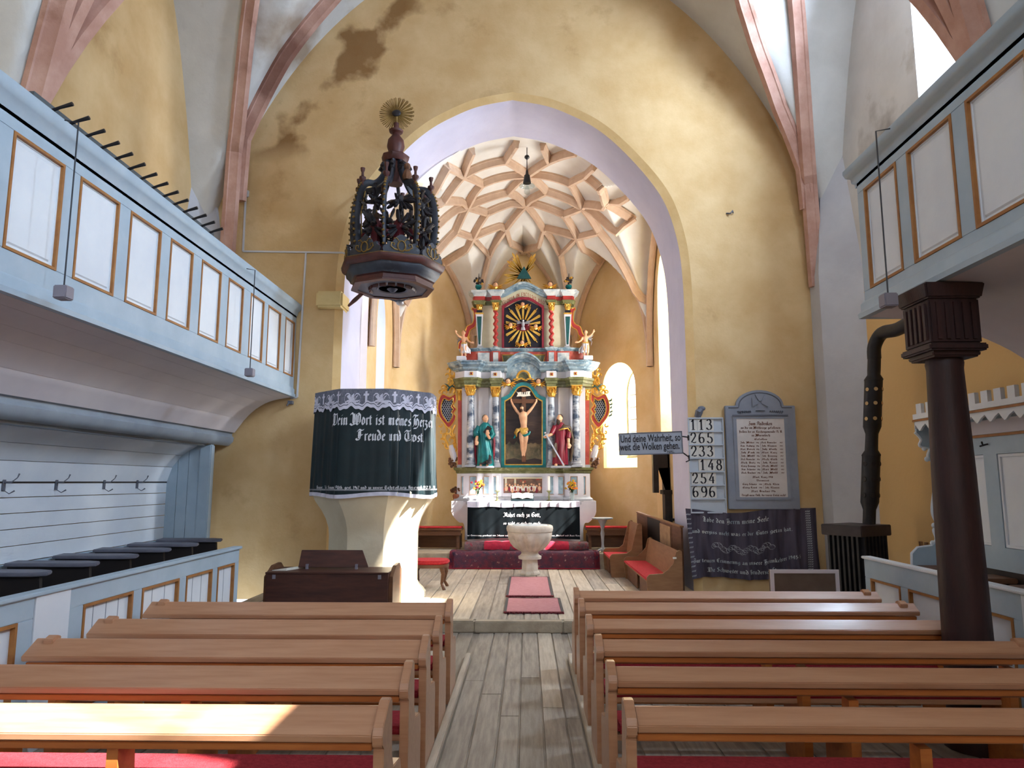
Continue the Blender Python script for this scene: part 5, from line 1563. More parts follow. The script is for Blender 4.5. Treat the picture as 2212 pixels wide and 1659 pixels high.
vb = P(1032, 1077, 14.8)
bouquet('flower_vase', vb.x, 14.8, TZ, 'small vase of red and yellow flowers at the left end of the altar', [(.03, 0), (.035, .03), (.025, .09), (.03, .14)], 26, .32, .16, ['flower_yellow', 'crimson', 'flower_orange'])
vb = P(1236, 1077, 14.8)
bouquet('flower_vase', vb.x, 14.8, TZ, 'glass vase of yellow flowers at the right end of the altar', [(.04, 0), (.045, .02), (.035, .08), (.06, .17)], 24, .26, .13, ['flower_yellow', 'flower_yellow', 'flower_orange'])
vb = at(986, 1080, 15.1)
bouquet('dried_bouquet', vb.x, 15.1, at(986, 1082, 14.95).z, 'clay pot of dried flowers at the far left of the altar', [(.05, 0), (.075, .05), (.08, .11), (.06, .14)], 30, .14, .12, ['dry_flowers', 'terracotta', 'dry_flowers'], vm='terracotta', leaf='dry_flowers')

# ---------------------------------------------------------------- altarpiece
RY = 15.2
re_ = root('altarpiece', (-.07, RY, 1.3), 'tall painted baroque altarpiece of marbled columns with a crucifixion picture', 'altarpiece')
W = lambda px, py: (lambda p: (p.x, p.z))(at(px, py, RY))
SX1 = (W(1231, 900)[0] - W(1031, 900)[0]) / 200


def pr(pts, d0, d1, mb=None):
    """prism of an outline measured on the plane of the altarpiece, from d0 to d1 in front of it"""
    mb = mb or MB()
    return mb.prism([W(*p) for p in pts], lambda u, v, d: (u, RY - d, v), d1, d0)


def rc(x0, x1, y0, y1, d0, d1, mb=None): return pr([(x0, y0), (x1, y0), (x1, y1), (x0, y1)], d0, d1, mb)
def add(name, mb, m, parent=None, **k): return obj(name, mb, m, parent or re_, **k)
def mir(px): return 2262 - px     # mirrored about x = 1131


def course(plan_px, y0, y1, outs, m, name):
    """a moulded course: plan polyline [(px, depth)], profile outs [(out, t)] with t from 0 (y0) to 1 (y1)"""
    path = [(W(px, y0)[0], RY - d) for px, d in plan_px]
    z0, z1 = W(1131, y0)[1], W(1131, y1)[1]
    return add(name, MB().plan(path, [(o, z0 + (z1 - z0) * t) for o, t in outs]), m, smooth=30)


# core behind everything
add('core', rc(1000, 1262, 1075, 792, -.35, -.03).box(W(1040, 700)[0], W(1222, 700)[0], RY + .03, RY + .3, W(0, 800)[1], W(0, 640)[1]), 'altar_grey', smooth=0)
# predella
pp = [(988, -.3), (988, .12), (1012, .22), (1033, .22), (1045, .10), (1063, .16), (1083, .10), (1083, .06)]
plan_l = pp + [(mir(x), d) for x, d in reversed(pp)]
course(plan_l, 1074, 1022, [(-.2, 0), (0, 0), (0, 1), (-.2, 1)], 'altar_white', 'predella')
course(plan_l, 1083, 1072, [(-.2, 0), (.06, 0), (.06, .5), (.02, .8), (0, 1), (-.2, 1)], 'altar_grey', 'plinth')
course(plan_l, 1023, 1010, [(-.2, 0), (0, 0), (.02, .15), (.02, .4), (.06, .6), (.07, .95), (.05, 1), (-.2, 1)], 'marble_olive', 'predella_cornice')
for x0, x1, d in [(999, 1009, .17), (1017, 1030, .22), (1046, 1060, .13), (1065, 1075, .14)]:
    for a, b in ((x0, x1), (mir(x1), mir(x0))):
        o = add('inset_panel', rc(a, b, 1067, 1030, d + .0, d + .008), 'painting_window', smooth=0)
        q = [W(*p) for p in [(a - 1, 1068), (b + 1, 1068), (b + 1, 1029), (a - 1, 1029)]]
        qi = [W(*p) for p in [(a, 1067), (b, 1067), (b, 1030), (a, 1030)]]
        add('line', MB().ring(q, qi, lambda u, v, d_: (u, RY - d_, v), d, d + .012), 'line_orange', o, smooth=0)
o = add('last_supper_panel', rc(1088, 1171, 1065, 1031, .05, .075), 'painting_supper', smooth=0)
m2 = MB()
rc(1102, 1158, 1060, 1050, .076, .085, m2)
add('table_shape', m2, 'paper', o, smooth=0)
m2, m3 = MB(), MB()
for i, x in enumerate([1094, 1101, 1107, 1113, 1119, 1124, 1130, 1136, 1142, 1148, 1153, 1159, 1165]):
    zz = 1046 + (i % 3) * 2 - (4 if x == 1130 else 0)
    m2.ell((*((lambda q: (q[0], RY - .08))(W(x, zz))), W(x, zz)[1]), .022, .01, .026, 6, 4)
    q = W(x, zz + 9)
    (m3 if i % 2 else m2).ell((q[0], RY - .078, q[1]), .035, .012, .055, 6, 4)
add('painted_figure', m3, 'crimson', o)
add('painted_figure', m2, 'flesh', o)
m2 = MB()
for x in (1093, 1113): rc(x - 2, x + 2, 1060, 1033, .076, .082, m2)
rc(1088, 1171, 1034, 1031, .076, .086, m2)
add('painted_column', m2, 'marble_cream', o, smooth=0)
# back walls between the columns
bp2 = [(998, -.2), (998, .06), (1030, .06), (1058, -.0), (1086, 0)]
plan2 = bp2 + [(mir(x), d) for x, d in reversed(bp2)]
course(plan2, 1011, 836, [(-.1, 0), (0, 0), (0, 1), (-.1, 1)], 'altar_white', 'back_wall')
for s in (0, 1):
    f = (lambda x: mir(x)) if s else (lambda x: x)
    rr = lambda a, b: (min(f(a), f(b)), max(f(a), f(b)))
    a, b = rr(990, 998)
    add('red_pilaster', rc(a, b, 1005, 866, .03, .09), 'marble_red', smooth=0)
    a, b = rr(988, 1000)
    add('pilaster_base', rc(a, b, 1011, 1004, .0, .12), 'altar_grey', smooth=0, bevel=.01)
    a, b = rr(999, 1011)
    add('white_pilaster', rc(a, b, 1010, 838, .04, .12), 'altar_white', smooth=0)
    a, b = rr(1034, 1056)
    add('white_pilaster', rc(a, b, 1010, 838, .02, .08), 'altar_white', smooth=0)

    def capital(px, y0, y1, d, r0, n=12):
        """a gilt leaf capital"""
        (x, z0), z1 = W(px, y0), W(px, y1)[1]
        h = z1 - z0
        m = MB().lathe((x, RY - d, z0), [(r0, 0), (r0 * 1.12, .06 * h), (r0, .12 * h), (r0 * 1.02, .5 * h), (r0 * 1.25, .85 * h), (r0 * 1.35, .9 * h)], n)
        e = r0 * 1.5
        m.box(x - e, x + e, RY - d - e, RY - d + e, z0 + h * .9, z0 + h)
        for row, (zz, rr_) in enumerate([(.15, 1.0), (.42, 1.1)]):
            for j in range(8):
                an = 2 * pi * (j + .5 * row) / 8
                c, s_ = cos(an), sin(an)
                m.tube([(x + c * r0 * rr_, RY - d + s_ * r0 * rr_, z0 + h * zz), (x + c * r0 * (rr_ + .2), RY - d + s_ * r0 * (rr_ + .2), z0 + h * (zz + .22)), (x + c * r0 * (rr_ + .55), RY - d + s_ * r0 * (rr_ + .55), z0 + h * (zz + .27))], [r0 * .3, r0 * .3, r0 * .12], 5, fl=.5, up=(-s_, c, 0))
        for j in range(4):
            an = pi / 4 + j * pi / 2
            m.ell((x + cos(an) * r0 * 1.6, RY - d + sin(an) * r0 * 1.6, z0 + h * .8), r0 * .35, r0 * .35, r0 * .4, 6, 5)
        return add('capital', m, 'gold')

    def column(px, y0, y1, d, r, m='marble_column'):
        (x, z0), z1 = W(px, y0), W(px, y1)[1]
        h = z1 - z0
        o = add('column', MB().lathe((x, RY - d, z0), [(r, .05), (r * 1.02, .3 * h), (r * .98, .6 * h), (r * .86, h)], 20), m)
        m2 = MB().lathe((x, RY - d, z0), [(r * 1.35, 0), (r * 1.35, .025), (r * 1.2, .03), (r * 1.28, .05), (r * 1.05, .07), (r * 1.1, .085), (r, .10)], 20)
        e = r * 1.4
        m2.box(x - e, x + e, RY - d - e, RY - d + e, z0 - .03, z0)
        add('column_base', m2, 'altar_grey')

    column(f(1018), 1006, 857, .24, .082)
    capital(f(1018), 858, 836, .24, .078)
    column(f(1071), 1007, 859, .15, .078)
    capital(f(1071), 860, 838, .15, .072)
    capital(f(994), 866, 842, .05, .045, 8)
# entablature with the raised centre
ep_ = [(984, -.25), (984, .10), (1006, .34), (1032, .34), (1040, .14), (1060, .14), (1062, .24), (1082, .24), (1084, .08)]
plan3 = ep_ + [(mir(x), d) for x, d in reversed(ep_)]
course(ep_, 838, 820, [(-.2, 0), (0, 0), (0, .3), (.02, .35), (.02, .65), (.04, .75), (.045, 1), (-.2, 1)], 'marble_olive', 'architrave')
course([(mir(x), d) for x, d in reversed(ep_)], 838, 820, [(-.2, 0), (0, 0), (0, .3), (.02, .35), (.02, .65), (.04, .75), (.045, 1), (-.2, 1)], 'marble_olive', 'architrave')
course(plan3, 820, 805, [(-.2, 0), (0, 0), (0, 1), (-.2, 1)], 'altar_white', 'frieze')
cprof = [(-.2, 0), (.0, 0), (.02, .08), (.05, .2), (.06, .38), (.12, .55), (.14, .62), (.14, .8), (.17, .9), (.17, 1), (-.2, 1)]
cl_ = [(984, -.25), (984, .10), (1006, .34), (1032, .34), (1040, .14), (1060, .14), (1096, .12)]
course(cl_, 806, 786, cprof, 'marble_blue', 'cornice')
course([(mir(x), d) for x, d in reversed(cl_)], 806, 786, cprof, 'marble_blue', 'cornice')
# arched middle of the cornice, as stacked bands
arc_y = lambda x: 804 - 21 * max(0, cos((x - 1131) / 36 * pi / 2)) ** .75 if abs(x - 1131) < 36 else 804
for t0, t1, dd in [(0, 6, .16), (6, 10, .19), (10, 15, .24), (15, 19, .29)]:
    xs_ = [1094 + 74 * i / 24 for i in range(25)]
    add('arched_cornice', pr([(x, arc_y(x) + 1 - t0) for x in xs_] + [(x, arc_y(x) + 1 - t1) for x in reversed(xs_)], 0, dd), 'marble_blue', smooth=30)
add('tympanum', pr([(x, arc_y(x)) for x in xs_] + [(1168, 822), (1094, 822)], 0, .10), 'marble_blue', smooth=0)
for x in (1021, 1071):
    for xx, dd in ((x, .345 if x < 1050 else .245),):
        for q in (xx, mir(xx)):
            c = W(q, 812)
            m2 = MB()
            for j in range(4): m2.ell((c[0] + .025 * cos(pi / 4 + j * pi / 2), RY - dd, c[1] + .025 * sin(pi / 4 + j * pi / 2)), .02, .012, .02, 6, 4)
            o = add('rosette', m2, 'gold')
            add('stone', MB().ell((c[0], RY - dd - .01, c[1]), .022, .016, .022, 8, 6), 'crimson', o)
# medallion over the picture
m2 = MB().tube([(W(x, y)[0], RY - .18, W(x, y)[1]) for x, y in arcpts(1131, 821, 14, -17, 0, 180, 16)], .025, 8)
for i in range(9):
    x, y = 1112 + i * 4.75, 822 + 2 * sin(i * 1.6)
    m2.ell((W(x, y)[0], RY - .19, W(x, y)[1]), .04, .03, .022, 8, 5)
o = add('medallion', m2, 'gold')
add('medallion_field', pr(arcpts(1131, 821, 12, -14, 0, 180, 14), .1, .14), 'marble_olive', o, smooth=0)
M_ = MATS['leaf_green']
# picture and teal frame
fo_ = [(1083, 1012), (1083, 860), (1092, 857), (1100, 852), (1103, 846), (1108, 842)] + arcpts(1131, 851, 26, -24, 160, 20, 12) + [(1154, 842), (1159, 846), (1162, 852), (1170, 857), (1179, 860), (1179, 1012)]
fi_ = [(1090, 1005), (1090, 866), (1096, 863), (1104, 858), (1109, 851), (1112, 846)] + arcpts(1131, 853, 20, -19, 160, 20, 12) + [(1150, 846), (1153, 851), (1158, 858), (1166, 863), (1172, 866), (1172, 1005)]
add('picture_surround', pr([(1083, 1011), (1083, 835), (1179, 835), (1179, 1011)], -.05, .035), 'altar_white', smooth=0)
add('picture_frame', MB().ring([W(*p) for p in fo_], [W(*p) for p in fi_], lambda u, v, d: (u, RY - d, v), .03, .10), 'teal', smooth=0, bevel=.012)
fg_ = [(x + (1131 - x) * .012, y + (1 if y < 900 else -1)) for x, y in fi_]
fh_ = [(1131 + (x - 1131) * .955, y + (2 if y < 900 else -2.2)) for x, y in fi_]
add('gilt_fillet', MB().ring([W(*p) for p in fi_], [W(*p) for p in fh_], lambda u, v, d: (u, RY - d, v), .035, .075), 'gold', smooth=0)
pc_ = add('picture', pr(fi_, .0, .045), 'painting_dark', smooth=0)
hl = [(1090, 962)] + [(1090 + 82 * i / 16, 962 - 6 * abs(sin(i * .9)) + 3 * sin(i * 2.2)) for i in range(17)] + [(1172, 1005), (1090, 1005)]
add('painted_hills', pr(hl, .045, .052), 'painting_land', pc_, smooth=0)
add('painted_ground', pr([(1090, 994), (1110, 990), (1131, 995), (1155, 990), (1172, 994), (1172, 1005), (1090, 1005)], .046, .056), 'painting_dark', pc_, smooth=0)
m2 = MB()
for i in range(14):
    x = 1093 + (i * 5.6) % 79
    if 1118 < x < 1144: continue
    m2.ell((W(x, 0)[0], RY - .05, W(x, 976 - 4 * (i % 3))[1]), .03, .008, .07 + .02 * (i % 2), 6, 5)
add('painted_tree', m2, 'painting_land', pc_)
cr = add('cross', rc(1127, 1136, 998, 835, .05, .09).v and rc(1127, 1136, 998, 840, .05, .085, rc(1103, 1162, 872, 863, .05, .08)), 'wood_brown', smooth=0, bevel=.004)
sc_ = add('scroll', pr([(1115, 846), (1118, 849), (1125, 848), (1131, 849), (1138, 847), (1146, 846), (1144, 851), (1146, 856), (1138, 857), (1131, 858), (1124, 857), (1116, 858), (1119, 852)], .085, .105), 'paper', smooth=0)
m2 = MB()
nib(m2, 'I N R I', lambda u, v: (u, RY - .107, v), .062, W(1131, 0)[0], W(0, 856.5)[1], font={'I': (2.2, [[(1, 6.2), (1, .4)]]), 'N': (3.6, [[(.6, .4), (.6, 6.2), (2.6, .6), (2.6, 6.2)]]), 'R': (3.2, [[(.7, .4), (.7, 6), (2, 6), (2.3, 4.8), (2, 3.4), (.7, 3.3), (2.3, .4)]]), ' ': (1.5, [])}, nw=.7, thin=.4)
add('lettering', m2, 'letter_black', sc_, smooth=0)


def B3(px, py, d): p = W(px, py); return (p[0], RY - d, p[1])


# carved figure on the cross: one continuous body
bd_ = MB()
bd_.tube([B3(1131.5, 938, .12), B3(1132, 930, .125), B3(1131.5, 921, .12), B3(1131, 910, .125), B3(1130, 901, .14), B3(1130, 894, .13), B3(1129, 890, .12)], [.085, .078, .066, .082, .094, .08, .04], 12, fl=.7, up=(1, 0, 0))
bd_.tube([B3(1129.5, 893, .125), B3(1128, 886, .14)], [.034, .03], 8)
bd_.ell(B3(1127.5, 882, .15), .042, .045, .058, 12, 10)
for s, pts in ((-1, [(1124, 897), (1116, 888), (1108, 876), (1104, 866)]), (1, [(1136, 897), (1145, 888), (1154, 876), (1159, 867)])):
    bd_.tube([B3(x, y, d) for (x, y), d in zip(pts, (.12, .12, .11, .09))], [.04, .034, .026, .02], 8)
    h = pts[-1]
    bd_.ell(B3(h[0], h[1] - 1.5, .09), .022, .014, .026, 8, 6)
    for j in range(4): bd_.tube([B3(h[0] - 1 + j * .7, h[1] - 2, .09), B3(h[0] - 1.4 + j * .9, h[1] - 5, .095)], [.008, .006], 5)
    bd_.tube([B3(h[0] - s * 1.4, h[1] - 1, .09), B3(h[0] - s * 2.6, h[1] - 3, .10)], [.009, .006], 5)
for s, pts in ((-1, [(1127, 936), (1127, 948), (1127.5, 957), (1128, 970), (1129, 980)]), (1, [(1136, 936), (1136, 948), (1135, 957), (1134, 970), (1132.5, 980)])):
    bd_.tube([B3(x, y, d) for (x, y), d in zip(pts, (.12, .15, .15, .12, .10))], [.062, .054, .042, .038, .024], 10)
    bd_.tube([B3(pts[-1][0], 979, .10), B3(pts[-1][0] + s * .4, 984, .13), B3(pts[-1][0] + s * .6, 986, .15)], [.026, .022, .012], 8)
bd_.ell(B3(1127, 883, .195), .008, .014, .018, 6, 5)
bo = obj('figure', bd_, 'flesh', re_, remesh=.011)
m2 = MB().ell(B3(1127.5, 879, .145), .050, .05, .045, 10, 8)
m2.tube([B3(1124, 881, .14), B3(1122.5, 888, .14), B3(1123.5, 893, .15)], [.02, .022, .008], 6).tube([B3(1131, 881, .14), B3(1132, 888, .14), B3(1132, 892, .15)], [.02, .02, .008], 6).ell(B3(1127, 888, .175), .028, .02, .035, 8, 6)
add('hair', m2, 'hair', bo)
m2 = MB().tube([B3(1124, 928, .12), B3(1131, 931, .17), B3(1138, 927, .12)], [.05, .06, .05], 10, fl=.8).tube([B3(1129, 928, .16), B3(1131, 936, .19), B3(1130, 942, .17)], [.07, .06, .02], 8, fl=.6, up=(1, 0, 0))
m2.tube([B3(1125, 928, .14), B3(1118, 930, .15), B3(1114, 936, .15), B3(1116, 944, .14)], [.03, .06, .06, .02], 8, fl=.4)
add('loincloth', m2, 'gold_matte', bo)
m2 = MB().tube([B3(1127, 938, .16), B3(1134, 942, .18), B3(1142, 938, .16), B3(1145, 933, .15)], [.03, .04, .04, .015], 8, fl=.6).tube([B3(1114, 940, .15), B3(1112, 946, .14), B3(1109, 948, .14)], [.02, .025, .008], 6, fl=.5)
add('loincloth_lining', m2, 'teal', bo)


# cherub heads
def cherub(px, py, d, s=1.0, hair='hair', parent=None):
    c = V(B3(px, py, d))
    m = MB().ell(c, .052 * s, .05 * s, .062 * s, 12, 10)
    m.ell(c + V((0, -.05 * s, -.012 * s)), .010 * s, .014 * s, .014 * s, 6, 5)
    for q in (-1, 1): m.ell(c + V((q * .022 * s, -.036 * s, -.02 * s)), .018 * s, .014 * s, .016 * s, 6, 5)
    o = add('cherub', m, 'flesh', parent)
    h = MB().ell(c + V((0, .012 * s, .02 * s)), .058 * s, .052 * s, .052 * s, 10, 8)
    add('hair', h, hair, o) if parent is None else add('hair', h, hair, parent)
    g = MB()
    for q in (-1, 1):
        for j in range(4):
            a = radians(20 - 28 * j)
            base = c + V((q * .03 * s, .01, -.05 * s))
            tip = base + V((q * .14 * s * cos(a), -.01 * j, .12 * s * sin(a) + .02 * s))
            g.tube([base, base.lerp(tip, .55) + V((0, -.015, 0)), tip], [.022 * s, .032 * s, .012 * s], 6, fl=.5, up=(0, 1, 0))
    g.tube([c + V((-.06 * s, 0, -.06 * s)), c + V((0, -.03 * s, -.075 * s)), c + V((.06 * s, 0, -.06 * s))], [.02 * s, .03 * s, .02 * s], 6)
    add('wing', g, 'gold', o) if parent is None else add('wing', g, 'gold', parent)


cherub(1098, 826, .16, 1.05)
cherub(1163, 826, .16, 1.05)
# side ears: red cartouche with a lattice, gilt rocaille round it
for s in (0, 1):
    f = (lambda x: mir(x)) if s else (lambda x: x)
    q = lambda pts: [(f(x), y) for x, y in pts]
    out = [(p.x, p.z) for p in smoothline([(985, 0, 850), (972, 0, 858), (957, 0, 852), (949, 0, 864), (946, 0, 882), (950, 0, 900), (960, 0, 914), (970, 0, 924), (981, 0, 912), (985, 0, 900), (981, 0, 893), (986, 0, 884), (980, 0, 876), (986, 0, 864), (985, 0, 850)], 4)][:-1]
    inn = [(967 + (x - 967) * .66, 885 + (y - 885) * .72) for x, y in out]
    ear = add('cartouche', MB().ring([W(*p) for p in q(out)], [W(*p) for p in q(inn)], lambda u, v, d: (u, RY - d, v), -.04, .04), 'altar_red', smooth=0)
    add('lattice_ground', pr(q([(967 + (x - 967) * .7, 885 + (y - 885) * .76) for x, y in out]), -.05, -.02), 'silver', ear, smooth=0)
    m2 = MB()
    for i in range(-4, 5):
        for j in range(-7, 8):
            x, y = 967 + i * 4.6 + (2.3 if j % 2 else 0), 884 + j * 4.0
            k = min(((x - a) ** 2 + (y - b) ** 2, ) for a, b in inn)[0]
            ins = sum(1 for (a, b), (c, d) in zip(inn, inn[1:] + inn[:1]) if (b > y) != (d > y) and x < (c - a) * (y - b) / (d - b) + a) % 2
            if ins and k > 1.5: m2.ell(B3(f(x), y, -.015), .0185, .014, .020, 8, 4)
    add('lattice_boss', m2, 'navy', ear, kind='stuff')
    for ol, nm in ((out, 'gilt_rim'), (inn, 'gilt_rim')):
        add(nm, MB().tube([B3(*p, .045) for p in q(ol + ol[:1])], .012, 6), 'gold', ear)
    g = MB()
    def curl(x, y, r, a0, turn, wd, seg=14):
        pts = []
        for i in range(seg + 1):
            t = i / seg
            rr = r * (1 - .75 * t)
            a = radians(a0 + turn * t)
            pts.append(B3(f(x + rr * cos(a)), y - rr * sin(a), .02 + .03 * t))
        g.tube(pts, [wd * (1 - .45 * i / seg) for i in range(seg + 1)], 6)
    for x, y, r, a0, tn, wd in [(975, 842, 9, -60, 300, .03), (966, 836, 7, 30, -300, .026), (972, 824, 9, -90, 290, .03), (962, 848, 8, 200, -260, .026), (980, 832, 8, 90, 280, .026), (966, 812, 8, -80, 270, .026), (976, 808, 8, 60, -270, .026), (958, 838, 6, 0, 280, .02),
                                (968, 800, 6, -60, 240, .024), (952, 848, 5, 40, 280, .018), (953, 918, 5, 200, 250, .018), (968, 932, 9, 80, -280, .026), (980, 938, 8, 120, 280, .024), (962, 944, 8, 40, 260, .024), (975, 952, 9, -60, 280, .026), (958, 956, 7, 100, -260, .022), (969, 964, 8, 150, 260, .024),
                                (981, 960, 6, -90, 270, .02), (955, 935, 4, 90, 270, .016), (982, 972, 6, 90, -270, .02)]:
        curl(x, y, r, a0, tn, wd)
    for pts in ([(985, 812), (975, 818), (968, 830), (960, 846)], [(986, 830), (978, 838), (972, 850)], [(960, 915), (966, 930), (962, 946), (968, 962), (976, 980)], [(984, 918), (978, 935), (984, 950), (980, 968), (980, 985)], [(968, 960), (962, 950), (952, 948)]):
        g.tube([B3(f(p.x), p.z, .02) for p in smoothline([(x, 0, y) for x, y in pts], 5)], .022, 6)
    add('rocaille', g, 'gold', ear, kind='stuff')
    m2 = MB()
    for p in ([(968, 845), (972, 838), (966, 832), (961, 830)], [(972, 838), (978, 834), (982, 838)]): m2.tube([B3(f(x), y, .07) for x, y in p], [.02, .03, .02, .008][:len(p)], 6, fl=.5)
    add('acanthus', m2, 'teal_dark', ear)
    m2 = MB().tube([B3(f(x), y, .03) for x, y in [(974, 962), (977, 974), (981, 988), (980, 998)]], [.05, .07, .07, .04], 10)
    add('horn', m2, 'altar_white', ear)
    m2 = MB()
    for i in range(26):
        m2.ell(B3(f(979 + random.uniform(-8, 7)), 1000 + random.uniform(-12, 10), .03 + random.uniform(-.02, .04)), .032, .032, .032, 6, 5)
    add('fruit', m2, 'dry_flowers', ear)
    m2 = MB()
    for i in range(5):
        x, y = 946 - 2 * (i % 2), 868 + i * 8
        m2.tube([B3(f(950), y, 0), B3(f(942 - 2 * (i % 2)), y - 3, .01), B3(f(940), y - 8, .01)], [.02, .028, .008], 6, fl=.5)
    add('leaf_spray', m2, 'teal_dark' if s else 'gold', ear)
# ---- upper storey
up1 = [(996, -.2), (996, .02), (1008, .06), (1030, .12), (1062, .12), (1063, .16), (1080, .16), (1081, .06)]
course(up1, 790, 760, [(-.2, 0), (0, 0), (0, 1), (-.2, 1)], 'marble_red', 'upper_pedestal')
course([(mir(x), d) for x, d in reversed(up1)], 790, 760, [(-.2, 0), (0, 0), (0, 1), (-.2, 1)], 'marble_red', 'upper_pedestal')
add('upper_pedestal', rc(1078, 1184, 792, 760, -.05, .06), 'marble_red', smooth=0)
up2 = [(996, -.2), (996, .02), (1008, .06), (1030, .12), (1062, .12), (1063, .16), (1080, .16), (1081, .08)]
upl = up2 + [(mir(x), d) for x, d in reversed(up2)]
course(upl, 761, 754, [(-.2, 0), (.0, 0), (.03, .3), (.05, .7), (.05, 1), (-.2, 1)], 'marble_blue', 'upper_ledge')
for x0, x1, d in [(1033, 1058, .125), (1066, 1077, .165)]:
    for a, b in ((x0, x1), (mir(x1), mir(x0))): add('inset_panel', rc(a, b, 786, 764, d - .02, d + .008), 'marble_pale', smooth=0)
for a, b in ((1086, 1116), (1146, 1176)):
    ol = [(a, 788), (a + 1, 780), (a - 1, 768), (b + 1, 768), (b - 1, 780), (b, 788), ((a + b) / 2, 786)]
    o = add('inset_panel', pr(ol, .05, .075), 'marble_olive', smooth=0)
    add('gilt_rim', MB().tube([B3(*p, .078) for p in ol + ol[:1]], .012, 6), 'gold', o)
add('upper_wall', rc(1040, 1084, 757, 655, -.05, .02, rc(1178, 1222, 757, 655, -.05, .02, pr([(1084, 757), (1084, 640), (1100, 628), (1131, 620), (1162, 628), (1178, 640), (1178, 757)], -.05, .02))), 'marble_cream', smooth=0)
for s in (0, 1):
    f = (lambda x: mir(x)) if s else (lambda x: x)
    q = lambda pts: [(f(x), y) for x, y in pts]
    # tapering pilaster, white edged
    o = add('tapering_pilaster', pr(q([(1028, 680), (1044, 680), (1040, 749), (1033, 749)]), .0, .10), 'altar_white', smooth=0)
    add('teal_inset', pr(q([(1031, 686), (1041, 686), (1038.5, 746), (1034.5, 746)]), .1, .108), 'teal_dark', o, smooth=0)
    add('gilt_cap', pr(q([(1027, 681), (1045, 681), (1045, 678), (1027, 678)]), 0, .12), 'gold', o, smooth=0)
    add('pilaster_foot', pr(q([(1029, 757), (1046, 757), (1043, 749), (1032, 749)]), 0, .12), 'altar_grey', smooth=0)
    add('pilaster_neck', pr(q([(1030, 678), (1042, 678), (1042, 672), (1030, 672)]), 0, .09), 'navy', smooth=0)
    capital(f(1036), 672, 656, .07, .05, 8)
    # twisted column
    (x, z0), z1 = W(f(1071), 752), W(f(1071), 674)[1]
    m2 = MB()
    n2 = 60
    vs = []
    for i in range(n2 + 1):
        t = i / n2
        a = t * 2 * pi * 5.5 * (1 if s else -1)
        for k in range(12):
            an = 2 * pi * k / 12
            vs.append((x + .018 * cos(a) + .042 * cos(an), RY - .12 + .018 * sin(a) + .042 * sin(an), z0 + (z1 - z0) * t))
    m2.add(vs, [(i * 12 + k, i * 12 + (k + 1) % 12, (i + 1) * 12 + (k + 1) % 12, (i + 1) * 12 + k) for i in range(n2) for k in range(12)])
    add('twisted_column', m2, 'altar_red')
    add('column_base', MB().lathe((x, RY - .12, z0 - .04), [(.075, 0), (.075, .02), (.055, .04), (.06, .05), (.045, .06)], 14), 'altar_grey')
    capital(f(1071), 674, 658, .12, .05, 8)
    # red scrolled wing
    pl = [(p.x, p.z) for p in smoothline([(1027, 0, 668), (1021, 0, 665), (1019, 0, 669), (1023, 0, 674), (1024, 0, 688), (1020, 0, 700), (1009, 0, 706), (1004, 0, 720), (994, 0, 735), (990, 0, 750), (994, 0, 758), (1000, 0, 750), (1004, 0, 738), (1012, 0, 726), (1016, 0, 714), (1027, 0, 706), (1030, 0, 690)], 4)]
    o = add('scrolled_wing', pr(q(pl + [(1030, 668)]), -.04, .03), 'altar_red', smooth=30)
    add('gilt_rim', MB().tube([B3(*p, .03) for p in q(pl)], .010, 6), 'gold', o)
# upper entablature with raised middle
ue = [(1022, -.2), (1022, .05), (1026, .14), (1046, .14), (1050, .06), (1062, .06), (1063, .16), (1080, .16), (1082, .06)]
for sd in (0, 1):
    pl = [(mir(x), d) for x, d in reversed(ue)] if sd else ue
    course(pl, 660, 652, [(-.2, 0), (0, 0), (.01, .5), (.03, .8), (.03, 1), (-.2, 1)], 'marble_olive', 'upper_architrave')
    course(pl, 652, 643, [(-.2, 0), (0, 0), (0, 1), (-.2, 1)], 'altar_red', 'upper_frieze')
    pk = pl[:] if sd else pl[:]
    course(pl, 643, 632, [(-.2, 0), (.01, 0), (.03, .2), (.05, .45), (.09, .65), (.10, .85), (.11, 1), (-.2, 1)], 'marble_pale', 'upper_cornice')
ay = lambda x: 643 - 19 * (.5 + .5 * cos((x - 1131) / 52 * pi)) if abs(x - 1131) < 52 else 643
xs_ = [1079 + 104 * i / 30 for i in range(31)]
add('inscription_band', pr([(x, ay(x) + 2) for x in xs_] + [(x, ay(x) + 25) for x in reversed(xs_)], 0, .045), 'marble_cream', smooth=0)
for t0, t1, dd in [(-1, 4, .10), (4, 7, .14), (7, 12, .18)]:
    add('arched_cornice', pr([(x, ay(x) + 1 - t0) for x in xs_] + [(x, ay(x) + 1 - t1) for x in reversed(xs_)], 0, dd), 'marble_blue', smooth=30)
m2 = MB()
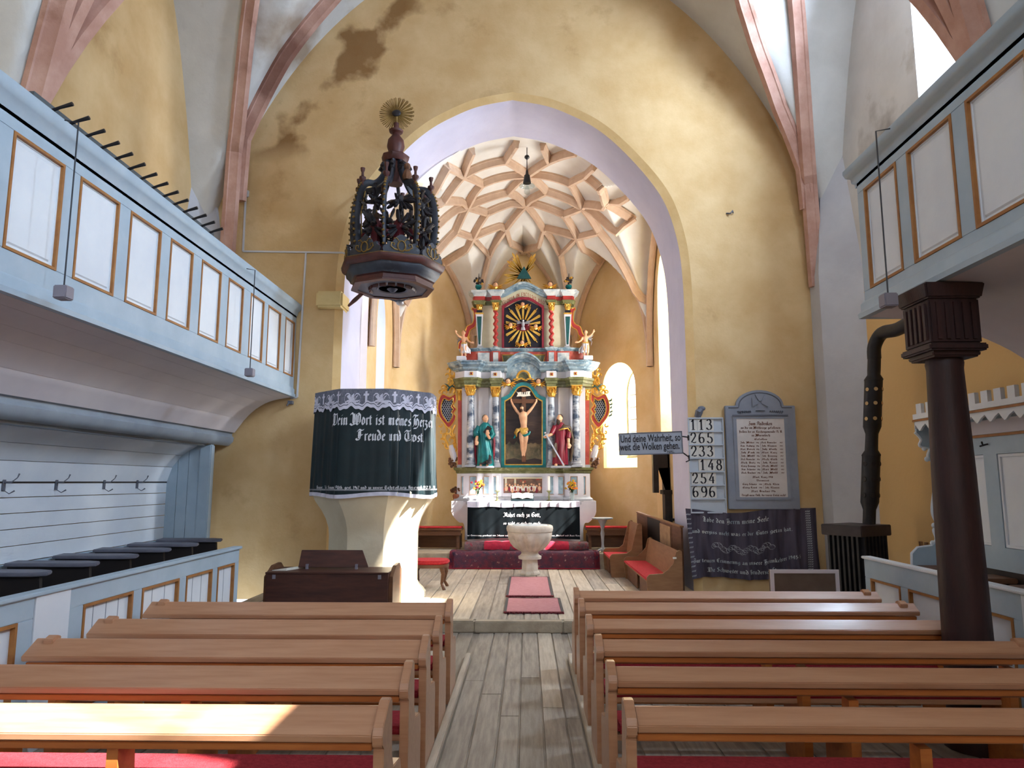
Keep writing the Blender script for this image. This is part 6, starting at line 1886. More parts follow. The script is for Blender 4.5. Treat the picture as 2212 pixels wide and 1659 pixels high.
RM = {'G': (3.4, [[(2.6, 5.4), (1.4, 6.4), (.5, 4.6), (.5, 1.8), (1.4, .2), (2.7, .9), (2.7, 3), (1.8, 3)]]), 'L': (2.6, [[(.6, 6.2), (.6, .3), (2.2, .3)]]), 'O': (3.4, AR and [arcpts(1.5, 3.2, 1.1, 3, 0, 360, 10)]), 'R': (3, [[(.6, .2), (.6, 6.2), (1.8, 6), (2.1, 4.7), (.7, 3.3), (2.3, .2)]]),
      'I': (1.5, [[(.6, 6.2), (.6, .2)]]), 'A': (3.2, [[(.2, .2), (1.4, 6.3), (2.6, .2)], [(.7, 2.2), (2.1, 2.2)]]), 'N': (3.4, [[(.5, .2), (.5, 6.2), (2.5, .4), (2.5, 6.2)]]), 'E': (2.7, [[(2.1, 6.2), (.6, 6.2), (.6, .2), (2.1, .2)], [(.6, 3.3), (1.8, 3.3)]]),
      'X': (3, [[(.3, 6.2), (2.4, .2)], [(2.4, 6.2), (.3, .2)]]), 'C': (3, [[(2.3, 5.4), (1.3, 6.4), (.5, 4.6), (.5, 1.8), (1.3, .2), (2.4, 1)]]), 'S': (2.8, [[(2.1, 5.4), (1.3, 6.3), (.5, 5), (2, 2), (1.3, .2), (.4, 1)]]), 'D': (3.2, [[(.6, .2), (.6, 6.2), (1.9, 5.4), (2.3, 3.2), (1.8, .9), (.6, .2)]]), ' ': (2, [])}
def onarc(u, v):
    x = 1131 + u
    return B3(x, ay(x) + 17 - v, .047)
nib(m2, 'GLORIA IN EXCELSIS DEO', onarc, 8.5, fit=92, font=RM, nw=.55, thin=.3)
add('inscription', m2, 'letter_red', smooth=0)
# dark panel with rays and dove
fo_ = [(1084, 757), (1084, 662), (1096, 656), (1110, 648), (1120, 644), (1131, 643), (1142, 644), (1152, 648), (1164, 656), (1175, 662), (1175, 757)]
fi_ = [(1089, 752), (1089, 667), (1098, 661), (1111, 654), (1121, 650), (1131, 649), (1141, 650), (1151, 654), (1162, 661), (1170, 667), (1170, 752)]
add('ray_panel_frame', MB().ring([W(*p) for p in fo_], [W(*p) for p in fi_], lambda u, v, d: (u, RY - d, v), .02, .085), 'crimson', smooth=0, bevel=.008)
rp = add('ray_panel', pr(fi_, .0, .035), 'navy', smooth=0)
m2 = MB()
for i in range(18):
    a = 2 * pi * (i + .5) / 18
    m2 = MB()
    for j in (-1, 0, 1):
        aa = a + j * .05
        L1 = 48 - 6 * abs(j) if abs(cos(a)) > .3 else 40
        L1 = min(L1, 37 / max(abs(cos(aa)), .01), 46 / max(abs(sin(aa)), .01))
        p0_, p1_ = B3(1130 + 13 * cos(aa), 704 - 13 * sin(aa), .06), B3(1130 + L1 * cos(aa), 704 - L1 * sin(aa), .05)
        m2.bar(p0_, p1_, .014, .014, (0, 1, 0))
    add('ray', m2, 'gold', rp, smooth=0)
cl = MB()
for i in range(8): cl.ell(B3(1130 + 13 * cos(i * pi / 4), 707 - 5 * sin(i * pi / 4), .055), .075, .03, .05, 8, 6)
add('cloud', cl, 'crimson', rp)
m2 = MB().ell(B3(1130, 703, .12), .035, .05, .075, 10, 8).ell(B3(1130, 696, .15), .025, .03, .028, 8, 6).tube([B3(1130, 708, .11), B3(1130, 715, .10)], [.03, .05], 8, fl=.4, up=(1, 0, 0))
for s in (-1, 1):
    for j in range(5):
        m2.tube([B3(1130 + s * 2, 701, .11), B3(1130 + s * (9 + j), 697 + j * 1.2, .13), B3(1130 + s * (21 - j * 2.6), 694 + j * 3.2, .11)], [.03, .03, .008], 6, fl=.4, up=(0, 1, 0))
add('dove', m2, 'silver', rp)
for x, y in ((1129, 660), (1103, 704), (1157, 707), (1128, 742)): cherub(x, y, .10, .85, parent=rp)
cherub(1071, 618, .10, 1.0)
cherub(1188, 617, .10, 1.0)
# eye triangle and rays on top
tri = [(1116, 603), (1148, 603), (1132, 576)]
trg = add('triangle', pr(tri, .0, .05), 'teal_dark', smooth=0, bevel=.008)
m2 = MB()
for i, (a, L1) in enumerate([(96, 0), (110, 48), (118, 54), (124, 44), (134, 42), (140, 48), (148, 40), (160, 36), (180, 44), (186, 38), (196, 42), (204, 48), (222, 28), (244, 34), (252, 42), (266, 30), (274, 42), (286, 36), (296, 40), (312, 24), (68, 46), (62, 52), (55, 44), (42, 30)]):
    if not L1: continue
    a = radians(a)
    m2 = MB()
    for j in (-1, 0, 1): m2.bar(B3(1132 + 6 * cos(a), 594 - 6 * sin(a), 0), B3(1132 + (L1 - 3 * abs(j)) * cos(a + j * .03), 594 - (L1 - 3 * abs(j)) * sin(a + j * .03), .0), .016, .016, (0, 1, 0))
    add('ray', m2, 'gold', trg, smooth=0)
for s in (0, 1):
    f = (lambda x: mir(x)) if s else (lambda x: x)
    (x, z) = W(f(1034), 631)
    o = add('urn', MB().lathe((x, RY - .08, z), [(.03, 0), (.03, .03), (.05, .05), (.075, .09), (.065, .13), (.05, .14)], 12), 'teal')
    m2, m3 = MB(), MB()
    for i in range(12):
        c = (x + random.uniform(-.09, .09), RY - .08 + random.uniform(-.05, .05), z + .17 + random.uniform(0, .14))
        (m2 if i % 3 else m3).ell(c, .028, .028, .028, 6, 5)
    m2.tube([(x, RY - .08, z + .15), (x + .01, RY - .08, z + .4)], [.02, .006], 5)
    add('flower', m2, 'canopy_dark', o)
    add('flower', m3, 'gold', o)


# ---------------------------------------------------------------- carved figures standing on the altarpiece
def robe(c, prof, folds=9, amp=.1, ph=0):
    """a draped body: prof [(z, dx, dy, rx, ry)] with gathered folds"""
    vs = []
    n = 40
    for (z, dx, dy, rx, ry) in prof:
        for k in range(n):
            a = 2 * pi * k / n
            q = 1 + amp * sin(folds * a + ph + z * 2.5) * (1 - z * .7) + amp * .5 * sin(5 * a + 2)
            vs.append((c[0] + dx + rx * q * cos(a), c[1] + dy + ry * q * sin(a), c[2] + z))
    m = len(prof)
    return MB().add(vs, [(i * n + k, i * n + (k + 1) % n, (i + 1) * n + (k + 1) % n, (i + 1) * n + k) for i in range(m - 1) for k in range(n)] + [tuple(range(n - 1, -1, -1)), tuple((m - 1) * n + k for k in range(n))])


def face(m, c, s, t):
    """features on a head centred at c, turned by t (x offset of the face)"""
    m.ell(c, .058 * s, .062 * s, .078 * s, 14, 12)
    d = V((sin(t), -cos(t), 0))
    r_ = V((cos(t), sin(t), 0))
    m.ell(c + d * .062 * s + V((0, 0, -.008 * s)), .011 * s, .012 * s, .022 * s, 6, 6)
    for q in (-1, 1):
        m.ell(c + d * .046 * s + r_ * (q * .024 * s) + V((0, 0, -.028 * s)), .016 * s, .014 * s, .016 * s, 6, 5)
        m.ell(c + d * .050 * s + r_ * (q * .022 * s) + V((0, 0, .022 * s)), .018 * s, .012 * s, .007 * s, 6, 4)
        m.ell(c + r_ * (q * .058 * s), .010 * s, .014 * s, .02 * s, 6, 5)
    m.ell(c + d * .054 * s + V((0, 0, -.042 * s)), .015 * s, .010 * s, .007 * s, 6, 4)
    m.tube([c + V((0, 0, -.05 * s)), c + V((0, .008, -.13 * s))], [.032 * s, .045 * s], 8)


def hand(m, p, d, s, sp=(0, 0, 1)):
    p, d, sp = V(p), V(d).normalized(), V(sp)
    n = d.cross(sp).normalized()
    sp = n.cross(d).normalized()
    m.tube([p, p + d * .03 * s, p + d * .06 * s], [.022 * s, .030 * s, .028 * s], 8, fl=.55, up=tuple(sp))
    for j in range(4):
        o = (j - 1.5) * .014 * s
        L1 = (.036, .044, .046, .038)[j] * s
        b0 = p + d * .055 * s + sp * o
        m.tube([b0, b0 + d * L1 * .6 + n * .004 * s, b0 + d * L1 + n * .016 * s], [.0085 * s, .0075 * s, .006 * s], 5)
    b0 = p + d * .02 * s + sp * .024 * s
    m.tube([b0, b0 + d * .022 * s + sp * .016 * s, b0 + d * .042 * s + sp * .018 * s], [.010 * s, .009 * s, .006 * s], 5)


# saint in a turquoise robe holding a book
base = V(at(1046, 1010, 14.86))
bx0 = base.x
SZ0 = W(0, 1010)[1]
c = V((bx0, 14.93, SZ0))
H = W(0, 900)[1] - SZ0
k = H / 1.12
s1 = root('saint_statue', c, 'carved saint in a turquoise robe holding a book, left of the crucifixion picture', 'statue', 'carved saints beside the crucifixion picture')
b1 = MB()
face(b1, c + V((.02, -.02, 1.03 * k)), 1.05 * k, .35)
hand(b1, c + V((.06, -.2, .66 * k)), (.1, -.1, .7), 1.2 * k, (1, 0, 0))
hand(b1, c + V((-.17, -.12, .56 * k)), (.1, -.2, -.7), 1.2 * k, (1, 0, 0))
b1.tube([c + V((0, 0, .9 * k)), c + V((0, 0, .5 * k)), c + V((.02, 0, .05 * k))], [.07, .09, .06], 8)
b1.tube([c + V((.12, -.10, .60 * k)), c + V((.06, -.2, .68 * k))], [.035, .028], 8)
b1.tube([c + V((-.15, -.06, .66 * k)), c + V((-.17, -.12, .56 * k))], [.035, .028], 8)
for q in (-1, 1): b1.tube([c + V((q * .06, -.06, .05)), c + V((q * .07, -.16, .02))], [.035, .025], 8)
o = obj('body', b1, 'flesh', s1, remesh=.009)
p_ = [(.02, .02, 0, .17, .12), (.10, .02, -.01, .165, .12), (.28, .015, -.01, .15, .115), (.46, .0, -.01, .125, .10), (.60, -.01, 0, .105, .085), (.72, -.01, 0, .125, .09), (.84, 0, 0, .135, .085), (.91, .01, 0, .09, .07), (.95, .015, 0, .05, .05)]
m2 = robe(c, [(z * k, dx, dy, rx, ry) for z, dx, dy, rx, ry in p_], 9, .10)
m2.tube([c + V((.11, 0, .86 * k)), c + V((.17, -.03, .68 * k)), c + V((.12, -.11, .60 * k))], [.06, .065, .05], 10)
m2.tube([c + V((-.11, 0, .86 * k)), c + V((-.18, -.01, .74 * k)), c + V((-.16, -.07, .64 * k))], [.06, .065, .055], 10)
obj('robe', m2, 'teal', o, smooth=60)
m2 = MB()
for sg in (-1, 1):
    m2.tube([c + V((sg * .15, .06, .8 * k)), c + V((sg * .2, .05, .55 * k)), c + V((sg * .19, .04, .25 * k)), c + V((sg * .16, .03, .06 * k))], [.05, .055, .05, .035], 10, fl=.5, up=(0, 1, 0))
obj('mantle', m2, 'crimson', o, smooth=60)
m2 = MB().ell(c + V((.005, .005, 1.045 * k)), .064 * k, .066 * k, .078 * k, 12, 10)
obj('hair', m2, 'grey_hair', o)
obj('book', MB().bar(c + V((.02, -.15, .70 * k)), c + V((.12, -.16, .84 * k)), .11, .03, (0, 1, 0)), 'wood_black', s1, smooth=0)
m2 = MB().ell(c + V((.10, -.17, .10)), .07, .09, .055, 10, 8).tube([c + V((.12, -.22, .12)), c + V((.13, -.22, .22)), c + V((.12, -.26, .24))], [.035, .028, .012], 8).tube([c + V((.02, -.12, .10)), c + V((-.1, -.1, .06))], [.05, .03], 8, fl=.4)
obj('eagle', m2, 'canopy_dark', s1)
obj('pedestal', MB().box(c.x - .16, c.x + .2, 14.72, 15.04, SZ0 - .02, SZ0 + .02), 'altar_grey', s1, bevel=.008)
# saint in a red robe with a sword
base = V(at(1212, 1008, 14.86))
c = V((base.x, 14.93, SZ0))
s2_ = root('saint_statue', c, 'carved bearded saint in a red robe leaning on a sword, right of the picture', 'statue', 'carved saints beside the crucifixion picture')
b1 = MB()
face(b1, c + V((-.02, -.02, 1.03 * k)), 1.08 * k, -.3)
hand(b1, c + V((-.25, -.13, .66 * k)), (-.6, -.1, -.2), 1.25 * k, (0, 0, 1))
hand(b1, c + V((.16, -.12, .50 * k)), (.05, -.1, -.8), 1.25 * k, (1, 0, 0))
b1.tube([c + V((0, 0, .9 * k)), c + V((0, 0, .5 * k)), c + V((-.02, 0, .05 * k))], [.07, .09, .06], 8)
b1.tube([c + V((-.18, -.08, .70 * k)), c + V((-.25, -.13, .66 * k))], [.036, .028], 8)
b1.tube([c + V((.16, -.06, .60 * k)), c + V((.16, -.12, .50 * k))], [.036, .028], 8)
for q in (-1, 1): b1.tube([c + V((-.03 + q * .07, -.06, .05)), c + V((-.04 + q * .09, -.17, .02))], [.035, .025], 8)
o = obj('body', b1, 'flesh', s2_, remesh=.009)
p_ = [(.05, -.02, 0, .155, .11), (.14, -.02, -.01, .15, .11), (.30, -.015, -.01, .14, .11), (.48, .0, -.01, .125, .10), (.62, .0, 0, .115, .09), (.74, .0, 0, .13, .09), (.84, 0, 0, .14, .085), (.91, -.01, 0, .09, .07), (.95, -.015, 0, .05, .05)]
m2 = robe(c, [(z * k, dx, dy, rx, ry) for z, dx, dy, rx, ry in p_], 8, .10, 1)
m2.tube([c + V((-.11, 0, .86 * k)), c + V((-.16, -.03, .76 * k)), c + V((-.20, -.09, .69 * k))], [.06, .06, .045], 10)
m2.tube([c + V((.11, 0, .86 * k)), c + V((.18, -.01, .72 * k)), c + V((.16, -.07, .60 * k))], [.06, .06, .05], 10)
obj('robe', m2, 'robe_red', o, smooth=60)
m2 = MB().tube([c + V((-.02, -.09, .78 * k)), c + V((.08, -.08, .86 * k)), c + V((.18, 0, .84 * k)), c + V((.24, .02, .6 * k)), c + V((.23, .03, .35 * k)), c + V((.20, .02, .12 * k))], [.03, .06, .075, .075, .07, .04], 12, fl=.6)
m2.tube([c + V((-.10, -.11, .5 * k)), c + V((-.13, -.12, .36 * k)), c + V((-.14, -.1, .2 * k))], [.03, .075, .05], 10, fl=.4)
obj('mantle', m2, 'robe_brown', o, smooth=60)
m2 = MB().tube([c + V((-.04, -.10, .775 * k)), c + V((.06, -.13, .80 * k)), c + V((.14, -.09, .82 * k)), c + V((.2, -.05, .74 * k))], [.012, .018, .018, .012], 6)
obj('mantle_edge', m2, 'gold_matte', o)
m2 = MB().ell(c + V((-.005, .01, 1.055 * k)), .068 * k, .07 * k, .07 * k, 12, 10).ell(c + V((-.045, -.055, .955 * k)), .045 * k, .035 * k, .075 * k, 10, 8)
obj('hair', m2, 'hair', o)
m2 = MB().bar(c + V((-.31, -.17, .68 * k)), c + V((.05, -.24, .03)), .028, .010, (0, 1, 0))
m2.ell(c + V((-.33, -.165, .715 * k)), .022, .022, .022, 8, 6).bar(c + V((-.36, -.17, .64 * k)), c + V((-.25, -.18, .70 * k)), .018, .018)
obj('sword', m2, 'silver', s2_, smooth=30)
obj('pedestal', MB().box(c.x - .22, c.x + .2, 14.66, 15.04, SZ0 - .02, SZ0 + .02), 'altar_grey', s2_, bevel=.008)


# winged angels on the main cornice
def angel(px, s, lab):
    zb_ = W(0, 778)[1]
    zp = W(0, 787)[1]
    c = V((W(px, 0)[0], RY - .22, zb_))
    h = W(0, 722)[1] - zb_
    r = root('angel_statue', (c.x, c.y, zp), lab, 'statue', 'small carved angels on the altarpiece')
    obj('pedestal', MB().box(c.x - .10 + s * .05, c.x + .10 + s * .05, RY - .33, RY - .10, zp, zb_), 'altar_white', r, bevel=.008)
    K_ = h / .6
    m = MB()
    A = lambda x, y, z: c + V((s * x * K_, y * K_, z * K_))
    m.tube([A(0, 0, .26), A(0, -.01, .33), A(0, 0, .41), A(0, 0, .45)], [.055 * K_, .05 * K_, .062 * K_, .03 * K_], 10, fl=.75, up=(1, 0, 0))
    face(m, A(.01, -.01, .535), .72 * K_, -.2 * s)
    m.tube([A(.05, 0, .43), A(.12, -.03, .46), A(.17, -.05, .52)], [.026 * K_, .022 * K_, .017 * K_], 8)
    hand(m, A(.17, -.05, .52), V((s * .3, -.1, 1)), .8 * K_, (1, 0, 0))
    m.tube([A(-.05, 0, .43), A(-.10, -.04, .34), A(-.16, -.08, .30)], [.026 * K_, .022 * K_, .017 * K_], 8)
    hand(m, A(-.16, -.08, .30), V((-s, -.2, -.1)), .8 * K_, (0, 0, 1))
    for q in (-1, 1):
        m.tube([A(q * .03, 0, .26), A(q * .035 + .01, -.05, .14), A(q * .04 + .0, -.01, .02), A(q * .045, -.05, .005)], [.042 * K_, .034 * K_, .02 * K_, .016 * K_], 8)
    o = obj('body', m, 'flesh', r, remesh=.009)
    m2 = robe(c, [(.08 * K_, s * -.02, 0, .085 * K_, .075 * K_), (.18 * K_, 0, 0, .075 * K_, .07 * K_), (.28 * K_, 0, 0, .062 * K_, .055 * K_), (.31 * K_, 0, 0, .058 * K_, .05 * K_)], 8, .14)
    m2.tube([A(-.05, .02, .24), A(-.12, .03, .15), A(-.14, .02, .07)], [.03 * K_, .035 * K_, .012 * K_], 8, fl=.5)
    obj('skirt', m2, 'altar_white', o, smooth=60)
    m2 = MB().tube([A(-.06, -.05, .29), A(0, -.065, .295), A(.06, -.05, .29)], .014 * K_, 6)
    obj('sash', m2, 'gold_matte', o)
    obj('hair', MB().ell(A(.0, .01, .553), .046 * K_, .048 * K_, .045 * K_, 10, 8), 'dry_flowers', o)
    for q, mm in ((-1, 'gold'), (1, 'silver')):
        w_ = MB()
        for j in range(5):
            w_.tube([A(q * .04, .04, .42), A(q * (.11 + .01 * j), .07, .46 - .03 * j), A(q * (.21 - .02 * j), .06, .58 - .085 * j) if q > 0 else A(q * (.14 - .012 * j), .06, .50 - .06 * j)], [.018 * K_, .026 * K_, .006 * K_], 6, fl=.4, up=(0, 1, 0))
        obj('wing', w_, mm, o)


angel(1011, -1, 'small carved angel with a raised arm on the left end of the main cornice')
angel(1252, 1, 'small carved angel with spread wings on the right end of the main cornice')
# ---------------------------------------------------------------- chancel furniture
def side_bench(xa, xb, y0, y1, lab):
    r = root('side_bench', ((xa + xb) / 2, y0, .40), lab, 'bench')
    obj('seat_board', MB().box(xa, xb, y0, y1, .78, .82), 'wood_brown', r, bevel=.005)
    obj('seat_pad', MB().box(xa + .01, xb - .01, y0 + .005, y1, .822, .85), 'red_bright', r, bevel=.01)
    obj('apron', MB().box(xa + .03, xb - .03, y0 + .04, y0 + .07, .68, .779), 'wood_brown', r, smooth=0)
    for x in (xa + .06, xb - .12): obj('leg', MB().box(x, x + .06, y0 + .08, y1 - .04, .40, .779), 'wood_brown', r, smooth=0)
    obj('back_board', MB().box(xa + .03, xb - .03, y1 - .03, y1 - .005, .42, .70), 'wood_brown', r, smooth=0)


side_bench(-2.35, -1.30, 14.45, 14.80, 'low bench with a red pad at the left of the altar')
side_bench(1.18, 2.2, 14.55, 14.90, 'low bench with a red pad at the right of the altar, behind the small table')
p = at(1301, 1118, 13.98)
tb = root('side_table', (p.x, 13.98, .40), 'small round table on a turned leg right of the altar carpet', 'table')
zt = p.z
obj('table_top', MB().lathe((p.x, 13.98, zt - .03), [(.19, 0), (.205, .01), (.205, .026), (.19, .03)], 28), 'marble_pale', tb)
obj('leg', MB().lathe((p.x, 13.98, .43), [(.03, 0), (.035, .05), (.022, .12), (.03, .25), (.04, .33), (.025, .40), (.05, .50), (.10, zt - .46)], 14), 'altar_grey', tb)
for k in range(3):
    a = pi / 2 + 2 * pi * k / 3
    obj('foot', MB().tube([(p.x, 13.98, .48), (p.x + .08 * cos(a), 13.98 + .08 * sin(a), .45), (p.x + .15 * cos(a), 13.98 + .15 * sin(a), .415)], [.025, .022, .02], 6), 'altar_grey', tb)


def choir_pew(name, y0, y1, xf, xb, zs, zb, lab, zf=.13):
    r = root(name, (xf, y0, zf), lab, 'pew', 'choir pews facing the altar space')
    prof = [(xf + .02, zf), (xb + .03, zf), (xb + .03, zb), (xb, zb + .02), (xb - .05, zb - .01), (xb - .09, zb - .16), (xb - .16, zs + .16), (xb - .24, zs + .10), (xf + .04, zs + .09), (xf, zs + .05), (xf, zs - .06)]
    for y in (y0, y1 - .04):
        obj('bench_end', MB().prism(prof, lambda u, v, d: (u, d, v), y, y + .04), 'wood_pew', r, smooth=25, bevel=.005)
    obj('back', MB().prism([(xb - .10, zs + .02), (xb - .07, zs + .02), (xb, zb), (xb - .025, zb + .01)], lambda u, v, d: (u, d, v), y0 + .041, y1 - .041), 'wood_pew', r, smooth=0)
    obj('seat_board', MB().box(xf + .02, xb - .08, y0 + .041, y1 - .041, zs - .03, zs), 'wood_pew', r, smooth=0)
    obj('seat_pad', MB().box(xf - .005, xb - .09, y0 + .045, y1 - .045, zs + .001, zs + .03), 'red_bright', r, bevel=.01)
    L = y1 - y0
    for a, b in ((.04, L * .42), (L * .52, L - .04)):
        obj('front_board', MB().box(xf + .05, xf + .075, y0 + a + .002, y0 + b - .002, zf, zs - .031), 'wood_brown', r, smooth=0)
    return r


c1 = choir_pew('choir_pew', 10.0, 12.35, 1.64, 2.10, .40, .80, 'choir pew with a red seat nearest the chancel arch on the right')
obj('label_tag', MB().box(2.0, 2.05, 9.993, 9.999, .70, .725), 'paper', c1, smooth=0)
choir_pew('choir_pew', 12.45, 13.55, 1.42, 1.95, .43, 1.02, 'choir pew with a red seat behind the nearer one, by the altar step')
bk = root('pew_partition', (2.2, 12, .13), 'long dark boarded pew back with pale boards behind the choir pews', 'panel')
A, B = V((2.36, 10.98, 0)), V((2.10, 13.6, 0))
t = (B - A).normalized()
nn = V((-t.y, t.x, 0))
za, zb = 1.06, 1.17
def sl(s, z): q = A + (B - A) * s; return (q, z)
segs = [(0, .17, 'wood_brown'), (.175, .42, 'wood_brown'), (.425, .72, 'wood_black'), (.725, 1.0, 'wood_brown')]
for a, b, m in segs:
    q0, q1 = A + (B - A) * a, A + (B - A) * b
    mb = MB().hexa([tuple(q0 + V((0, 0, .13))), tuple(q0 + nn * .03 + V((0, 0, .13))), tuple(q1 + nn * .03 + V((0, 0, .13))), tuple(q1 + V((0, 0, .13))),
                    tuple(q0 + V((0, 0, za + (zb - za) * a))), tuple(q0 + nn * .03 + V((0, 0, za + (zb - za) * a))), tuple(q1 + nn * .03 + V((0, 0, za + (zb - za) * b))), tuple(q1 + V((0, 0, za + (zb - za) * b)))])
    obj('board', mb, m, bk, smooth=0)
q0, q1 = A + (B - A) * .2 + nn * .034, A + (B - A) * .42 + nn * .034
mb = MB().hexa([(q0.x, q0.y, .72), (q0.x - .004, q0.y, .72), (q1.x - .004, q1.y, .74), (q1.x, q1.y, .74), (q0.x, q0.y, 1.04), (q0.x - .004, q0.y, 1.04), (q1.x - .004, q1.y, 1.07), (q1.x, q1.y, 1.07)])
tag(obj('notice', mb, 'poster', smooth=0), 'faded brown printed sheet pinned to the dark pew back', 'poster')
mb = MB().bar(tuple(A + V((0, 0, za + .012)) + nn * .015), tuple(B + V((0, 0, zb + .012)) + nn * .015), .06, .022)
obj('cap_rail', mb, 'wood_pew', bk, smooth=0)
# dark cabinet by the chancel wall
cb = root('cupboard', (2.5, 13.3, .13), 'dark wooden cupboard with a grey post behind the hanging verse board', 'cupboard')
C = lambda px, py: at(px, py, 13.2)
xa, xb, xc = C(1410, 1000).x, C(1421, 1000).x, 2.60
obj('post', MB().box(xa, xb, 13.15, 13.3, C(0, 1064).z, C(0, 975).z), 'iron', cb, smooth=0)
obj('post_cap', MB().box(C(1399, 0).x, C(1428, 0).x, 13.05, 13.38, C(0, 1067).z, C(0, 1058).z), 'iron', cb, bevel=.006)
obj('base', MB().box(C(1403, 0).x, C(1424, 0).x, 13.1, 13.35, .13, C(0, 1067).z), 'iron', cb, smooth=0)
zA, zB = C(0, 1110).z, C(0, 975).z
x0, x1 = C(1424, 0).x, C(1430, 0).x
pl = [(xb, zB), (xc, zB), (xc, .13), (x1 - .02, .13), (x1 - .02, zA - .05), (x0 - .03, zA), (x0 - .03, zA + .06), (x1 + .01, zA + .14), (x1 + .02, C(0, 1010).z)] + [((x0 + x1) / 2 + (x1 - x0) * .6 * cos(a), C(0, 1010).z + .05 * sin(a)) for a in [0, .8, 1.57, 2.3, 3.14]] + [(xb, C(0, 1012).z)]
obj('side_panel', MB().prism(pl, lambda u, v, d: (u, d, v), 13.2, 13.25), 'wood_black', cb, smooth=0)
obj('back', MB().box(x1 + .02, xc, 13.26, 13.8, .13, zB - .05), 'wood_black', cb, smooth=0)
obj('seat', MB().box(x0 - .03, xc, 12.9, 13.19, zA - .1, zA - .06), 'wood_black', cb, smooth=0)
mb = MB()
for x in (1435, 1444): mb.box(C(x, 0).x - .02, C(x, 0).x + .02, 12.885, 12.899, zA - .10, zA - .06)
obj('latch', mb, 'silver', cb, smooth=0)
# pendant lamp
lx, ly = .02, 12.72
L_ = lambda py: at(1140, py, ly).z
lp = root('pendant_lamp', (lx, ly, L_(420)), 'black pendant lamp with a bare bulb hanging from the chancel vault', 'lamp')
obj('cord', MB().tube([(lx, ly, zc(lx, ly) - .01), (lx, ly, L_(375))], .008, 6), 'lamp_black', lp)
obj('ceiling_rose', MB().lathe((lx, ly, L_(345)), [(.01, 0), (.05, .04), (.045, .07), (.01, .1)], 12), 'lamp_black', lp)
obj('socket', MB().lathe((lx, ly, L_(396)), [(.075, 0), (.07, .05), (.06, .10), (.055, .15), (.03, .18), (.02, .25), (.008, .27)], 16), 'lamp_black', lp)
obj('glass_shade', MB().lathe((lx, ly, L_(401)), [(.150, -.01), (.145, .0), (.09, .03), (.05, .05)], 24), 'lamp_glass', lp)
obj('bulb', MB().lathe((lx, ly, L_(421)), [(.01, 0), (.05, .03), (.06, .07), (.045, .12), (.028, .17)], 14), 'lamp_glass', lp)

# ---------------------------------------------------------------- right of the arch
f_ = WY - .001
hb = root('hymn_board', (2.73, WY, 1.3), 'pale grey hymn number board on the wall beside the chancel arch', 'board')
hx0, hx1, hz0, hz1 = 2.46, 3.0, 1.29, 2.71
obj('backboard', MB().box(hx0, hx1, WY - .035, f_, hz0, hz1), 'board_grey', hb, smooth=0, bevel=.004)
rows = ['113', '265', '233', ' 148', '254', '696', '']
RH = (hz1 - hz0) / 7
for i in range(8):
    z = hz1 - i * RH
    obj('shelf_rail', MB().box(hx0, hx1, WY - .06, WY - .0355, z - .012, z + .012), 'board_grey', hb, smooth=0, bevel=.003)
for x in (hx0, hx1 - .016): obj('side_rail', MB().box(x, x + .016, WY - .058, WY - .0355, hz0 + .013, hz1 - .013), 'board_grey', hb, smooth=0)
mb = MB().tube([(2.62, WY - .01, hz1 + .02), (2.64, WY - .04, hz1 + .1), (2.68, WY - .03, hz1 + .14)], [.05, .06, .04], 8).ell((2.68, WY - .04, hz1 + .15), .06, .03, .04, 8, 6)
obj('hanger', mb, 'memorial_dark', hb)
on = ['top', 'second', 'third', 'fourth', 'fifth', 'sixth']
co = ['first', 'second', 'third', 'fourth']
for i, s in enumerate(rows):
    for j, ch in enumerate(s):
        if ch == ' ': continue
        x = hx0 + .022 + j * .1245 + (.005 if i > 3 else 0)
        z = hz1 - (i + 1) * RH + .013
        t_ = root('number_card', (x + .06, WY - .045, z), 'cream card with black numeral %s, %s in the %s row of the hymn board' % (ch, co[j - (1 if s[0] == ' ' else 0)], on[i]), 'card', 'number cards on the hymn board')
        obj('card', MB().box(x, x + .122, WY - .046, WY - .0355, z, z + RH - .026), 'tile_cream', t_, smooth=0)
        m2 = MB()
        nib(m2, ch, lambda u, v: (u, WY - .0475, v), .152, x + .061, z + .014, font=DG, nw=.62, ang=12, thin=.3, fit=textw(ch, DG) * .034 * .78)
        obj('numeral', m2, 'letter_black', t_, smooth=0)
me_ = root('memorial_plaque', (3.55, WY, 1.34), 'grey memorial tablet with a lettered cream panel beside the hymn board', 'plaque')
mx0, mx1, mz0, mz1 = 3.03, 4.09, 1.34, 2.90
mc = (mx0 + mx1) / 2
ol = [(mx0, mz0), (mx1, mz0), (mx1, mz1), (mx1 - .16, mz1)] + [(mc + .36 * cos(radians(a)), mz1 + .005 + .235 * sin(radians(a))) for a in range(0, 181, 12)] + [(mx0 + .16, mz1), (mx0, mz1)]
obj('tablet', MB().prism(ol, lambda u, v, d: (u, WY - d, v), .001, .07), 'memorial_grey', me_, smooth=20, bevel=.008)
px0, px1, pz0, pz1 = 3.19, 3.91, 1.52, 2.70
obj('inner_frame', MB().ring([(px0 - .05, pz0 - .04), (px1 + .05, pz0 - .04), (px1 + .05, pz1 + .05), (px0 - .05, pz1 + .05)], [(px0, pz0), (px1, pz0), (px1, pz1), (px0, pz1)], lambda u, v, d: (u, WY - d, v), .07, .085), 'memorial_grey', me_, smooth=0)
obj('panel', MB().box(px0, px1, WY - .078, WY - .071, pz0, pz1), 'memorial_panel', me_, smooth=0)
mb = MB()
mb.box(px0 - .06, px1 + .06, WY - .095, WY - .086, pz1 + .035, pz1 + .06)
arcs = [(mc + .32 * cos(radians(a)), mz1 + .0 + .20 * sin(radians(a))) for a in range(0, 181, 9)]
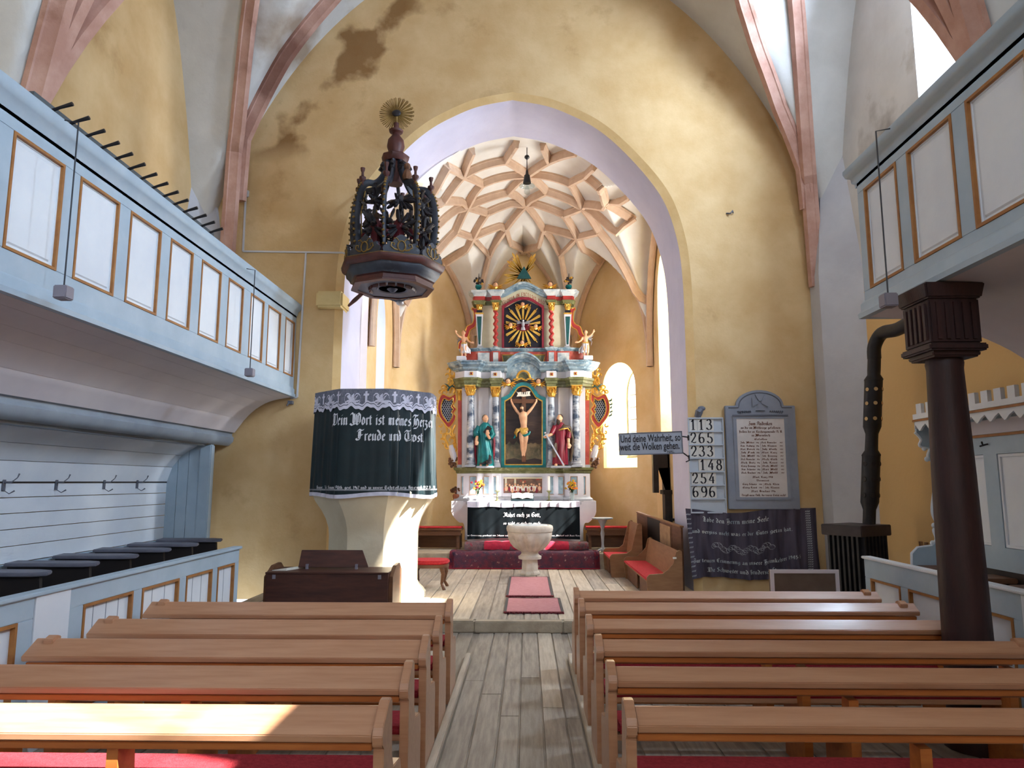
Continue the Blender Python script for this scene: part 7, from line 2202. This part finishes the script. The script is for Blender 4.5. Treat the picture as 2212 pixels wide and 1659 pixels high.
mb.tube([(u, WY - .072, v) for u, v in [(mx1 - .05, mz1 - .03), (mx1 - .2, mz1 - .03)] + arcs + [(mx0 + .2, mz1 - .03), (mx0 + .05, mz1 - .03)]], .009, 5)
obj('line', mb, 'memorial_dark', me_, smooth=0)
mb = MB()
for an in (0, 90, 180, 270):     # cross with flaring arms in relief
    a = radians(an)
    pts = [(.02, .018), (.12, .07), (.12, -.07), (.02, -.018)]
    q = [(mc + u * cos(a) - v * sin(a), mz1 + .05 + u * sin(a) + v * cos(a)) for u, v in pts]
    mb.prism(q, lambda u, v, d: (u, WY - d, v), .07, .088)
cr2 = obj('relief_cross', mb, 'memorial_grey', me_, smooth=0)
mb = MB()
for (a, b), (c, d) in [((-.07, -.062), (.07, -.062)), ((-.068, .19), (-.02, .09)), ((.068, .19), (.02, .09))]:
    mb.bar((mc + a, WY - .08, mz1 + b - .02), (mc + c, WY - .08, mz1 + d - .02), .012, .006, (0, 1, 0))
obj('incised_line', mb, 'memorial_dark', cr2, smooth=0)
mb = MB()
for s in (-1, 1):
    for i in range(7):
        x = mc + s * (.14 + i * .03)
        mb.tube([(x, WY - .071, mz1 - .1 - .004 * i), (x + s * .015, WY - .078, mz1 - .085), (x + s * .03, WY - .072, mz1 - .09 - .01 * (i % 2))], [.006, .014, .004], 5)
obj('laurel', mb, 'memorial_dark', me_)
mb = MB()
M = lambda u, v: (u, WY - .0795, v)
T = lambda s, y, h, w_, x=None: nib(mb, s, M, h, (px0 + px1) / 2 if x is None else x, pz1 - y, fit=w_, nw=1.25)
for s, y, h, w_ in [('Zum Andenken', .10, .055, .36), ('an die im Weltkriege gefallenen', .155, .036, .60), ('Helden der ev. Kirchengemeinde A. B.', .215, .036, .66), ('in Wurmloch', .27, .036, .28), ('Gefallen:', .325, .028, .20),
                    ('Mart. Kanz 1918', .895, .03, .30), ('Vermisst:', .945, .028, .20), ('Mart. Bruckner 1916', 1.105, .03, .36), ('Vergiß mein Volk, die teuren Toten nicht!', 1.165, .032, .66)]: T(s, y, h, w_)
LN = [('Joh. Weber', 'Mich. Binnischer'), ('Sim. Ludwig', 'Joh. Klamen'), ('Mart. Dietrich', 'Joh. Guth'), ('Joh. Fink', 'Mart. Kanz'), ('Joh. Wolff', 'Joh. Henning'), ('Mich. Binnischer', 'Mich. Guth'), ('Mich. Hietz', 'Joh. Kenst'), ('Georg Henning', 'Math. Wolff'), ('Sim. Schuster', 'Mart. Wolff'), ('Mich. Bruckner', 'Joh. Wolff')]
for i, (a, b) in enumerate(LN):
    y = .375 + i * .0505
    T(a, y, .028, .215, px0 + .15)
    T('1916', y, .022, .045, px0 + .305)
    T(b, y, .028, .23, px0 + .475)
    T('1917', y, .022, .045, px0 + .66)
for i, (a, b) in enumerate([('Georg Schuster', 'Mich. Klein'), ('Georg Kenst', 'Joh. Klamen')]):
    y = 1.0 + i * .05
    T(a, y, .028, .215, px0 + .16)
    T('1914', y, .022, .045, px0 + .32)
    T(b, y, .028, .22, px0 + .49)
obj('lettering', mb, 'letter_brown', me_, smooth=0)
mb = MB().box(px0 + .345, px0 + .348, WY - .0795, WY - .0785, pz1 - .83, pz1 - .35).box(px0 + .36, px0 + .363, WY - .0795, WY - .0785, pz1 - 1.055, pz1 - .97)
obj('column_rule', mb, 'letter_brown', me_, smooth=0)
# hanging verse board on its hooks
vy = 10.74
a, b = at(1338, 936, vy), at(1476, 981, vy)
vb_ = root('verse_board', ((a.x + b.x) / 2, vy, b.z), 'grey board with a black two-line verse jutting into the arch from the hymn board', 'sign')
P4 = [at(1338, 984, vy), at(1476, 980, vy), at(1473, 931, vy), at(1336, 936, vy)]
mb = MB().hexa([tuple(P4[0]), tuple(P4[1]), (P4[1].x, vy + .03, P4[1].z), (P4[0].x, vy + .03, P4[0].z), tuple(P4[3]), tuple(P4[2]), (P4[2].x, vy + .03, P4[2].z), (P4[3].x, vy + .03, P4[3].z)])
obj('board', mb, 'sign_grey', vb_, smooth=0, bevel=.004)
w4 = lambda u, v, o=.004: (lambda q: (q.x, vy - o, q.z))((P4[0].lerp(P4[1], u)).lerp(P4[3].lerp(P4[2], u), v))
mb = MB().ring([(0, 0), (1, 0), (1, 1), (0, 1)], [(.015, .04), (.985, .04), (.985, .96), (.015, .96)], lambda u, v, d: w4(u, v, d), -.0, .006)
obj('edge_frame', mb, 'memorial_dark', vb_, smooth=0)
mb = MB()
Wd = P4[1].x - P4[0].x
Hd = P4[3].z - P4[0].z
M = lambda u, v: w4(u / Wd, v / Hd)
plain(mb, 'Und deine Wahrheit, so', M, Hd * .33, Wd * .025, Hd * .58, xs=.605, bold=.018)
plain(mb, 'weit die Wolken gehen.', M, Hd * .33, Wd * .015, Hd * .22, xs=.605, bold=.018)
plain(mb, 'NAL.', M, Hd * .12, Wd * .75, Hd * .05, xs=.95, bold=.012)
obj('lettering', mb, 'letter_black', vb_, smooth=0)
x2 = hx0 - .0
mb = MB().tube([(P4[2].x - .01, vy + .015, P4[2].z - .08), (2.45, vy + .06, P4[2].z - .09), (2.455, WY - .03, P4[2].z - .1)], .010, 6).tube([(2.45, vy + .06, P4[2].z - .06), (2.45, vy + .06, P4[2].z - .14)], .013, 6)
mb.tube([(P4[1].x - .01, vy + .015, P4[1].z + .02), (2.45, vy + .06, P4[1].z - .05), (2.455, WY - .03, P4[1].z - .06)], .010, 6).tube([(2.45, vy + .06, P4[1].z - .02), (2.45, vy + .06, P4[1].z - .1), (2.40, vy + .05, P4[1].z - .12)], .011, 6)
obj('hook', mb, 'iron', vb_)
# dark cloth on the wall
wx0, wx1, wz0, wz1 = 2.38, 4.32, .30, 1.30
wh = root('wall_cloth', (3.35, WY, .3), 'dark purple embroidered cloth with white script hung on the wall below the memorial', 'cloth')


def wcl(u, v, o=0):
    x = wx0 + (wx1 - wx0) * u + .06 * (1 - v) * (1 - u)
    top = wz1 + .05 * abs(2 * u - .9) ** 1.5 + .02 * cos(u * 9) + .035 * (u - .3)
    bot = wz0 + .04 * sin(u * 8 + .5) + .10 * u
    z = bot + (top - bot) * v
    am = .010 + .022 * (1 - v)
    y = WY - .05 - am * (sin(u * 46 + 1.5 * sin(v * 3)) + .5 * sin(u * 83 + 2)) - .02 * (1 - v) - o
    return (x, min(y, WY - .012), z)


obj('cloth', MB().grid(140, 24, wcl), 'cloth_purple', wh, smooth=60)
mb = MB()
M = lambda u, v: wcl((u - wx0) / (wx1 - wx0), (v - wz0) / (wz1 - wz0), .006)
nib(mb, 'Lobe den Herrn meine Seele', M, .075, 3.12, 1.13, fit=1.0, nw=.95)
nib(mb, 'und vergiss nicht was er dir Gutes getan hat.', M, .06, 3.2, .95, fit=1.5, nw=.95)
nib(mb, 'Zur teuren Erinnerung an unsere Heimkehrer 1945-50', M, .06, 3.25, .52, fit=1.65, nw=.95)
nib(mb, 'Die Schwester und Bruderschaft', M, .065, 3.15, .38, fit=1.05, nw=.95)
obj('lettering', mb, 'marble_pale', wh, smooth=0)
mb = MB()
for i in range(26):      # embroidered garland
    x = 2.75 + i * .035
    y = .76 + .035 * sin(i * .9) - .03 * sin(i / 25 * pi)
    for a0 in (0, 180):
        ar = arcpts(x, y, .03 + .012 * (i % 3), .035, a0, a0 + 250, 7)
        for (u0, v0), (u1, v1) in zip(ar, ar[1:]): mb.add([M(u0, v0), M(u0 + .006, v0 + .006), M(u1 + .006, v1 + .006), M(u1, v1)], [(0, 1, 2, 3)])
obj('garland', mb, 'altar_grey', wh, smooth=0)
mb = MB()
for (ua, m_) in ((.93, 26), (.012, 14)):
    for i in range(m_):
        v = .03 + .94 * i / m_
        for j in range(3):
            du = .012 * j - .012
            mb.add([wcl(ua + du, v, .007), wcl(ua + du + .010, v + .008, .007), wcl(ua + du + .012, v + .028, .007), wcl(ua + du + .002, v + .02, .007)], [(0, 1, 2, 3)])
obj('border', mb, 'altar_grey', wh, smooth=0, kind='stuff')

# ---------------------------------------------------------------- stove
vx, vy_ = 4.04, 8.95
sv = root('stove', (vx, vy_, .13), 'black ribbed iron stove with a pierced flue pipe against the right wall', 'stove')
ang = radians(32)
def rotp(x, y): return (vx + x * cos(ang) - y * sin(ang), vy_ + x * sin(ang) + y * cos(ang))
def rbox(mb, x0, x1, y0, y1, z0, z1):
    q = [rotp(x0, y0), rotp(x1, y0), rotp(x1, y1), rotp(x0, y1)]
    return mb.hexa([(x, y, z0) for x, y in q] + [(x, y, z1) for x, y in q])
zt = at(1850, 1135, 8.7).z
obj('body', rbox(MB(), -.22, .22, -.2, .2, .2, zt - .13), 'iron', sv, smooth=0)
mb = MB()
for i in range(7):
    o = -.21 + i * .07
    for q in ((o - .014, o + .014, -.255, -.201), (-.275, -.221, o * .9 - .014, o * .9 + .014), (.221, .275, o * .9 - .014, o * .9 + .014)):
        obj('fin', rbox(MB(), *q, .24, zt - .131), 'iron', sv, smooth=0)
obj('top_slab', rbox(MB(), -.30, .30, -.27, .27, zt - .13, zt), 'iron_brown', sv, bevel=.008)
for a, b in ((-1, -1), (1, -1), (1, 1), (-1, 1)):
    q = rotp(a * .18, b * .16)
    obj('foot', MB().tube([(q[0], q[1], .2), (q[0], q[1], .131)], [.03, .022], 8), 'iron', sv)
Z = lambda py: at(1885, py, 8.95).z
fx0 = at(1884, 1100, 8.95).x
drum = lambda z0, z1: [(.074, z0 - .09), (.106, z0), (.106, z1), (.11, z1), (.11, z1 + .015), (.076, z1 + .07)]
pr_ = [(.074, zt)] + drum(Z(1085), Z(985)) + [(.074, Z(950))] + drum(Z(922), Z(822)) + [(.078, Z(800)), (.078, Z(770))]
tilt = .0
mb = MB().lathe((fx0 - .05, 8.95, 0), pr_, 20)
mb.v = [(x + .10 * (z - zt), y, z) for x, y, z in mb.v]
obj('flue', mb, 'iron', sv, smooth=40)
e0 = V((fx0 - .05 + .1 * (Z(775) - zt), 8.95, Z(775)))
e3 = at(1985, 688, 8.0)
pts = smoothline([e0, e0 + V((.0, -.03, .16)), e0 + V((.05, -.14, .30)), e0.lerp(e3, .55) + V((0, 0, .10)), e3, (4.80, 7.6, e3.z + .1)], 5)
obj('flue_elbow', MB().tube(pts, .082, 14), 'iron', sv)
mb, m3 = MB(), MB()
for zz in (Z(1070), Z(1035), Z(1002), Z(905), Z(872), Z(842)):
    for an in (-100, -155, -45):
        a = radians(an)
        c = V((fx0 - .05 + .1 * (zz - zt) + .107 * cos(a), 8.95 + .107 * sin(a), zz))
        n_ = V((cos(a), sin(a), 0))
        s_ = V((-sin(a), cos(a), 0))
        ring_ = [c + s_ * (.026 * cos(t)) + V((0, 0, .026 * sin(t))) for t in [2 * pi * i / 12 for i in range(12)]]
        (mb if zz < Z(950) else m3).add([tuple(q + n_ * .002) for q in ring_], [tuple(range(12))])
        mb.tube([q for q in ring_ + ring_[:1]], .004, 4)
obj('painted_flue_hole', mb, 'wood_black', sv, smooth=0)
obj('flue_hole_lit', m3, 'plaster_yellow', sv, smooth=0).name = 'painted_flue_hole'  # yellow discs: light showing through the upper holes is put into their colour
# slatted screen behind the stove
ws = root('slatted_screen', (4.7, 8.4, .13), 'low brown slatted screen against the yellow wall beside the stove', 'screen')
for i in range(7):
    y = 8.78 - i * .12
    obj('slat', MB().box(4.70, 4.725, y - .045, y, .13, 1.04), 'wood_pew', ws, smooth=0)
for z in (.3, .9): obj('rail', MB().box(4.726, 4.75, 8.0, 8.8, z, z + .05), 'wood_brown', ws, smooth=0)
# conduit on the left of the arch
cdt = root('cable_conduit', (-4.2, WY, 3), 'thin white cable conduit with a switch box on the wall left of the arch', 'conduit')
def cw(pts, r=.013):
    q = []
    for (a, b), (c, d) in zip(pts, pts[1:]):
        A_, B_ = at(a, b, WY - .012), at(c, d, WY - .012)
        obj('conduit_run', MB().bar(tuple(A_), tuple(B_), .026, .022, (0, 1, 0)), 'conduit', cdt, smooth=0)
cw([(531, 426), (525, 543), (740, 546), (758, 553)])
cw([(661, 546), (642, 858), (628, 860)])
b = at(532, 418, WY - .02)
obj('switch_box', MB().box(b.x - .045, b.x + .045, WY - .045, WY - .002, b.z - .06, b.z + .05), 'conduit', cdt, bevel=.01)
p = at(629, 869, WY - .03)
hk = tag(obj('wall_fitting', MB().box(p.x - .04, p.x + .03, WY - .08, WY - .002, p.z - .03, p.z + .02).tube([(p.x - .02, WY - .08, p.z - .01), (p.x - .04, WY - .1, p.z - .06)], .012, 6), 'memorial_dark'), 'small dark fitting on the wall just below the end of the left gallery', 'hook')
p = at(1577, 462, WY - .03)
tag(obj('wall_hook', MB().tube([(p.x - .05, WY - .005, p.z + .02), (p.x, WY - .05, p.z), (p.x + .04, WY - .04, p.z + .05), (p.x + .05, WY - .03, p.z + .01)], .012, 6), 'memorial_dark'), 'small rusty hook high on the yellow wall above the memorial tablet', 'hook')
# water stains on the arch wall, following the edge of the vault
m = MATS['plaster_yellow'].copy()
MATS['plaster_front'] = m
N, L = m.node_tree.nodes, m.node_tree.links
bsdf = N['Principled BSDF']
src = bsdf.inputs['Base Color'].links[0].from_socket
tc = N.new('ShaderNodeTexCoord')
sx = N.new('ShaderNodeSeparateXYZ')
L.new(tc.outputs['Object'], sx.inputs[0])
def mth(op, a, b=None):
    q = N.new('ShaderNodeMath')
    q.operation = op
    for i, s in enumerate((a, b)):
        if s is None: continue
        if isinstance(s, (int, float)): q.inputs[i].default_value = s
        else: L.new(s, q.inputs[i])
    return q.outputs[0]
dist = mth('ADD', mth('ADD', mth('MULTIPLY', sx.outputs['X'], .80), mth('MULTIPLY', sx.outputs['Z'], -.60)), 7.55)
nz = N.new('ShaderNodeTexNoise')
nz.inputs['Scale'].default_value = 1.5
nz.inputs['Detail'].default_value = 8
L.new(tc.outputs['Object'], nz.inputs['Vector'])
k = mth('ADD', mth('MULTIPLY', mth('ABSOLUTE', dist), -1.1), mth('MULTIPLY', nz.outputs['Fac'], 2.6))
k = mth('MULTIPLY', mth('SUBTRACT', k, .95), 3)
k = mth('MULTIPLY', mth('MINIMUM', mth('MAXIMUM', k, 0), 1), mth('MINIMUM', mth('MAXIMUM', mth('MULTIPLY', mth('SUBTRACT', sx.outputs['Z'], 6.9), 2), 0), .8))
lf = mth('MINIMUM', mth('MAXIMUM', mth('MULTIPLY', mth('SUBTRACT', -1.2, sx.outputs['X']), 1.2), 0), 1)
k = mth('MULTIPLY', k, lf)
mx = N.new('ShaderNodeMix')
mx.data_type = 'RGBA'
L.new(k, mx.inputs['Factor'])
L.new(src, mx.inputs[6])
mx.inputs[7].default_value = lin((120, 78, 28))
L.new(mx.outputs[2], bsdf.inputs['Base Color'])
wf.data.materials[0] = m


def stain(name, c, rad, rgb, seed):
    """a patch of dirt with a ragged outline of its own on a plastered surface"""
    m = MATS[name]
    N, L = m.node_tree.nodes, m.node_tree.links
    b = N['Principled BSDF']
    src = b.inputs['Base Color'].links[0].from_socket
    tc = N.new('ShaderNodeTexCoord')
    vd = N.new('ShaderNodeVectorMath')
    vd.operation = 'DISTANCE'
    vd.inputs[1].default_value = c
    L.new(tc.outputs['Object'], vd.inputs[0])
    nz = N.new('ShaderNodeTexNoise')
    nz.inputs['Scale'].default_value, nz.inputs['Detail'].default_value = seed, 9
    L.new(tc.outputs['Object'], nz.inputs['Vector'])
    a = N.new('ShaderNodeMath')
    a.operation = 'MULTIPLY_ADD'
    L.new(vd.outputs['Value'], a.inputs[0])
    a.inputs[1].default_value = -.62 / rad
    L.new(nz.outputs['Fac'], a.inputs[2])
    r = N.new('ShaderNodeMapRange')
    r.inputs['From Min'].default_value, r.inputs['From Max'].default_value, r.inputs['To Max'].default_value = .0, .35, .7
    L.new(a.outputs[0], r.inputs['Value'])
    x = N.new('ShaderNodeMix')
    x.data_type = 'RGBA'
    L.new(r.outputs[0], x.inputs['Factor'])
    L.new(src, x.inputs[6])
    x.inputs[7].default_value = lin(rgb)
    L.new(x.outputs[2], b.inputs['Base Color'])


c_ = atx(1865, 310, 4.7)
for q_ in ('plaster_white', 'plaster_right', 'plaster_grey'): stain(q_, tuple(c_), .8, (128, 120, 112), 3.2)
c_ = at(640, 90, 10.3)
stain('plaster_white', tuple(c_), 1.1, (138, 106, 66), 2.1)
c_ = at(620, 140, 10.4)
stain('nave_rib', tuple(c_), 1.0, (96, 52, 38), 2.6)
